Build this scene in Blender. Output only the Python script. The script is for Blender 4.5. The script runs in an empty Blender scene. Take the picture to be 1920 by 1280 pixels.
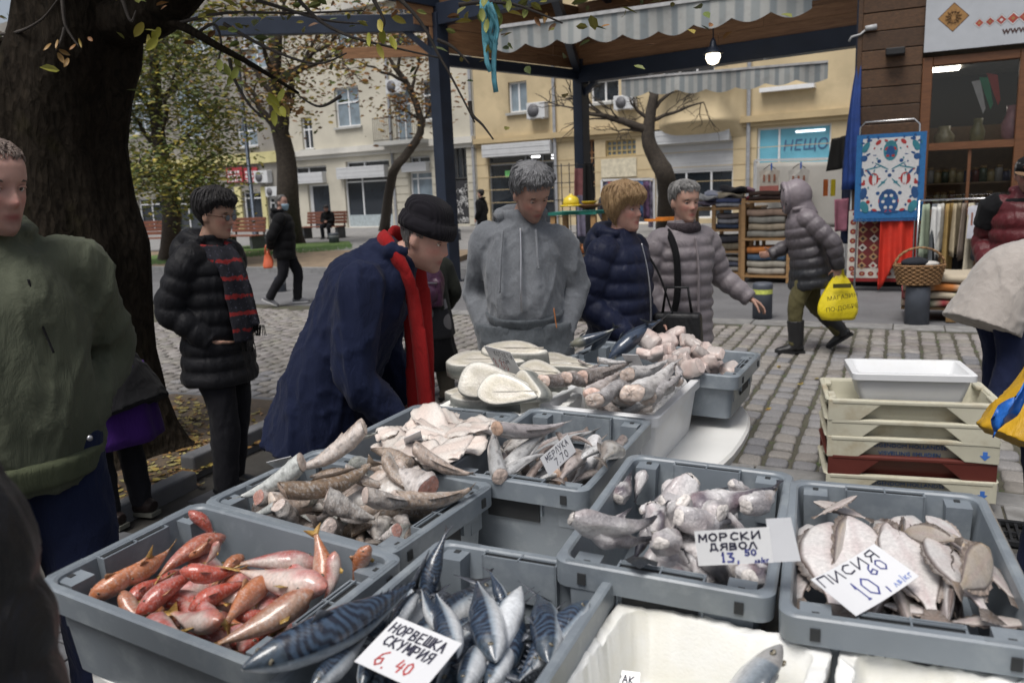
import bpy,bmesh,math,random
import numpy as np
from mathutils import Vector,Matrix,Quaternion
SC=bpy.context.scene
COL=SC.collection
R=math.radians
rnd=random.Random(7)
CH,CF=1.65,1493.0
_p,_r=R(10.8),R(2.4)
FWD=Vector((0,math.cos(_p),-math.sin(_p)))
_u0=Vector((1,0,0)).cross(FWD)
RIGHT=Vector((1,0,0))*math.cos(_r)-_u0*math.sin(_r)
UP=Vector((1,0,0))*math.sin(_r)+_u0*math.cos(_r)
cam=bpy.data.cameras.new('camera')
cam.sensor_width=36;cam.lens=CF*36/1920
cam.clip_start=0.05;cam.clip_end=500
cam.dof.use_dof=True;cam.dof.focus_distance=2.7;cam.dof.aperture_fstop=4.5
camo=bpy.data.objects.new('camera',cam);COL.objects.link(camo)
camo.matrix_world=Matrix(((RIGHT.x,UP.x,-FWD.x,0),(RIGHT.y,UP.y,-FWD.y,0),(RIGHT.z,UP.z,-FWD.z,CH),(0,0,0,1)))
SC.camera=camo
SUN_EL,SUN_AZ=R(64),R(215)
w=bpy.data.worlds.new('World');SC.world=w;w.use_nodes=True
nt=w.node_tree;bg=nt.nodes['Background']
sky=nt.nodes.new('ShaderNodeTexSky');sky.sky_type='NISHITA';sky.sun_disc=False
sky.sun_elevation=SUN_EL;sky.sun_rotation=SUN_AZ;sky.air_density=1.0;sky.dust_density=4.0;sky.ozone_density=1.0
hs=nt.nodes.new('ShaderNodeHueSaturation');hs.inputs['Saturation'].default_value=0.5
nt.links.new(sky.outputs[0],hs.inputs['Color']);nt.links.new(hs.outputs[0],bg.inputs[0])
bg.inputs[1].default_value=0.062
sl=bpy.data.lights.new('sun','SUN');sl.energy=1.5;sl.angle=R(28);sl.color=(1,.97,.93)
so=bpy.data.objects.new('sun',sl);COL.objects.link(so)
sd=Vector((math.sin(SUN_AZ)*math.cos(SUN_EL),math.cos(SUN_AZ)*math.cos(SUN_EL),math.sin(SUN_EL)))
so.rotation_euler=sd.to_track_quat('Z','Y').to_euler()
vs=SC.view_settings;vs.view_transform='Standard';vs.look='None';vs.gamma=1;vs.exposure=0.92;vs.use_curve_mapping=False
def ray(px,py):return FWD+RIGHT*((px-960)/CF)+UP*((640-py)/CF)
def gz(px,py,z=0.0):
 d=ray(px,py);t=(z-CH)/d.z;return Vector((0,0,CH))+d*t
def gy(px,py,Y):
 d=ray(px,py);return Vector((0,0,CH))+d*(Y/d.y)
def gplane(px,py,P,N):
 d=ray(px,py);t=(Vector(P)-Vector((0,0,CH))).dot(N)/d.dot(N);return Vector((0,0,CH))+d*t
SA=R(-26)
E1=Vector((math.cos(SA),math.sin(SA),0));E2=Vector((-math.sin(SA),math.cos(SA),0))
def uv(u,v,z=0.0):return E1*u+E2*v+Vector((0,0,z))
class MB:
 def __init__(s):s.v=[];s.f=[];s.m=[];s.s=[];s.uv={};s.c=[];s.n=0
 def add(s,V,F,mat=0,smooth=False,col=None,uvs=None):
  b=s.n;V=np.asarray(V,float).reshape(-1,3)
  s.v.append(V);s.n+=len(V)
  for i,f in enumerate(F):
   s.f.append([b+k for k in f]);s.m.append(mat);s.s.append(smooth)
  if col is None:col=(1,1,1)
  C=np.asarray(col,float)
  if C.ndim==1:C=np.tile(C,(len(V),1))
  U=np.zeros((len(V),2))if uvs is None else np.asarray(uvs,float)
  s.c.append(np.hstack([C,U]))
  return s
 def box(s,c,d,rz=0,mat=0,M=None,taper=1.0,col=None):
  x,y,z=[k/2 for k in d];t=taper
  V=np.array([(-x*t,-y*t,-z),(x*t,-y*t,-z),(x*t,y*t,-z),(-x*t,y*t,-z),(-x,-y,z),(x,-y,z),(x,y,z),(-x,y,z)])
  if M is not None:V=V@np.array(M.to_3x3()).T
  elif rz:
   a,b=math.cos(rz),math.sin(rz);V=V@np.array([[a,b,0],[-b,a,0],[0,0,1]])
  return s.add(V+np.array(c),[(0,3,2,1),(4,5,6,7),(0,1,5,4),(1,2,6,5),(2,3,7,6),(3,0,4,7)],mat,False,col)
 def bar(s,a,b,w,h=None,mat=0,up=(0,0,1),col=None):
  a=Vector(a);b=Vector(b);h=h or w;d=(b-a);L=d.length;d.normalize()
  u=Vector(up)
  if abs(d.dot(u))>.98:u=Vector((0,1,0))
  x=d.cross(u).normalized();y=x.cross(d)
  M=Matrix((x,d,y)).transposed()
  return s.box((a+b)/2,(w,L,h),M=M,mat=mat,col=col)
 def loft(s,rings,mat=0,smooth=True,caps=(True,True),col=None,closed=True,uvs=True):
  n=len(rings[0]);k=len(rings);V=np.concatenate([np.asarray(r,float)for r in rings])
  F=[]
  for i in range(k-1):
   for j in range(n if closed else n-1):
    j2=(j+1)%n
    F.append((i*n+j,i*n+j2,(i+1)*n+j2,(i+1)*n+j))
  if closed and caps[0]:F.append(tuple(range(n-1,-1,-1)))
  if closed and caps[1]:F.append(tuple((k-1)*n+j for j in range(n)))
  U=None
  if uvs:
   U=np.array([(i/(k-1),j/n)for i in range(k)for j in range(n)])
  return s.add(V,F,mat,smooth,col,U)
 def tube(s,path,rad,n=8,mat=0,smooth=True,caps=(True,True),flat=None,ref=None,col=None):
  P=[Vector(p)for p in path]
  rad=[rad]*len(P)if not hasattr(rad,'__len__')else rad
  rings=[];x=None
  for i,p in enumerate(P):
   d=(P[min(i+1,len(P)-1)]-P[max(i-1,0)])
   d=d.normalized()if d.length>1e-9 else Vector((0,0,1))
   if x is None:
    r=Vector(ref)if ref is not None else(Vector((0,0,1))if abs(d.z)<.9 else Vector((1,0,0)))
    x=r-d*r.dot(d);x.normalize()
   else:
    x=x-d*x.dot(d);x.normalize()
   y=d.cross(x)
   rr=rad[i];ra,rb=(rr if hasattr(rr,'__len__')else(rr,rr))
   rings.append([p+x*(ra*math.cos(2*math.pi*j/n))+y*(rb*math.sin(2*math.pi*j/n))for j in range(n)])
  return s.loft(rings,mat,smooth,caps,col)
 def ball(s,c,r,n=12,k=8,mat=0,M=None,col=None,smooth=True):
  rx,ry,rz=r if hasattr(r,'__len__')else(r,r,r)
  V=[(0,0,-rz)]
  for i in range(1,k):
   t=-math.pi/2+math.pi*i/k
   for j in range(n):a=2*math.pi*j/n;V.append((rx*math.cos(t)*math.cos(a),ry*math.cos(t)*math.sin(a),rz*math.sin(t)))
  V.append((0,0,rz));V=np.array(V)
  if M is not None:V=V@np.array(M.to_3x3()).T
  F=[(0,1+(j+1)%n,1+j)for j in range(n)]
  for i in range(k-2):
   for j in range(n):a=1+i*n;F.append((a+j,a+(j+1)%n,a+n+(j+1)%n,a+n+j))
  a=1+(k-2)*n;F+=[(a+j,a+(j+1)%n,a+n)for j in range(n)]
  return s.add(V+np.array(c),F,mat,smooth,col)
 def prism(s,poly,z0,z1,mat=0,M=None,off=(0,0,0)):
  n=len(poly);V=[(x,y,z0)for x,y in poly]+[(x,y,z1)for x,y in poly]
  V=np.array(V,float)
  if M is not None:V=V@np.array(M.to_3x3()).T
  F=[tuple(range(n-1,-1,-1)),tuple(range(n,2*n))]+[(i,(i+1)%n,n+(i+1)%n,n+i)for i in range(n)]
  return s.add(V+np.array(off),F,mat)
 def quad(s,a,b,c,d,mat=0,col=None):return s.add([a,b,c,d],[(0,1,2,3)],mat,False,col,[(0,0),(1,0),(1,1),(0,1)])
 def arr(s):return np.concatenate(s.v),np.concatenate(s.c)
 def mesh(s,name,mats,loc=None):
  me=bpy.data.meshes.new(name)
  V,C=s.arr()
  if loc is not None:V=V-np.array(loc)
  me.from_pydata(V.tolist(),[],s.f)
  for m in(mats if isinstance(mats,(list,tuple))else[mats]):me.materials.append(m)
  me.polygons.foreach_set('material_index',s.m);me.polygons.foreach_set('use_smooth',s.s)
  if True:
   a=me.color_attributes.new('Col','FLOAT_COLOR','POINT')
   a.data.foreach_set('color',np.hstack([C[:,:3],np.ones((len(C),1))]).ravel())
  if C[:,3:].any():
   li=np.zeros(len(me.loops),int);me.loops.foreach_get('vertex_index',li)
   u=me.uv_layers.new(name='UVMap');u.data.foreach_set('uv',C[li,3:].ravel())
  me.update()
  return me
 def build(s,name,mats,parent=None,loc=None):
  o=bpy.data.objects.new(name,s.mesh(name,mats,loc));COL.objects.link(o)
  if loc is not None:o.location=loc
  if parent is not None:o.parent=parent
  return o
def tag(o,label=None,cat=None,group=None,kind=None):
 if label:o['label']=label
 if cat:o['category']=cat
 if group:o['group']=group
 if kind:o['kind']=kind
 return o
def thing(name,label,cat,loc=(0,0,0),rz=0,group=None):
 o=bpy.data.objects.new(name,None);COL.objects.link(o);o.location=loc;o.rotation_euler=(0,0,rz)
 o.empty_display_size=.1
 return tag(o,label,cat,group)
def copy_tree(o,parent=None,label=None):
 c=o.copy();COL.objects.link(c);c.parent=parent
 if label:c['label']=label
 for ch in o.children:copy_tree(ch,c)
 return c
def bevel(o,w=.004,seg=2):
 m=o.modifiers.new('bevel','BEVEL');m.width=w;m.segments=seg;m.limit_method='ANGLE';m.angle_limit=R(35);m.harden_normals=False
 return o
class NT:
 def __init__(s,name):
  s.m=bpy.data.materials.new(name);s.m.use_nodes=True;s.t=s.m.node_tree;s.b=s.t.nodes['Principled BSDF']
 def n(s,typ,**k):
  nd=s.t.nodes.new('ShaderNode'+typ)
  for a,v in k.items():
   if a in nd.inputs:nd.inputs[a].default_value=v
   else:setattr(nd,a,v)
  return nd
 def l(s,a,b):s.t.links.new(a,b)
 def mix(s,fac,a,b,mode='MIX'):
  m=s.t.nodes.new('ShaderNodeMix');m.data_type='RGBA';m.blend_type=mode
  for sock,v in((m.inputs[0],fac),(m.inputs[6],a),(m.inputs[7],b)):
   if hasattr(v,'is_output'):s.l(v,sock)
   elif hasattr(v,'__len__'):sock.default_value=(*v[:3],1)
   else:sock.default_value=v
  return m.outputs[2]
 def ramp(s,fac,stops):
  r=s.t.nodes.new('ShaderNodeValToRGB');e=r.color_ramp.elements
  while len(e)<len(stops):e.new(.5)
  for k,(p,c)in zip(e,stops):
   k.position=p;k.color=(*c,1)if hasattr(c,'__len__')else(c,c,c,1)
  s.l(fac,r.inputs[0]);return r.outputs[0]
 def math(s,op,a,b=0.0,c=0.0):
  m=s.t.nodes.new('ShaderNodeMath');m.operation=op
  for sock,v in zip(m.inputs,(a,b,c)):
   if hasattr(v,'is_output'):s.l(v,sock)
   else:sock.default_value=v
  return m.outputs[0]
 def coords(s,scale=(1,1,1),rnd_off=True,kind='Object'):
  tc=s.n('TexCoord');o=tc.outputs[kind]
  if rnd_off:
   oi=s.n('ObjectInfo');va=s.n('VectorMath',operation='MULTIPLY_ADD')
   s.l(oi.outputs['Random'],va.inputs[0]);va.inputs[1].default_value=(37,61,23);s.l(o,va.inputs[2]);o=va.outputs[0]
  mp=s.n('Mapping');mp.inputs['Scale'].default_value=scale;s.l(o,mp.inputs[0]);return mp.outputs[0]
 def noise(s,vec,scale,detail=3.0,rough=.55,dist=0.0):
  k=s.n('TexNoise',Scale=scale,Detail=detail,Roughness=rough,Distortion=dist);s.l(vec,k.inputs['Vector']);return k.outputs[0]
 def bump(s,h,strength=.3,dist=.01,prev=None):
  b=s.n('Bump',Strength=strength,Distance=dist);s.l(h,b.inputs['Height'])
  if prev is not None:s.l(prev,b.inputs['Normal'])
  return b.outputs[0]
 def vcol(s):
  a=s.n('Attribute',attribute_name='Col');return a.outputs['Color']
 def fin(s,col=None,rough=None,normal=None,**k):
  b=s.b
  for nm,v in(('Base Color',col),('Roughness',rough),('Normal',normal)):
   if v is None:continue
   if hasattr(v,'is_output'):s.l(v,b.inputs[nm])
   elif hasattr(v,'__len__'):b.inputs[nm].default_value=(*v[:3],1)
   else:b.inputs[nm].default_value=v
  for a,v in k.items():
   nm=a.replace('_',' ')
   if hasattr(v,'is_output'):s.l(v,b.inputs[nm])
   else:b.inputs[nm].default_value=v
  return s.m
_mc={}
def M(name,col,rough=.6,var=.2,scale=8,bump=.15,bscale=60,bdist=.004,metal=0,spec=.5,stretch=(1,1,1),objvar=0,vcol=False,dirt=0,dcol=(.08,.06,.04),dscale=5,**k):
 if name in _mc:return _mc[name]
 t=NT(name);v=t.coords(stretch)
 f=t.noise(v,scale,4)
 c0=tuple(max(0,x*(1-var))for x in col);c1=tuple(min(1,x*(1+var))for x in col)
 c=t.ramp(f,[(.3,c0),(.7,c1)])
 if vcol:c=t.mix(1.0,c,t.vcol(),'MULTIPLY')
 if dirt:
  d=t.ramp(t.noise(v,dscale,5,.65),[(.5,0.0),(.72,1.0)]);c=t.mix(t.math('MULTIPLY',d,dirt),c,dcol)
 if objvar:
  oi=t.n('ObjectInfo');h=t.n('HueSaturation');t.l(t.math('MULTIPLY_ADD',oi.outputs['Random'],2*objvar,1-objvar),h.inputs['Value']);t.l(c,h.inputs['Color']);c=h.outputs[0]
 nrm=None
 if bump:nrm=t.bump(t.noise(v,bscale,4),bump,bdist)
 ro=t.math('MULTIPLY_ADD',f,.2,rough-.1)
 kk={'Metallic':metal,'Specular IOR Level':spec};kk.update({a.replace('_',' '):b for a,b in k.items()})
 m=t.fin(c,ro,nrm)
 for a,b in kk.items():t.b.inputs[a].default_value=b
 _mc[name]=m;return m
def fbm(P,f=1.0,seed=0,oct=3):
 """cheap vectorised smooth noise about 0, +-1"""
 P=np.asarray(P,float)*f;r=np.random.default_rng(seed);out=np.zeros(len(P));a=1.0;tot=0
 for o in range(oct):
  for k in range(3):
   d=r.normal(size=3);d/=np.linalg.norm(d);d2=r.normal(size=3);d2/=np.linalg.norm(d2)
   out+=a/3*np.sin(P@d*(2**o)*2.1+r.uniform(0,6.28)+1.3*np.sin(P@d2*(2**o)*1.7+r.uniform(0,6.28)))
  tot+=a;a*=.5
 return out/tot*1.6
def ground_mat(name,c0,c1,rough=.85,sc=1.2,bs=90,bump=.4,speck=None):
 t=NT(name);v=t.coords(kind='Object',rnd_off=False)
 c=t.ramp(t.noise(v,sc,6,.6),[(.3,c0),(.7,c1)])
 g=t.noise(v,bs,2)
 c=t.mix(.35,c,t.ramp(g,[(.3,.25),(.7,.8)]),'OVERLAY')
 if speck:
  c=t.mix(t.ramp(t.noise(v,7,5,.7),[(.56,0.0),(.66,1.0)]),c,speck)
 return t.fin(c,rough,t.bump(g,bump,.006))
asphalt_m=ground_mat('asphalt_mat',(.1,.1,.104),(.15,.15,.155))
pave_m=ground_mat('pavement_mat',(.17,.168,.165),(.25,.245,.24),sc=2.5)
soil_m=ground_mat('soil_mat',(.06,.042,.028),(.13,.1,.07),bs=40,bump=.9,speck=(.2,.13,.05))
moss_m=ground_mat('joint_mat',(.05,.045,.035),(.085,.08,.055),bs=50,bump=.8,speck=(.055,.085,.022))
gm=MB();gm.quad((-250,-40,-.03),(250,-40,-.03),(250,320,-.03),(-250,320,-.03))
tag(gm.build('ground',asphalt_m),kind='structure')
def flat(name,m,u0,u1,v0,v1,z0,z1,kind='structure',parent=None):
 b=MB();b.prism([tuple(uv(u,v)[:2])for u,v in((u0,v0),(u1,v0),(u1,v1),(u0,v1))],z0,z1)
 o=b.build(name,m,parent)
 if kind:tag(o,kind=kind)
 return o
flat('street',asphalt_m,-40,40,9.75,14.0,-.03,-.004)
cob=flat('cobbled_pavement',moss_m,-14,9,4.62,9.4,-.03,-.012)
edge=flat('stone_border',moss_m,-14,9,4.22,4.62,-.03,-.014);edge2=flat('stone_border',moss_m,-14,9,9.4,9.75,-.03,-.014)
plaza=flat('paved_yard',M('yard_joint',(.05,.046,.04),.9,.3,6,.5),-8,8,-6,3.93,-.04,-.016)
stone_t=NT('cobble_stone');v=stone_t.coords()
oi=stone_t.n('ObjectInfo');gi=stone_t.n('NewGeometry')
c=stone_t.ramp(stone_t.noise(v,14,5,.6),[(.3,(.18,.175,.172)),(.7,(.28,.27,.26))])
c=stone_t.mix(1.0,c,stone_t.vcol(),'MULTIPLY')
cv=stone_t.ramp(oi.outputs['Random'],[(0,(.74,.76,.82)),(.35,(1,1,1.02)),(.7,(1.05,1,.93)),(1,(.9,.86,.82))])
c=stone_t.mix(1.0,c,cv,'MULTIPLY')
cobble_m=stone_t.fin(c,stone_t.math('MULTIPLY_ADD',stone_t.noise(v,20),.3,.5),stone_t.bump(stone_t.noise(v,60,4),.5,.006))
def stone_verts(w,l,h,r,seed,n=16):
 """a worn stone: rounded superellipse top, slightly domed"""
 q=random.Random(seed);rings=[]
 ph=[q.uniform(-1,1)for _ in range(6)]
 for k,(s,z)in enumerate(((1.0,-h),(1.0,-.012),(.965,-.002),(.86,.004),(.45,.0075))):
  rg=[]
  for j in range(n):
   a=2*math.pi*j/n;ca,sa=math.cos(a),math.sin(a);e=r
   x=math.copysign(abs(ca)**e,ca);y=math.copysign(abs(sa)**e,sa)
   wob=1+.035*math.sin(2*a+ph[0]*3)+.03*math.sin(3*a+ph[1]*3)+.02*math.sin(5*a+ph[2]*3)
   rg.append((x*w/2*s*wob,y*l/2*s*wob,z+.003*ph[3]*x+.003*ph[4]*y))
  rings.append(rg)
 return rings
protos=[]
for k in range(8):
 b=MB();b.loft(stone_verts(1,1,.03,.42,k),caps=(False,True));protos.append(b.mesh('cobblestone',cobble_m))
cands=[]
PW,PL=.152,.168
q=random.Random(3)
for i in range(-62,54):
 u=i*PW+.02;off=q.uniform(0,PL);v0=4.64+PL/2
 vv=v0-q.uniform(0,.03)
 while vv<9.36:
  L=PL*q.uniform(.86,1.14)
  if vv+L/2<9.4:
   P=uv(u+q.uniform(-.006,.006),vv)
   d=P.length
   vx=(P.x)/max(P.y,.1)
   cands.append((d,P,PW*q.uniform(.84,.9),L-.016-q.uniform(0,.006),q.random()))
  vv+=L
def in_view(P):
 v_=P-Vector((0,0,CH));z=v_.dot(FWD)
 x=960+CF*v_.dot(RIGHT)/z;y=640-CF*v_.dot(UP)/z
 return x,y
def vis_cobble(P):
 x,y=in_view(P)
 return(x>1300 and x<1925 and y<900 and not(1540<x<1880 and y>690))or(540>x>260 and y<740)or(840<x<900)or(1060<x<1110 and y<640)or(700<x<860 and y>690)
cands.sort(key=lambda t:(not vis_cobble(t[1]),t[0]))
stuff=MB()
for k,(d,P,w_,l_,rr)in enumerate(cands):
 if k<300:
  o=bpy.data.objects.new('cobblestone',protos[k%8]);COL.objects.link(o);o.parent=cob
  o.location=P+Vector((0,0,.002*rr));o.rotation_euler=((rr-.5)*.04,(rr*7%1-.5)*.04,SA+(rr*13%1-.5)*.07);o.scale=(w_,l_,1)
 else:
  x,y=in_view(P)
  if x<-150 or x>2100:continue
  rg=stone_verts(w_,l_,.03,.42,k,8)
  M3=np.array(Matrix.Rotation(SA+(rr*13%1-.5)*.07,3,'Z')).T
  g_=.8+.35*rr
  stuff.loft([np.array(r_)@M3+np.array(P)for r_ in rg[1:]],caps=(False,True),col=(g_,g_*(.98+.04*(rr*5%1)),g_*(.95+.1*(rr*3%1))))
tag(stuff.build('cobblestones',cobble_m,cob),kind='stuff')
slab_m=M('slab_stone',(.2,.197,.192),.75,.25,9,.3,70,objvar=.12,dirt=.5,dcol=(.09,.08,.065))
dark_slab=M('paver_stone',(.088,.09,.096),.7,.25,9,.35,70,objvar=.15,dirt=.4,dcol=(.05,.045,.04))
def slab(parent,u0,u1,v0,v1,m,top=0.0,h=.03,name='paving_slab',g=.005):
 b=MB();du,dv=(u1-u0)/2-g,(v1-v0)/2-g
 b.prism([(-du,-dv),(du,-dv),(du,dv),(-du,dv)],-h,0)
 o=b.build(name,m,parent);o.location=uv((u0+u1)/2,(v0+v1)/2,top+q.uniform(-.002,.002));o.rotation_euler=(q.uniform(-.006,.006),q.uniform(-.006,.006),SA)
 bevel(o,.006,2);return o
u=-7.0
while u<5:
 L=q.uniform(.42,.55);slab(edge,u,u+L,4.43,4.62,slab_m,.001)
 slab(edge,u+.2,u+.2+L,4.23,4.43,slab_m,.001);u+=L
u=-7.5
while u<7.5:
 slab(edge2,u,u+.5,9.41,9.74,slab_m,.001);u+=.5
for i in range(-12,8):
 for j in range(0,8):
  u0=i*.42+(.21 if j%2 else 0);v0=3.86-(j+1)*.42
  x,y=in_view(uv(u0,v0))
  if u0>-3.6 and v0>.6 and-300<x<2300:slab(plaza,u0,u0+.42,v0,v0+.42,dark_slab,-.004,name='paver')
gr=thing('drain_grate','black slotted iron drainage grate running along the cobbled pavement edge','drain grate')
gmx=M('grate_iron',(.03,.031,.034),.55,.3,20,.2,metal=.6)
fr=MB()
for vv in(3.96,4.2):fr.bar(uv(-6,vv,-.001),uv(5,vv,-.001),.025,.02)
fr.bar(uv(-6,4.08,-.004),uv(5,4.08,-.004),.014,.014)
fr.build('frame',gmx,gr)
bb=MB();u=-6
while u<5:
 bb.bar(uv(u,3.97,-.003),uv(u,4.19,-.003),.012,.014);u+=.034
tag(bb.build('grate_bars',gmx,gr),kind='stuff')
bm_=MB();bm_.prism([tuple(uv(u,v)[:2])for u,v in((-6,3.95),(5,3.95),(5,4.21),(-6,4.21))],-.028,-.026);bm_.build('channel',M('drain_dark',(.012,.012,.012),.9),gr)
kerb_m=M('kerb_stone',(.13,.132,.138),.7,.2,10,.3,80,objvar=.12,dirt=.4)
pit=MB();pitc=[gz(150,1010),gz(392,885),gz(560,806),gz(585,792),gz(520,758),gz(330,745),gz(-400,800),gz(-500,1010)]
pit.add([(p.x,p.y,.035)for p in pitc],[tuple(range(len(pitc)))]);pit.add([(p.x,p.y,-.02)for p in pitc],[tuple(range(len(pitc)))[::-1]])
soil=tag(pit.build('tree_pit',soil_m),kind='structure')
def kerbstone(a,b,w_,h,z=0.0,parent=None):
 a=Vector(a);b=Vector(b);d=b-a;L=d.length
 k=MB();k.box((0,0,h/2-.02),(L-.012,w_,h+.04));o=k.build('kerb_stone',kerb_m,parent);o.location=((a.x+b.x)/2,(a.y+b.y)/2,z);o.rotation_euler=(0,0,math.atan2(d.y,d.x));bevel(o,.015,3);return o
kerb=MB();kerb.box((0,0,0),(.02,.02,.02));
def kerbline(pts,w_=.11,h=.1,L=.9):
 for a,b in zip(pts[:-1],pts[1:]):
  n=max(1,round((b-a).length/L))
  for i in range(n):kerbstone(a+(b-a)*i/n,a+(b-a)*(i+1)/n,w_,h,parent=soil)
kerbline([gz(150,1010),gz(360,906)],h=.085);kerbline([gz(352,893),gz(575,790)],h=.13)
kerbline([gz(585,790),gz(515,755)],h=.03);kerbline([gz(515,752),gz(300,740)],h=.02)
leaf_m=NT('fallen_leaf_mat');oi=leaf_m.vcol();leaf_m=leaf_m.fin(oi,.6)
fl=MB()
def leafpoly(b,P,s,rz,tilt,col):
 Mx=Matrix.Rotation(rz,3,'Z')@Matrix.Rotation(tilt,3,'X')
 pts=[(-.5,0,.06),(-.2,.2,.0),(.2,.17,0),(.5,0,.1),(.2,-.17,0),(-.2,-.2,0)]
 V=[P+Mx@(Vector(p)*s)for p in pts]
 b.add(V,[(0,5,1),(1,5,4,2),(2,4,3)],0,False,col)
LC=[(.32,.24,.05),(.28,.15,.04),(.2,.11,.04),(.38,.3,.08),(.16,.1,.05),(.3,.26,.1)]
for k in range(900):
 t_=q.random();i=q.randrange(3)
 P=pitc[1].lerp(pitc[5],q.random()).lerp(pitc[0].lerp(pitc[3],q.random()),q.random());P.z=.037+q.random()*.012
 leafpoly(fl,P,q.uniform(.03,.075),q.uniform(0,6.3),q.uniform(-.5,.5),q.choice(LC))
tag(fl.build('leaf_litter',leaf_m),'scattered yellow and brown fallen leaves round the big tree','leaves',kind='stuff')
for px,py in((1386,802),(1365,809),(1500,722),(1530,712),(375,912),(318,932),(318,990),(1440,770),(1460,690),(470,632),(505,610),(1540,615)):
 b=MB();leafpoly(b,Vector((0,0,.012)),.07,q.uniform(0,6),.1,q.choice(LC));leafpoly(b,Vector((.01,.01,.016)),.05,q.uniform(0,6),.2,q.choice(LC))
 o=b.build('fallen_leaf',leaf_m);o.location=gz(px,py,.002);tag(o,'dry curled leaf lying on the paving','leaf','single fallen leaves on the paving')
grass_t=ground_mat('grass_ground',(.05,.09,.02),(.09,.15,.035),bs=60,bump=.9)
def gpoly(name,m,pts,z,h=.03):
 b=MB();b.prism([(p.x,p.y)for p in pts],z-h,z);return tag(b.build(name,m),kind='structure')
gpoly('park_kerb',M('far_kerb',(.2,.2,.2),.8),[uv(-40,14.0),uv(4,14.0),uv(4,14.2),uv(-40,14.2)],.12,.16)
gpoly('park_soil',M('park_soil_mat',(.2,.15,.1),.95,.3,3),[uv(-40,14.2),uv(-9,14.2),uv(-10,19),uv(-40,19)],.1,.14)
gpoly('lawn',grass_t,[gz(278,497),gz(420,480),gz(660,467),gz(655,459),gz(480,466),gz(284,487)],.13,.15)
gpoly('pavement',pave_m,[uv(-60,19),uv(40,16.5),uv(40,60),uv(-60,60)],.09,.13)
gb=MB()
for k in range(2500):
 a=q.random();P=gz(280+380*a,(497-30*a)-8*q.random(),.12);P.z=.12
 s=q.uniform(.05,.12);dx=q.uniform(-.05,.05);c=q.uniform(.7,1.3)
 gb.add([P,P+Vector((.02,0,0)),P+Vector((dx,.02,s))],[(0,1,2)],0,False,(.06*c,.12*c,.025*c))
tag(gb.build('grass',leaf_m),'short green grass strip behind the standing people','grass',kind='stuff')
FD=Vector((.839,-.545,0)).normalized();FN=Vector((FD.y,-FD.x,0));FP=Vector((-7.5,40,0))
def fs(px,py):
 P=gplane(px,py,FP,FN);return(P-FP).dot(FD),P.z
def fw(s,z,out=0.0):return FP+FD*s+FN*out+Vector((0,0,z))
def rect(x0,y0,x1,y1):
 a=fs(x0,y0);b=fs(x1,y1);c=fs(x0,y1);d=fs(x1,y0)
 return((a[0]+c[0])/2,(b[0]+d[0])/2,(b[1]+c[1])/2,(a[1]+d[1])/2)
FROT=math.atan2(FD.y,FD.x)
def fbox(b,s0,s1,z0,z1,o0,o1,mat=0):
 c=fw((s0+s1)/2,(z0+z1)/2,(o0+o1)/2);return b.box(c,(abs(s1-s0),abs(o1-o0),abs(z1-z0)),rz=FROT,mat=mat)
white_pvc=M('white_pvc',(.72,.73,.74),.4,.04,6,.02)
glass_d=M('window_glass',(.02,.026,.034),.06,.4,.7,0,spec=.9)
glass_c=M('curtained_glass',(.2,.25,.29),.1,.35,1.5,0,spec=.8)
metal_w=M('roller_metal',(.55,.56,.57),.5,.06,4,.05,metal=.1)
def wall_mat(name,col,var=.12,dirt=.5,dcol=None):
 return M(name,col,.85,var,.6,.35,25,.01,dirt=dirt,dcol=dcol or tuple(c*.6 for c in col),dscale=.5)
cream=wall_mat('cream_render',(.50,.47,.39));cream_hi=wall_mat('pale_render',(.56,.545,.5),dirt=.6);yellow=wall_mat('ochre_render',(.52,.42,.26),.14,.6)
grey_old=wall_mat('grey_render',(.25,.235,.21));lemon=wall_mat('lemon_render',(.55,.5,.25))
trim_y=wall_mat('ochre_trim',(.45,.35,.2));stone_g=wall_mat('sill_stone',(.4,.4,.38))
dark_in=M('dark_interior',(.02,.02,.022),.9)
def facade(root,m,s0,s1,H,holes,z0=0.0):
 S=sorted({s0,s1,*[min(max(h[0],s0),s1)for h in holes],*[min(max(h[1],s0),s1)for h in holes]})
 Z=sorted({z0,H,*[max(h[2],z0)for h in holes],*[min(h[3],H)for h in holes]})
 b=MB()
 for i in range(len(S)-1):
  for j in range(len(Z)-1):
   if S[i+1]-S[i]<1e-6 or Z[j+1]-Z[j]<1e-6:continue
   cs,cz=(S[i]+S[i+1])/2,(Z[j]+Z[j+1])/2
   if any(h[0]<cs<h[1]and h[2]<cz<h[3]for h in holes):continue
   b.quad(fw(S[i],Z[j]),fw(S[i+1],Z[j]),fw(S[i+1],Z[j+1]),fw(S[i],Z[j+1]))
 for a0,a1,b0,b1 in holes:
  D=-.22
  b.quad(fw(a0,b0),fw(a0,b1),fw(a0,b1,D),fw(a0,b0,D));b.quad(fw(a1,b0,D),fw(a1,b1,D),fw(a1,b1),fw(a1,b0))
  b.quad(fw(a0,b1),fw(a1,b1),fw(a1,b1,D),fw(a0,b1,D));b.quad(fw(a0,b0,D),fw(a1,b0,D),fw(a1,b0),fw(a0,b0))
 for s in(s0,s1):b.quad(fw(s,z0),fw(s,H),fw(s,H,-9),fw(s,z0,-9))
 b.quad(fw(s0,H),fw(s1,H),fw(s1,H,-9),fw(s0,H,-9));b.quad(fw(s0,z0,-9),fw(s1,z0,-9),fw(s1,H,-9),fw(s0,H,-9))
 return b.build('wall',m,root)
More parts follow.
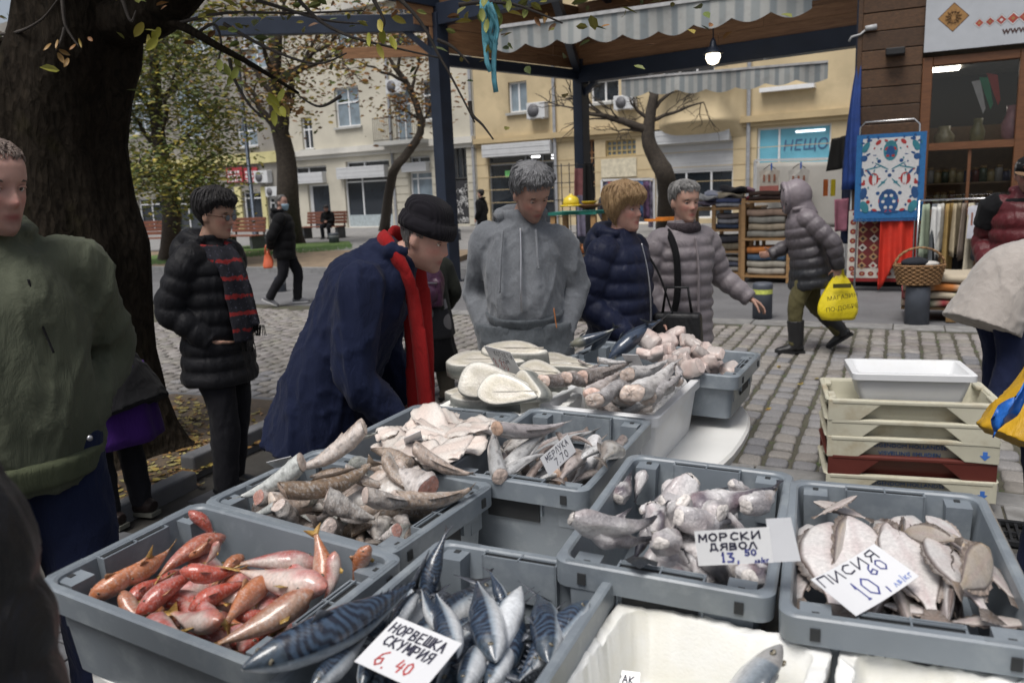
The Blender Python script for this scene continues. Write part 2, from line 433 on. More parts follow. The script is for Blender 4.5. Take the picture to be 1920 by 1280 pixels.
def window(root,r,vs_=(.5,),hs_=(),glass=None,name='window',fr=.07,sill=True,depth=-.16,m=None):
 s0,s1,z0,z1=r;b=MB();o0,o1=depth-.04,depth+.03
 fbox(b,s0,s0+fr,z0,z1,o0,o1);fbox(b,s1-fr,s1,z0,z1,o0,o1);fbox(b,s0+fr,s1-fr,z0,z0+fr,o0,o1-.002);fbox(b,s0+fr,s1-fr,z1-fr,z1,o0,o1-.002)
 for v_ in vs_:x=s0+(s1-s0)*v_;fbox(b,x-fr*.5,x+fr*.5,z0+fr,z1-fr,o0,o1-.004)
 for h_ in hs_:z=z0+(z1-z0)*h_;fbox(b,s0+fr,s1-fr,z-fr*.5,z+fr*.5,o0,o1-.006)
 f=b.build(name,m or white_pvc,root)
 p=MB();p.quad(fw(s0,z0,depth-.02),fw(s1,z0,depth-.02),fw(s1,z1,depth-.02),fw(s0,z1,depth-.02));p.build('pane',glass or glass_d,f)
 if sill:
  p=MB();fbox(p,s0-.1,s1+.1,z0-.1,z0-.002,-.2,.12);p.build('sill',stone_g,f)
 return f
def roller(root,r,slats=False,d0=-.1,d1=.22):
 s0,s1,z0,z1=r;b=MB();n=max(2,int((z1-z0)/.09));h=(z1-z0)/n
 if not slats:d0,d1=-.02,.3
 for i in range(n):fbox(b,s0,s1,z0+i*h+.008,z0+(i+1)*h,d0,d1 if i%2 else d1-.012)
 fbox(b,s0+.01,s1-.01,z0,z1,d0-.01,d1-.03)
 return b.build('roller_shutter' if slats else 'shutter_box',metal_w,root)
def ac_unit(x0,y0,x1,y1,label,out=.02):
 s0,s1,z0,z1=rect(x0,y0,x1,y1);c=fw((s0+s1)/2,z0,out)
 t=thing('air_conditioner',label,'air conditioner',c,FROT,'air conditioner units on the house fronts')
 w_,h_=(s1-s0)/2,z1-z0
 b=MB();b.box((0,-.2,h_/2),(2*w_,.34,h_));bevel(b.build('case',M('ac_white',(.55,.56,.57),.5,.08),t),.02)
 b=MB();b.tube([(-w_*.25,-.372,h_/2),(-w_*.25,-.392,h_/2)],[h_*.42]*2,20);b.build('fan_grille',M('ac_dark',(.12,.12,.13),.6),t)
 b=MB()
 for sx in(-1,1):b.bar((sx*w_*.7,.02,-.02),(sx*w_*.7,-.36,-.02),.04,.04)
 b.build('bracket',metal_w,t)
 return t
hA=thing('apartment_house','cream coloured apartment house with arched white windows and glazed shops, behind the blue post','building',FP,0)
hA.location=(0,0,0)
sL,sM=fs(545,300)[0],fs(893,300)[0]
wins=[rect(628,163,674,238),rect(566,220,586,280),rect(790,150,812,225),rect(627,20,668,90),rect(735,10,775,100),rect(740,150,770,268)]
shops=[rect(648,330,735,426),rect(770,322,812,426),rect(580,346,620,436),rect(846,272,877,420)]
upper=[rect(648,301,730,318),rect(768,293,806,306),rect(552,312,612,326)]
facade(hA,cream,sL,sM,15,wins+shops+upper)
for k,r in enumerate(wins):window(hA,r,(.5,)if k!=2 else(),(.62,),glass_c if k in(0,3,5)else glass_d)
for k,r in enumerate(upper):window(hA,r,(.4,),(),None,'transom_window',sill=False)
d=window(hA,shops[0],(.36,),(.1,.9),None,'shop_front',sill=False)
p=MB();s0,s1,z0,z1=shops[0];fbox(p,s0+.07,s1-.07,z0+.05,z0+.6,-.2,-.12);p.build('lower_panel',M('grey_panel',(.35,.4,.42),.4),d)
window(hA,shops[1],(.3,),(.12,.88),glass_c,'shop_front',sill=False);window(hA,shops[2],(.1,),(.35,),None,'shop_front',sill=False)
roller(hA,rect(638,312,728,334));roller(hA,rect(760,305,806,322));roller(hA,rect(552,324,612,344))
b=MB()
zc=fs(680,280)[1]
fbox(b,sL,sM,zc-.12,zc+.16,0,.28);fbox(b,sL,sM,zc-.3,zc-.12,0,.14)
b.build('cornice',cream_hi,hA)
b=MB();fbox(b,sL,sM,10.2,10.5,0,.3);b.build('string_course',cream_hi,hA)
zs=np.linspace(.15,zc-.35,10)
for s0,s1 in((rect(622,0,646,9)[0],shops[0][0]-.05),(shops[0][1]+.05,shops[1][0]-.05),(shops[1][1]+.05,shops[3][0]-.05),(shops[3][1]+.03,sM-.02)):
 if s1-s0<.15:continue
 bb=MB()
 for z0,z1 in zip(zs[:-1],zs[1:]):fbox(bb,s0,s1,z0+.02,z1-.02,-.01,.035)
 bb.build('stone_band',cream,hA)
r=shops[3];zmid=fs(860,338)[1]
door=MB();fbox(door,r[0],r[1],r[2],zmid,-.19,-.12);dd=door.build('door',M('door_black',(.025,.025,.028),.5),hA)
g=MB();q=random.Random(11)
for k in range(16):
 s_,z_=q.uniform(r[0]+.1,r[1]-.25),q.uniform(.3,zmid-.2);pts=[]
 for j in range(9):pts.append(fw(s_+j*.04+.06*math.sin(j*2.1+k),z_+.13*math.sin(j*1.7+k*2),-.113))
 g.tube(pts,.017,4)
g.build('graffiti',M('spray_white',(.5,.5,.5),.8,bump=0),dd)
window(hA,(r[0],r[1],zmid+.05,r[3]),(.33,.66),(),None,'transom_window',sill=False,m=M('door_frame_dark',(.04,.04,.04),.6))
r=rect(724,172,808,268)
bal=MB();fbox(bal,r[0],r[1],r[2]-.1,r[2]+.08,0,1.0);bo=bal.build('balcony',stone_g,hA)
rl=MB()
for k in range(26):s_=r[0]+(r[1]-r[0])*k/25;rl.bar(fw(s_,r[2]+.08,.96),fw(s_,r[2]+1.1,.96),.02)
rl.bar(fw(r[0],r[2]+1.12,.96),fw(r[1],r[2]+1.12,.96),.04);rl.bar(fw(r[0],r[2]+.14,.96),fw(r[1],r[2]+.14,.96),.03)
rl.build('railing',M('black_iron',(.02,.02,.022),.5),bo)
b=MB();b.bar(fw(fs(724,100)[0],0,.08),fw(fs(724,100)[0],15,.08),.1);b.bar(fw(sM-.12,0,.08),fw(sM-.12,15,.08),.11);b.build('downpipe',M('pipe_grey',(.3,.31,.33),.5),hA)
ac_unit(733,150,762,176,'white air conditioner high on the cream house above the balcony')
hB=thing('ochre_house','ochre yellow house with roller shutters, small shops and a curved bay, behind the market stalls','building')
s0y,s1y=sM+.02,fs(1760,200)[0]
winB=[rect(953,153,988,211),rect(1107,150,1160,192),rect(1040,20,1080,95),rect(1240,60,1340,158)]
shopB=[rect(917,290,1043,422),rect(1228,268,1374,410),rect(1418,236,1556,410),rect(1100,262,1116,420),rect(1135,262,1192,292),rect(1130,335,1220,420)]
facade(hB,yellow,s0y,s1y,14,winB+shopB)
for k,r in enumerate(winB):window(hB,r,(.5,)if k<3 else(.33,.66),(),glass_c if k==0 else glass_d)
s=window(hB,shopB[0],(.55,.8),(.88,),glass_d,'shop_front',sill=False,m=M('alu_frame',(.3,.31,.33),.4,metal=.6))
p=MB();a=rect(943,320,958,332);p.quad(fw(a[0],a[2],-.17),fw(a[1],a[2],-.17),fw(a[1],a[3],-.17),fw(a[0],a[3],-.17));p.build('green_notice',M('notice_green',(.2,.6,.2),.6),s)
p=MB()
for a in((992,291,1009,296),(1030,289,1040,292),(1030,295,1040,298)):a=rect(*a);fbox(p,a[0],a[1],a[2],a[3],-.178,-.17)
em=NT('shop_tube_light');em.b.inputs['Emission Color'].default_value=(1,1,1,1);em.b.inputs['Emission Strength'].default_value=1.2;em=em.m
p.build('tube_light',em,s)
roller(hB,rect(910,268,1038,292));roller(hB,rect(1228,242,1372,268));roller(hB,(shopB[1][0],shopB[1][1],fs(1300,320)[1],shopB[1][3]),True,-.15,-.08)
zt=fs(1300,320)[1]
window(hB,(shopB[1][0],shopB[1][1],shopB[1][2],zt),(.4,.72),(),None,'shop_front',sill=False)
r=shopB[2];zb=fs(1490,305)[1];zb2=fs(1490,312)[1]
n=window(hB,(r[0],r[1],zb2,r[3]),(.3,),(),M('turquoise_banner',(.16,.45,.58),.35,.12,1.2),'shop_front',sill=False)
window(hB,(r[0],r[1],r[2],zb2-.03),(.08,.5),(),None,'shop_front',sill=False)
wd=M('old_wood_door',(.18,.085,.035),.6);window(hB,shopB[3],(.5,),(.3,.5,.7,.85),None,'door',sill=False,m=wd)
window(hB,shopB[4],(.17,.33,.5,.67,.83),(.33,.66),glass_c,'grille_window',sill=False,m=M('grille_paint',(.42,.33,.16),.6),fr=.06)
window(hB,shopB[5],(.4,),(),None,'shop_front',sill=False)
b=MB();a=rect(1128,297,1194,332);fbox(b,a[0],a[1],a[2],a[3],.01,.05);b.build('sign_board',M('blank_board',(.55,.5,.38),.7),hB)
b=MB();zc2=fs(1000,258)[1]
fbox(b,s0y,s1y,zc2-.1,zc2+.12,0,.22);fbox(b,s0y,s1y,zc2-.25,zc2-.1,0,.1)
for k in range(4):fbox(b,s0y,s1y,zc2-1.0-k*.55,zc2-.975-k*.55,-.002,.012)
b.build('cornice',trim_y,hB)
bay0,bay1,bz0,bz1=rect(1232,165,1400,235)
b=MB();n_=14;rings=[]
for z,o in((bz0-.5,.05),(bz0-.2,.5),(bz0,.8),(bz0+.1,.95),(bz0+.2,.85),(bz1,.85),(bz1+.05,.95),(bz1+.15,.95)):
 rings.append([fw(bay0+(bay1-bay0)*k/n_,z,o*(1-abs(2*k/n_-1)**3.0)+.0)for k in range(n_+1)])
b.loft(rings,closed=False);b.build('bay',yellow,hB)
for a in((1248,160,1325,170),(1366,158,1395,164)):
 a=rect(*a);b=MB();fbox(b,a[0],a[1],a[2],a[3],.9,1.15);b.build('white_ledge',white_pvc,hB)
a=rect(1428,162,1530,170);b=MB();fbox(b,a[0],a[1],a[2],a[3],.0,.3);b.build('white_ledge',white_pvc,hB)
for px in(1040,1405):
 b=MB();b.bar(fw(fs(px,200)[0],0,.1),fw(fs(px,200)[0],14,.1),.11);b.build('downpipe',M('pipe_grey',(.3,.31,.33),.5),hB)
ac_unit(996,193,1030,223,'white air conditioner beside the left window of the ochre house')
ac_unit(1158,180,1196,206,'white air conditioner behind the rear blue post on the ochre house')
hC=thing('corner_house','grey and lemon house with red shop signs, far left behind the yellowing trees','building')
s0c=fs(180,300)[0]
winC=[rect(444,230,482,275),rect(330,150,380,260),rect(240,160,290,250),rect(456,60,500,130),rect(350,20,400,100)]
shopC=[rect(458,360,492,436),rect(330,372,385,440),rect(262,372,318,445),rect(394,360,444,440),rect(505,370,530,438)]
facade(hC,grey_old,s0c,sL-.02,13,winC+shopC)
for r in winC:window(hC,r,(.5,),(.65,),glass_c)
for r in shopC:window(hC,r,(.4,),(.85,),None,'shop_front',sill=False)
b=MB();a=rect(385,290,500,310);fbox(b,s0c,sL-.1,a[2],a[3],0,.18);b.build('fascia',lemon,hC)
for x0,x1 in((320,328),(386,393),(446,457),(495,503)):b=MB();a=rect(x0,350,x1,440);fbox(b,a[0],a[1],0,a[3],0,.1);b.build('pier',lemon,hC)
for x0,x1 in((428,458),(461,486)):
 a=rect(x0,314,x1,342);t=MB();fbox(t,a[0],a[1],a[2],a[3],.05,.12)
 t=t.build('shop_sign',M('sign_red',(.33,.03,.04),.5),hC)
 l_=MB()
 for j in range(3):
  z=a[3]-.18-(a[3]-a[2]-.1)*j/3.2;s_=a[0]+.1
  while s_<a[1]-.2:
   ww=q.uniform(.08,.2);fbox(l_,s_,s_+ww,z-.14,z,.12,.126);s_+=ww+.06
 l_.build('lettering',M('sign_white',(.6,.55,.55),.6),t)
ac_unit(487,320,512,343,'white air conditioner beside the red shop signs');ac_unit(508,350,530,368,'small air conditioner on the corner wall behind the second tree')
for nm,lb,s0,s1,m,H in(('terrace_house','plain grey house at the far left end of the square',s0c-26,s0c-.05,grey_old,14),('end_house','plain ochre house continuing the street behind the wooden kiosk',s1y+.05,s1y+30,yellow,14)):
 h=thing(nm,lb,'building');ho=[]
 for k in range(6):
  for fl_ in range(3):a=s0+(s1-s0)*(k+.3)/6;ho.append((a,a+1.3,1.0+fl_*3.6,3.0+fl_*3.6))
 facade(h,m,s0,s1,H,ho)
 for r in ho:window(h,r,(.5,),())
def text_mesh(s,size,m,parent=None,name='lettering',extrude=.002,shear=0,bold=False):
 cu=bpy.data.curves.new('t','FONT');cu.body=s;cu.size=size;cu.align_x='CENTER';cu.align_y='CENTER';cu.extrude=extrude;cu.shear=shear;cu.resolution_u=3
 if bold:cu.offset=size*.015
 o=bpy.data.objects.new('t',cu);COL.objects.link(o)
 bpy.context.view_layer.update()
 me=bpy.data.meshes.new_from_object(o.evaluated_get(bpy.context.evaluated_depsgraph_get()));bpy.data.objects.remove(o)
 me.materials.clear();me.materials.append(m)
 o=bpy.data.objects.new(name,me);COL.objects.link(o)
 if parent:o.parent=parent
 return o
def orient(o,P,xdir,zdir=(0,0,1)):
 x=Vector(xdir).normalized();z_=Vector(zdir);nrm=x.cross(z_).normalized();up_=nrm.cross(x)
 o.matrix_world=Matrix.Translation(P)@Matrix((x,up_,nrm)).transposed().to_4x4()
tx=text_mesh('НЕЩО',.5,M('print_navy',(.06,.12,.25),.6),n,shear=.15);s_,z_=fs(1507,272);orient(tx,fw(s_,z_,-.16),FD)
bl=MB();a=rect(1490,243,1545,247);fbox(bl,a[0],a[1],a[2],a[3],-.17,-.165);bl.build('tube_light',em,n)
bark=NT('bark_mat');v=bark.coords((1,1,.35),False);vv=bark.n('TexVoronoi',Scale=26.0);bark.l(v,vv.inputs['Vector'])
f=bark.noise(v,22,6,.7,1.2);c=bark.ramp(f,[(.3,(.008,.0065,.005)),(.7,(.032,.025,.018))])
c=bark.mix(bark.ramp(bark.noise(bark.coords(rnd_off=False),3.2,4),[(.58,0),(.75,.45)]),c,(.03,.027,.009))
bark=bark.fin(c,.95,bark.bump(bark.mix(.5,f,vv.outputs[0]),1.0,.05),Specular_IOR_Level=.08)
bark_far=M('bark_far',(.045,.036,.028),.95,.4,12,.6,30)
twig_m=M('twig_bark',(.05,.042,.036),.9,.3,20,.2)
leaf=NT('leaf_mat');c=leaf.vcol();leaf=leaf.fin(c,.55,Transmission_Weight=0.0,Subsurface_Weight=0.0)
def branch_path(a,b,n,jit,q,droop=0.0):
 a=Vector(a);b=Vector(b);P=[]
 L=(b-a).length
 for i in range(n+1):
  t=i/n;p=a.lerp(b,t)
  if 0<i:p=p+Vector((q.gauss(0,1),q.gauss(0,1),q.gauss(0,.7)))*jit*L*(.3+.7*t)*.5+Vector((0,0,-droop*L*t*t))
  P.append(p)
 return P
def resample(P,n):
 P=[Vector(p)for p in P];out=[]
 m=len(P)-1
 for i in range(n+1):
  t=i/n*m;k=min(int(t),m-1);f=t-k
  p0,p1,p2,p3=P[max(k-1,0)],P[k],P[k+1],P[min(k+2,m)]
  out.append(.5*((2*p1)+(p2-p0)*f+(2*p0-5*p1+4*p2-p3)*f*f+(3*p1-p0-3*p2+p3)*f*f*f))
 return out
def add_twigs(b,P,r0,q,levels,tips,spread=.7,lenf=.55,count=4,droop=.05,upb=.25,minr=.004):
 for k in range(count):
  t=q.uniform(.3,1.0);i=min(int(t*(len(P)-1)),len(P)-2)
  p=P[i].lerp(P[i+1],q.random());d=(P[i+1]-P[i]).normalized()
  L=sum((P[j+1]-P[j]).length for j in range(len(P)-1))*lenf*q.uniform(.6,1.2)
  dv=(d+Vector((q.gauss(0,1),q.gauss(0,1),q.gauss(0,.8)+upb))*spread).normalized()
  Q=branch_path(p,p+dv*L,5,.12,q,droop);r=max(r0*.5,minr)
  b.tube(Q,np.linspace(r,max(r*.35,minr*.7),6),5 if levels>1 else 4,caps=(False,True))
  if levels>1:add_twigs(b,Q,r,q,levels-1,tips,spread,lenf,count,droop,upb,minr)
  else:tips+=Q[1:]
def leaves(pts,n,q,spread,size,cols,name,parent,fall=.3):
 b=MB()
 for k in range(n):
  P=q.choice(pts)+Vector((q.gauss(0,1),q.gauss(0,1),q.gauss(0,.8)-fall*.5))*spread
  s=size*q.uniform(.6,1.3);c=q.choice(cols);g_=q.uniform(.75,1.25);c=tuple(x*g_ for x in c)
  Mx=Matrix.Rotation(q.uniform(0,6.3),3,'Z')@Matrix.Rotation(q.uniform(-1.2,1.2),3,'X')@Matrix.Rotation(q.uniform(-.6,.6),3,'Y')
  V=[P+Mx@(Vector(p)*s)for p in((-.5,0,0),(-.25,.18,.04),(.12,.2,.05),(.5,0,-.06),(.12,-.2,.05),(-.25,-.18,.04))]
  b.add(V,[(0,5,4,3),(0,3,2,1)],0,False,c)
 return b.build(name,leaf,parent)
def tree(name,label,path,r0,r1,limbs,leafspec,seed,levels=3,count=4,mat=None,fork=None,lenf=.55,upb=.25,spread=.7,minr=.012,group=None):
 q=random.Random(seed);base=Vector(path[0]);t=thing(name,label,'tree',base,0,group)
 P=resample(path,14);b=MB()
 rr=np.linspace(r0,r1,15);rr[0]*=1.35;rr[1]*=1.1
 b.tube([p-base for p in P],rr,12,caps=(False,True));b.build('trunk',mat or bark_far,t)
 br=MB();tips=[]
 for a,bb,r in limbs:
  a=Vector(a)if not isinstance(a,(int,float))else P[min(int(a*14),14)]
  Q=branch_path(a,bb,7,.06,q);br.tube([p-base for p in Q],np.linspace(r,r*.3,8),7,caps=(False,True))
  tl=[];bq=MB();add_twigs(bq,Q,r*.5,q,levels-1,tl,count=count,lenf=lenf,upb=upb,spread=spread,minr=minr)
  if bq.v:V,C=bq.arr();br.add(V-np.array(base),bq.f,0,True)
  tips+=[p-base for p in tl]+[p-base for p in Q[3:]]
 br.build('branches',mat or bark_far,t)
 for nm,n,spr,size,cols in leafspec:leaves(tips,n,q,spr,size,cols,nm,t)
 return t
GY=[(.13,.15,.025),(.2,.19,.03),(.3,.25,.035),(.34,.26,.04),(.09,.12,.025),(.22,.2,.03),(.16,.17,.03)]
GG=[(.07,.1,.02),(.1,.13,.025),(.05,.08,.02),(.14,.15,.03)]
BR=[(.26,.12,.03),(.2,.09,.03),(.3,.17,.05),(.34,.24,.06),(.16,.08,.03)]
D2=20.5
p=lambda x,y,D=D2:gy(x,y,D)
tree('autumn_tree','tree with yellow green autumn leaves, between the big trunk and the glasses wearer',[gz(318,497),p(322,400),p(312,330),p(296,250),p(292,160),p(285,60)],.26,.1,[(.35,p(240,300),.08),(.4,p(400,290,19.5),.08),(.5,p(225,190),.08),(.55,p(420,200,21),.08),(.6,p(330,130,19),.07),(.7,p(225,110),.07),(.75,p(390,90,22),.07),(.85,p(300,10,20),.06),(.95,p(350,-90),.06),(.95,p(230,-60),.06),(.45,p(270,330,18.5),.06),(.4,p(360,330,19),.06)],[('foliage',16000,.42,.125,GY+GG)],5,3,4,lenf=.42)
D3=27
tree('thinning_tree','dark trunked tree with sparse yellow and brown leaves, behind the masked walker',[gz(545,462),p(540,380,D3),p(537,300,D3),p(522,230,D3),p(515,150,D3),p(520,60,D3)],.42,.16,[(.55,p(455,150,D3),.16),(.5,p(560,150,D3-1),.1),(.7,p(600,60,D3),.12),(.75,p(420,60,D3),.1),(.9,p(540,-40,D3),.1),(.8,p(660,90,D3-2),.1),(.8,p(470,20,D3-2),.1),(.85,p(700,20,D3-1),.09)],[('yellow_foliage',1300,.6,.2,GY),('brown_foliage',1500,.6,.2,BR)],8,3,4,lenf=.45)
tree('copper_tree','thin tree with copper brown leaves left of the front blue post',[gz(720,436),p(735,330,30),p(762,290,30),p(790,240,30),p(770,170,30),p(735,120,30)],.2,.09,[(.95,p(700,60,30),.08),(.9,p(660,110,29),.07),(.8,p(790,90,30),.07),(.7,p(730,190,30),.06),(.95,p(760,40,30),.07),(.6,p(820,160,30),.06)],[('brown_foliage',1500,.5,.2,BR)],12,3,4,lenf=.5)
D4=25
tree('bare_tree','leafless gnarled tree growing between the stalls in front of the ochre house',[gz(1252,434),p(1250,340,D4),p(1232,300,D4),p(1216,265,D4),p(1218,225,D4),p(1228,170,D4)],.34,.13,[(.72,p(1090,205,D4),.15),(.8,p(1180,190,D4),.08),(.95,p(1240,120,D4),.1),(.95,p(1200,110,D4),.08),(.85,p(1320,190,D4),.07),(.9,p(1290,140,D4),.07),(.78,p(1150,245,D4),.06)],[],3,3,6,lenf=.6,upb=.35,minr=.008)
base=gz(225,862);D5=5.15
bt=thing('old_tree','huge dark barked old tree trunk behind the green jacketed man','tree',base)
b=MB();prof=[(860,205,165),(835,210,125),(800,205,112),(740,190,104),(660,172,104),(560,152,112),(460,140,118),(370,118,112),(280,108,108),(200,112,112),(130,130,112),(60,146,104),(0,156,104),(-60,150,120)]
rings=[];rng=np.random.default_rng(4)
for k,(py,px,hw)in enumerate(prof):
 c_=gy(px,py,D5 if k else D5);r_=hw/CF*D5
 if k==0:c_.z=-.03
 rg=[]
 for j in range(40):
  a=2*math.pi*j/40
  lob=1+.07*math.sin(3*a+.4+k*.06)+.05*math.sin(5*a+1.7-k*.08)+.03*math.sin(9*a+k*.2)
  if k<3:lob+=(.12,.06,.02)[k]*math.sin(6*a+1)
  rg.append(c_-base+Vector((math.cos(a)*r_*lob,math.sin(a)*r_*lob*.95,0)))
 rings.append(rg)
RS=[]
for i in range(len(rings)-1):
 for t in(0,.25,.5,.75):RS.append([a.lerp(c2,t)for a,c2 in zip(rings[i],rings[i+1])])
RS.append(rings[-1])
V=np.array([[list(p)for p in r]for r in RS]);sh=V.shape;fl_=V.reshape(-1,3)
nz=fbm(fl_*np.array([1,1,.3]),9,1,3)
cen=V.mean(1,keepdims=True);dirn=V-cen;dirn/=np.linalg.norm(dirn,axis=2,keepdims=True)
V=V+dirn*(nz.reshape(sh[0],sh[1],1)*.016)
b.loft(list(V),caps=(False,False));b.build('trunk',bark,bt)
lb=MB();q=random.Random(21);tips=[]
def pixpath(pts):return[gy(x,y,D)for x,y,D in pts]
for pts,r0,r1 in(([(200,40,5.1),(285,25,4.9),(360,-40,4.8),(460,-160,4.7)],.17,.09),([(70,120,5.2),(10,92,5.2),(-80,60,5.2),(-260,0,5)],.07,.05),([(110,-40,5.1),(120,-200,4.8),(200,-420,4.2),(330,-700,3.6)],.3,.12),([(215,50,5.1),(260,42,4.9),(330,45,4.8),(405,85,4.7),(470,120,4.7),(560,175,4.7)],.04,.008),([(100,0,5),(20,-120,5.6),(-60,-330,6.4)],.2,.08),([(120,-100,5),(260,-300,5.8),(420,-480,6.6)],.18,.06),([(330,-20,4.7),(480,-60,4.3),(700,-120,4),(950,-140,3.8)],.06,.02)):
 P=resample(pixpath(pts),16);lb.tube([x-base for x in P],np.linspace(r0,r1,17),10,caps=(False,True))
 if r0>.05:
  tl=[];bq=MB();add_twigs(bq,P[6:],r1*.6,q,3,tl,count=4,lenf=.6,minr=.004)
  tips+=[x-base for x in tl];V,C=bq.arr()
  lb.add(V-np.array(base),bq.f,0,True)
lb.build('limbs',bark,bt)
tips=[t for t in tips if(t.z>2.4)or t.x<-.2]
leaves(tips,6000,q,.3,.075,GY+BR[:2]+GG,'foliage',bt)
tw=MB()
for pts in([(430,110,4.7),(440,150,4.7),(470,200,4.7),(500,225,4.7),(520,250,4.7)],[(330,45,4.8),(420,25,4.6),(560,25,4.4),(680,20,4.2)],[(480,0,4.4),(560,25,4.4),(620,40,4.3),(680,45,4.3)],[(740,-10,4),(775,25,4),(800,60,4),(820,100,4),(838,130,4),(870,190,4),(890,230,4)],[(820,75,4),(850,90,4),(880,120,4)],[(860,10,3.9),(900,5,3.9),(960,8,3.9),(1010,25,3.9),(1055,44,3.9)],[(230,0,4.6),(245,40,4.6),(255,20,4.6)],[(117,0,4.7),(122,45,4.7),(135,70,4.7),(148,88,4.7)],[(122,52,4.7),(115,75,4.7),(105,95,4.7)],[(360,70,4.8),(400,45,4.7),(415,80,4.7),(408,120,4.7)],[(640,180,4.6),(600,200,4.6),(560,180,4.7)],[(560,0,4.3),(600,40,4.3),(660,70,4.2),(740,90,4.2),(830,110,4.1)],[(0,65,4.9),(40,58,4.8),(80,35,4.7),(108,0,4.6)],[(420,45,4.6),(500,90,4.5),(590,120,4.4),(650,100,4.4)],[(880,190,4),(885,215,4),(905,235,4),(925,262,4)],[(700,0,4.1),(720,40,4.1),(712,60,4.1)]):
 P=resample(pixpath(pts),12);tw.tube([x-base for x in P],np.linspace(.011,.004,13),5,caps=(False,True))
two=tw.build('twig',twig_m,bt)
def sprig(px,py,D,n,sz,cols,seed):
 q=random.Random(seed);c0=gy(px,py,D)
 for k in range(n):
  b=MB();P=c0+Vector((q.gauss(0,.035),q.gauss(0,.03),-.025*k+.04));a=q.uniform(-1,1)
  Mx=Matrix.Rotation(a,3,'Y')@Matrix.Rotation(q.uniform(-.7,.7),3,'Z')@Matrix.Rotation(q.uniform(-.6,.6),3,'X')
  V=[]
  for i in range(7):
   t=i/6;wd_=sz*.24*math.sin(math.pi*min(1,t*.93+.07))**.8
   V+=[P+Mx@Vector((-wd_,-.004,-t*sz)),P+Mx@Vector((0,.006*math.sin(3*t),-t*sz)),P+Mx@Vector((wd_,-.004,-t*sz))]
  F=[(3*i+j,3*i+j+1,3*i+4+j,3*i+3+j)for i in range(6)for j in(0,1)]
  cc=q.choice(cols);b.add([x-base for x in V],F,0,True,cc);b.build('leaf',leaf,two)
YL=[(.42,.4,.05),(.36,.36,.05),(.45,.38,.07)]
sprig(515,180,4.6,6,.085,YL,1);sprig(705,48,4.15,6,.08,YL,2);sprig(437,118,4.7,5,.08,[(.3,.33,.06)],3);sprig(108,88,4.7,5,.06,[(.3,.25,.05),(.3,.18,.06)],4)
sprig(288,58,4.8,4,.1,YL,5);sprig(905,15,3.9,5,.07,[(.12,.17,.05),(.3,.32,.08)],6);sprig(1030,40,3.9,3,.05,BR,7);sprig(150,80,4.7,3,.05,BR,8);sprig(550,200,4.7,3,.06,BR,9);sprig(960,8,3.9,4,.06,[(.25,.28,.07)],10)
rb=MB();q=random.Random(5)
for k in range(7):
 P=[gy(912+q.uniform(-8,10),2+q.uniform(-6,6),3.88)]
 for j in range(7):P.append(P[-1]+Vector((q.gauss(.002,.008),q.gauss(0,.006),-.026-.006*k*(k%2))))
 rb.tube(P,[(.012,.0012)]*8,6,col=(1,1,1))
tag(rb.build('ribbon',M('ribbon_turquoise',(.12,.38,.46),.5,.25,30,.2)),'turquoise plastic ribbon strips tied to the twig above the awning','ribbon')
st=M('lamp_steel',(.06,.075,.1),.45,.15,5,.05,metal=.5)
base_l=gz(482,466);lp=thing('street_lamp','tall thin steel street lamp with a bell shaped hanging head, left','street lamp',base_l)
b=MB();top=gy(452,60,base_l.y)-base_l;b.tube([(0,0,0),(0,0,.6),(0,0,.62),(0,0,top.z)],[.12,.11,.075,.06],12);b.build('pole',st,lp)
b=MB();hx=.35;b.tube([(0,0,top.z-.1),(hx*.5,0,top.z+.12),(hx,0,top.z+.1),(hx,0,top.z-.05)],.025,8)
b.tube([(-.9,0,top.z-2.3),(0,0,top.z-2.5)],.05,8);b.build('arm',st,lp)
b=MB();b.tube([(hx,0,top.z-.05),(hx,0,top.z-.3),(hx,0,top.z-.42),(hx,0,top.z-.6),(hx,0,top.z-.63)],[.07,.12,.2,.33,.34],20);b.build('lamp_head',M('lamp_grey',(.3,.32,.35),.4),lp)
b=MB();b.ball((hx,0,top.z-.63),(.26,.26,.1),16,8);b.build('diffuser',M('lamp_white',(.7,.72,.75),.3),lp)
wood_r=M('bench_wood',(.17,.06,.035),.6,.25,10,.2,stretch=(.3,3,3))
def bench(P,rz,w_,label):
 t=thing('park_bench',label,'bench',P,rz,'slatted benches along the park path')
 for k in range(4):b=MB();b.box((0,-.2+k*.13,.45),(w_,.11,.04));bevel(b.build('slat',wood_r,t),.006)
 for k in range(4):b=MB();b.box((0,.31+k*.02,.6+k*.12),(w_,.035,.1));bevel(b.build('slat',wood_r,t),.006)
 for s in(-1,1):
  b=MB();b.box((s*w_*.42,.05,.21),(.12,.5,.42));b.bar((s*w_*.42,.33,.4),(s*w_*.42,.42,1.0),.06,.05);bevel(b.build('leg',M('concrete_dark',(.07,.075,.08),.8),t),.01)
 return t
P=gz(285,472,.09);bench(P,R(-12),1.9,'red wooden park bench between the big trunk and the yellow tree')
P=gz(455,468,.09);bench(P,R(-35),1.7,'red wooden park bench mostly behind the glasses wearer')
P=gz(606,447,.09);bbn=bench(P,R(-25),1.9,'red wooden park bench with a seated person in front of the shops')
bm_=M('bollard_grey',(.07,.08,.1),.55,.2,6,.15);bw=M('bollard_top',(.22,.23,.24),.6)
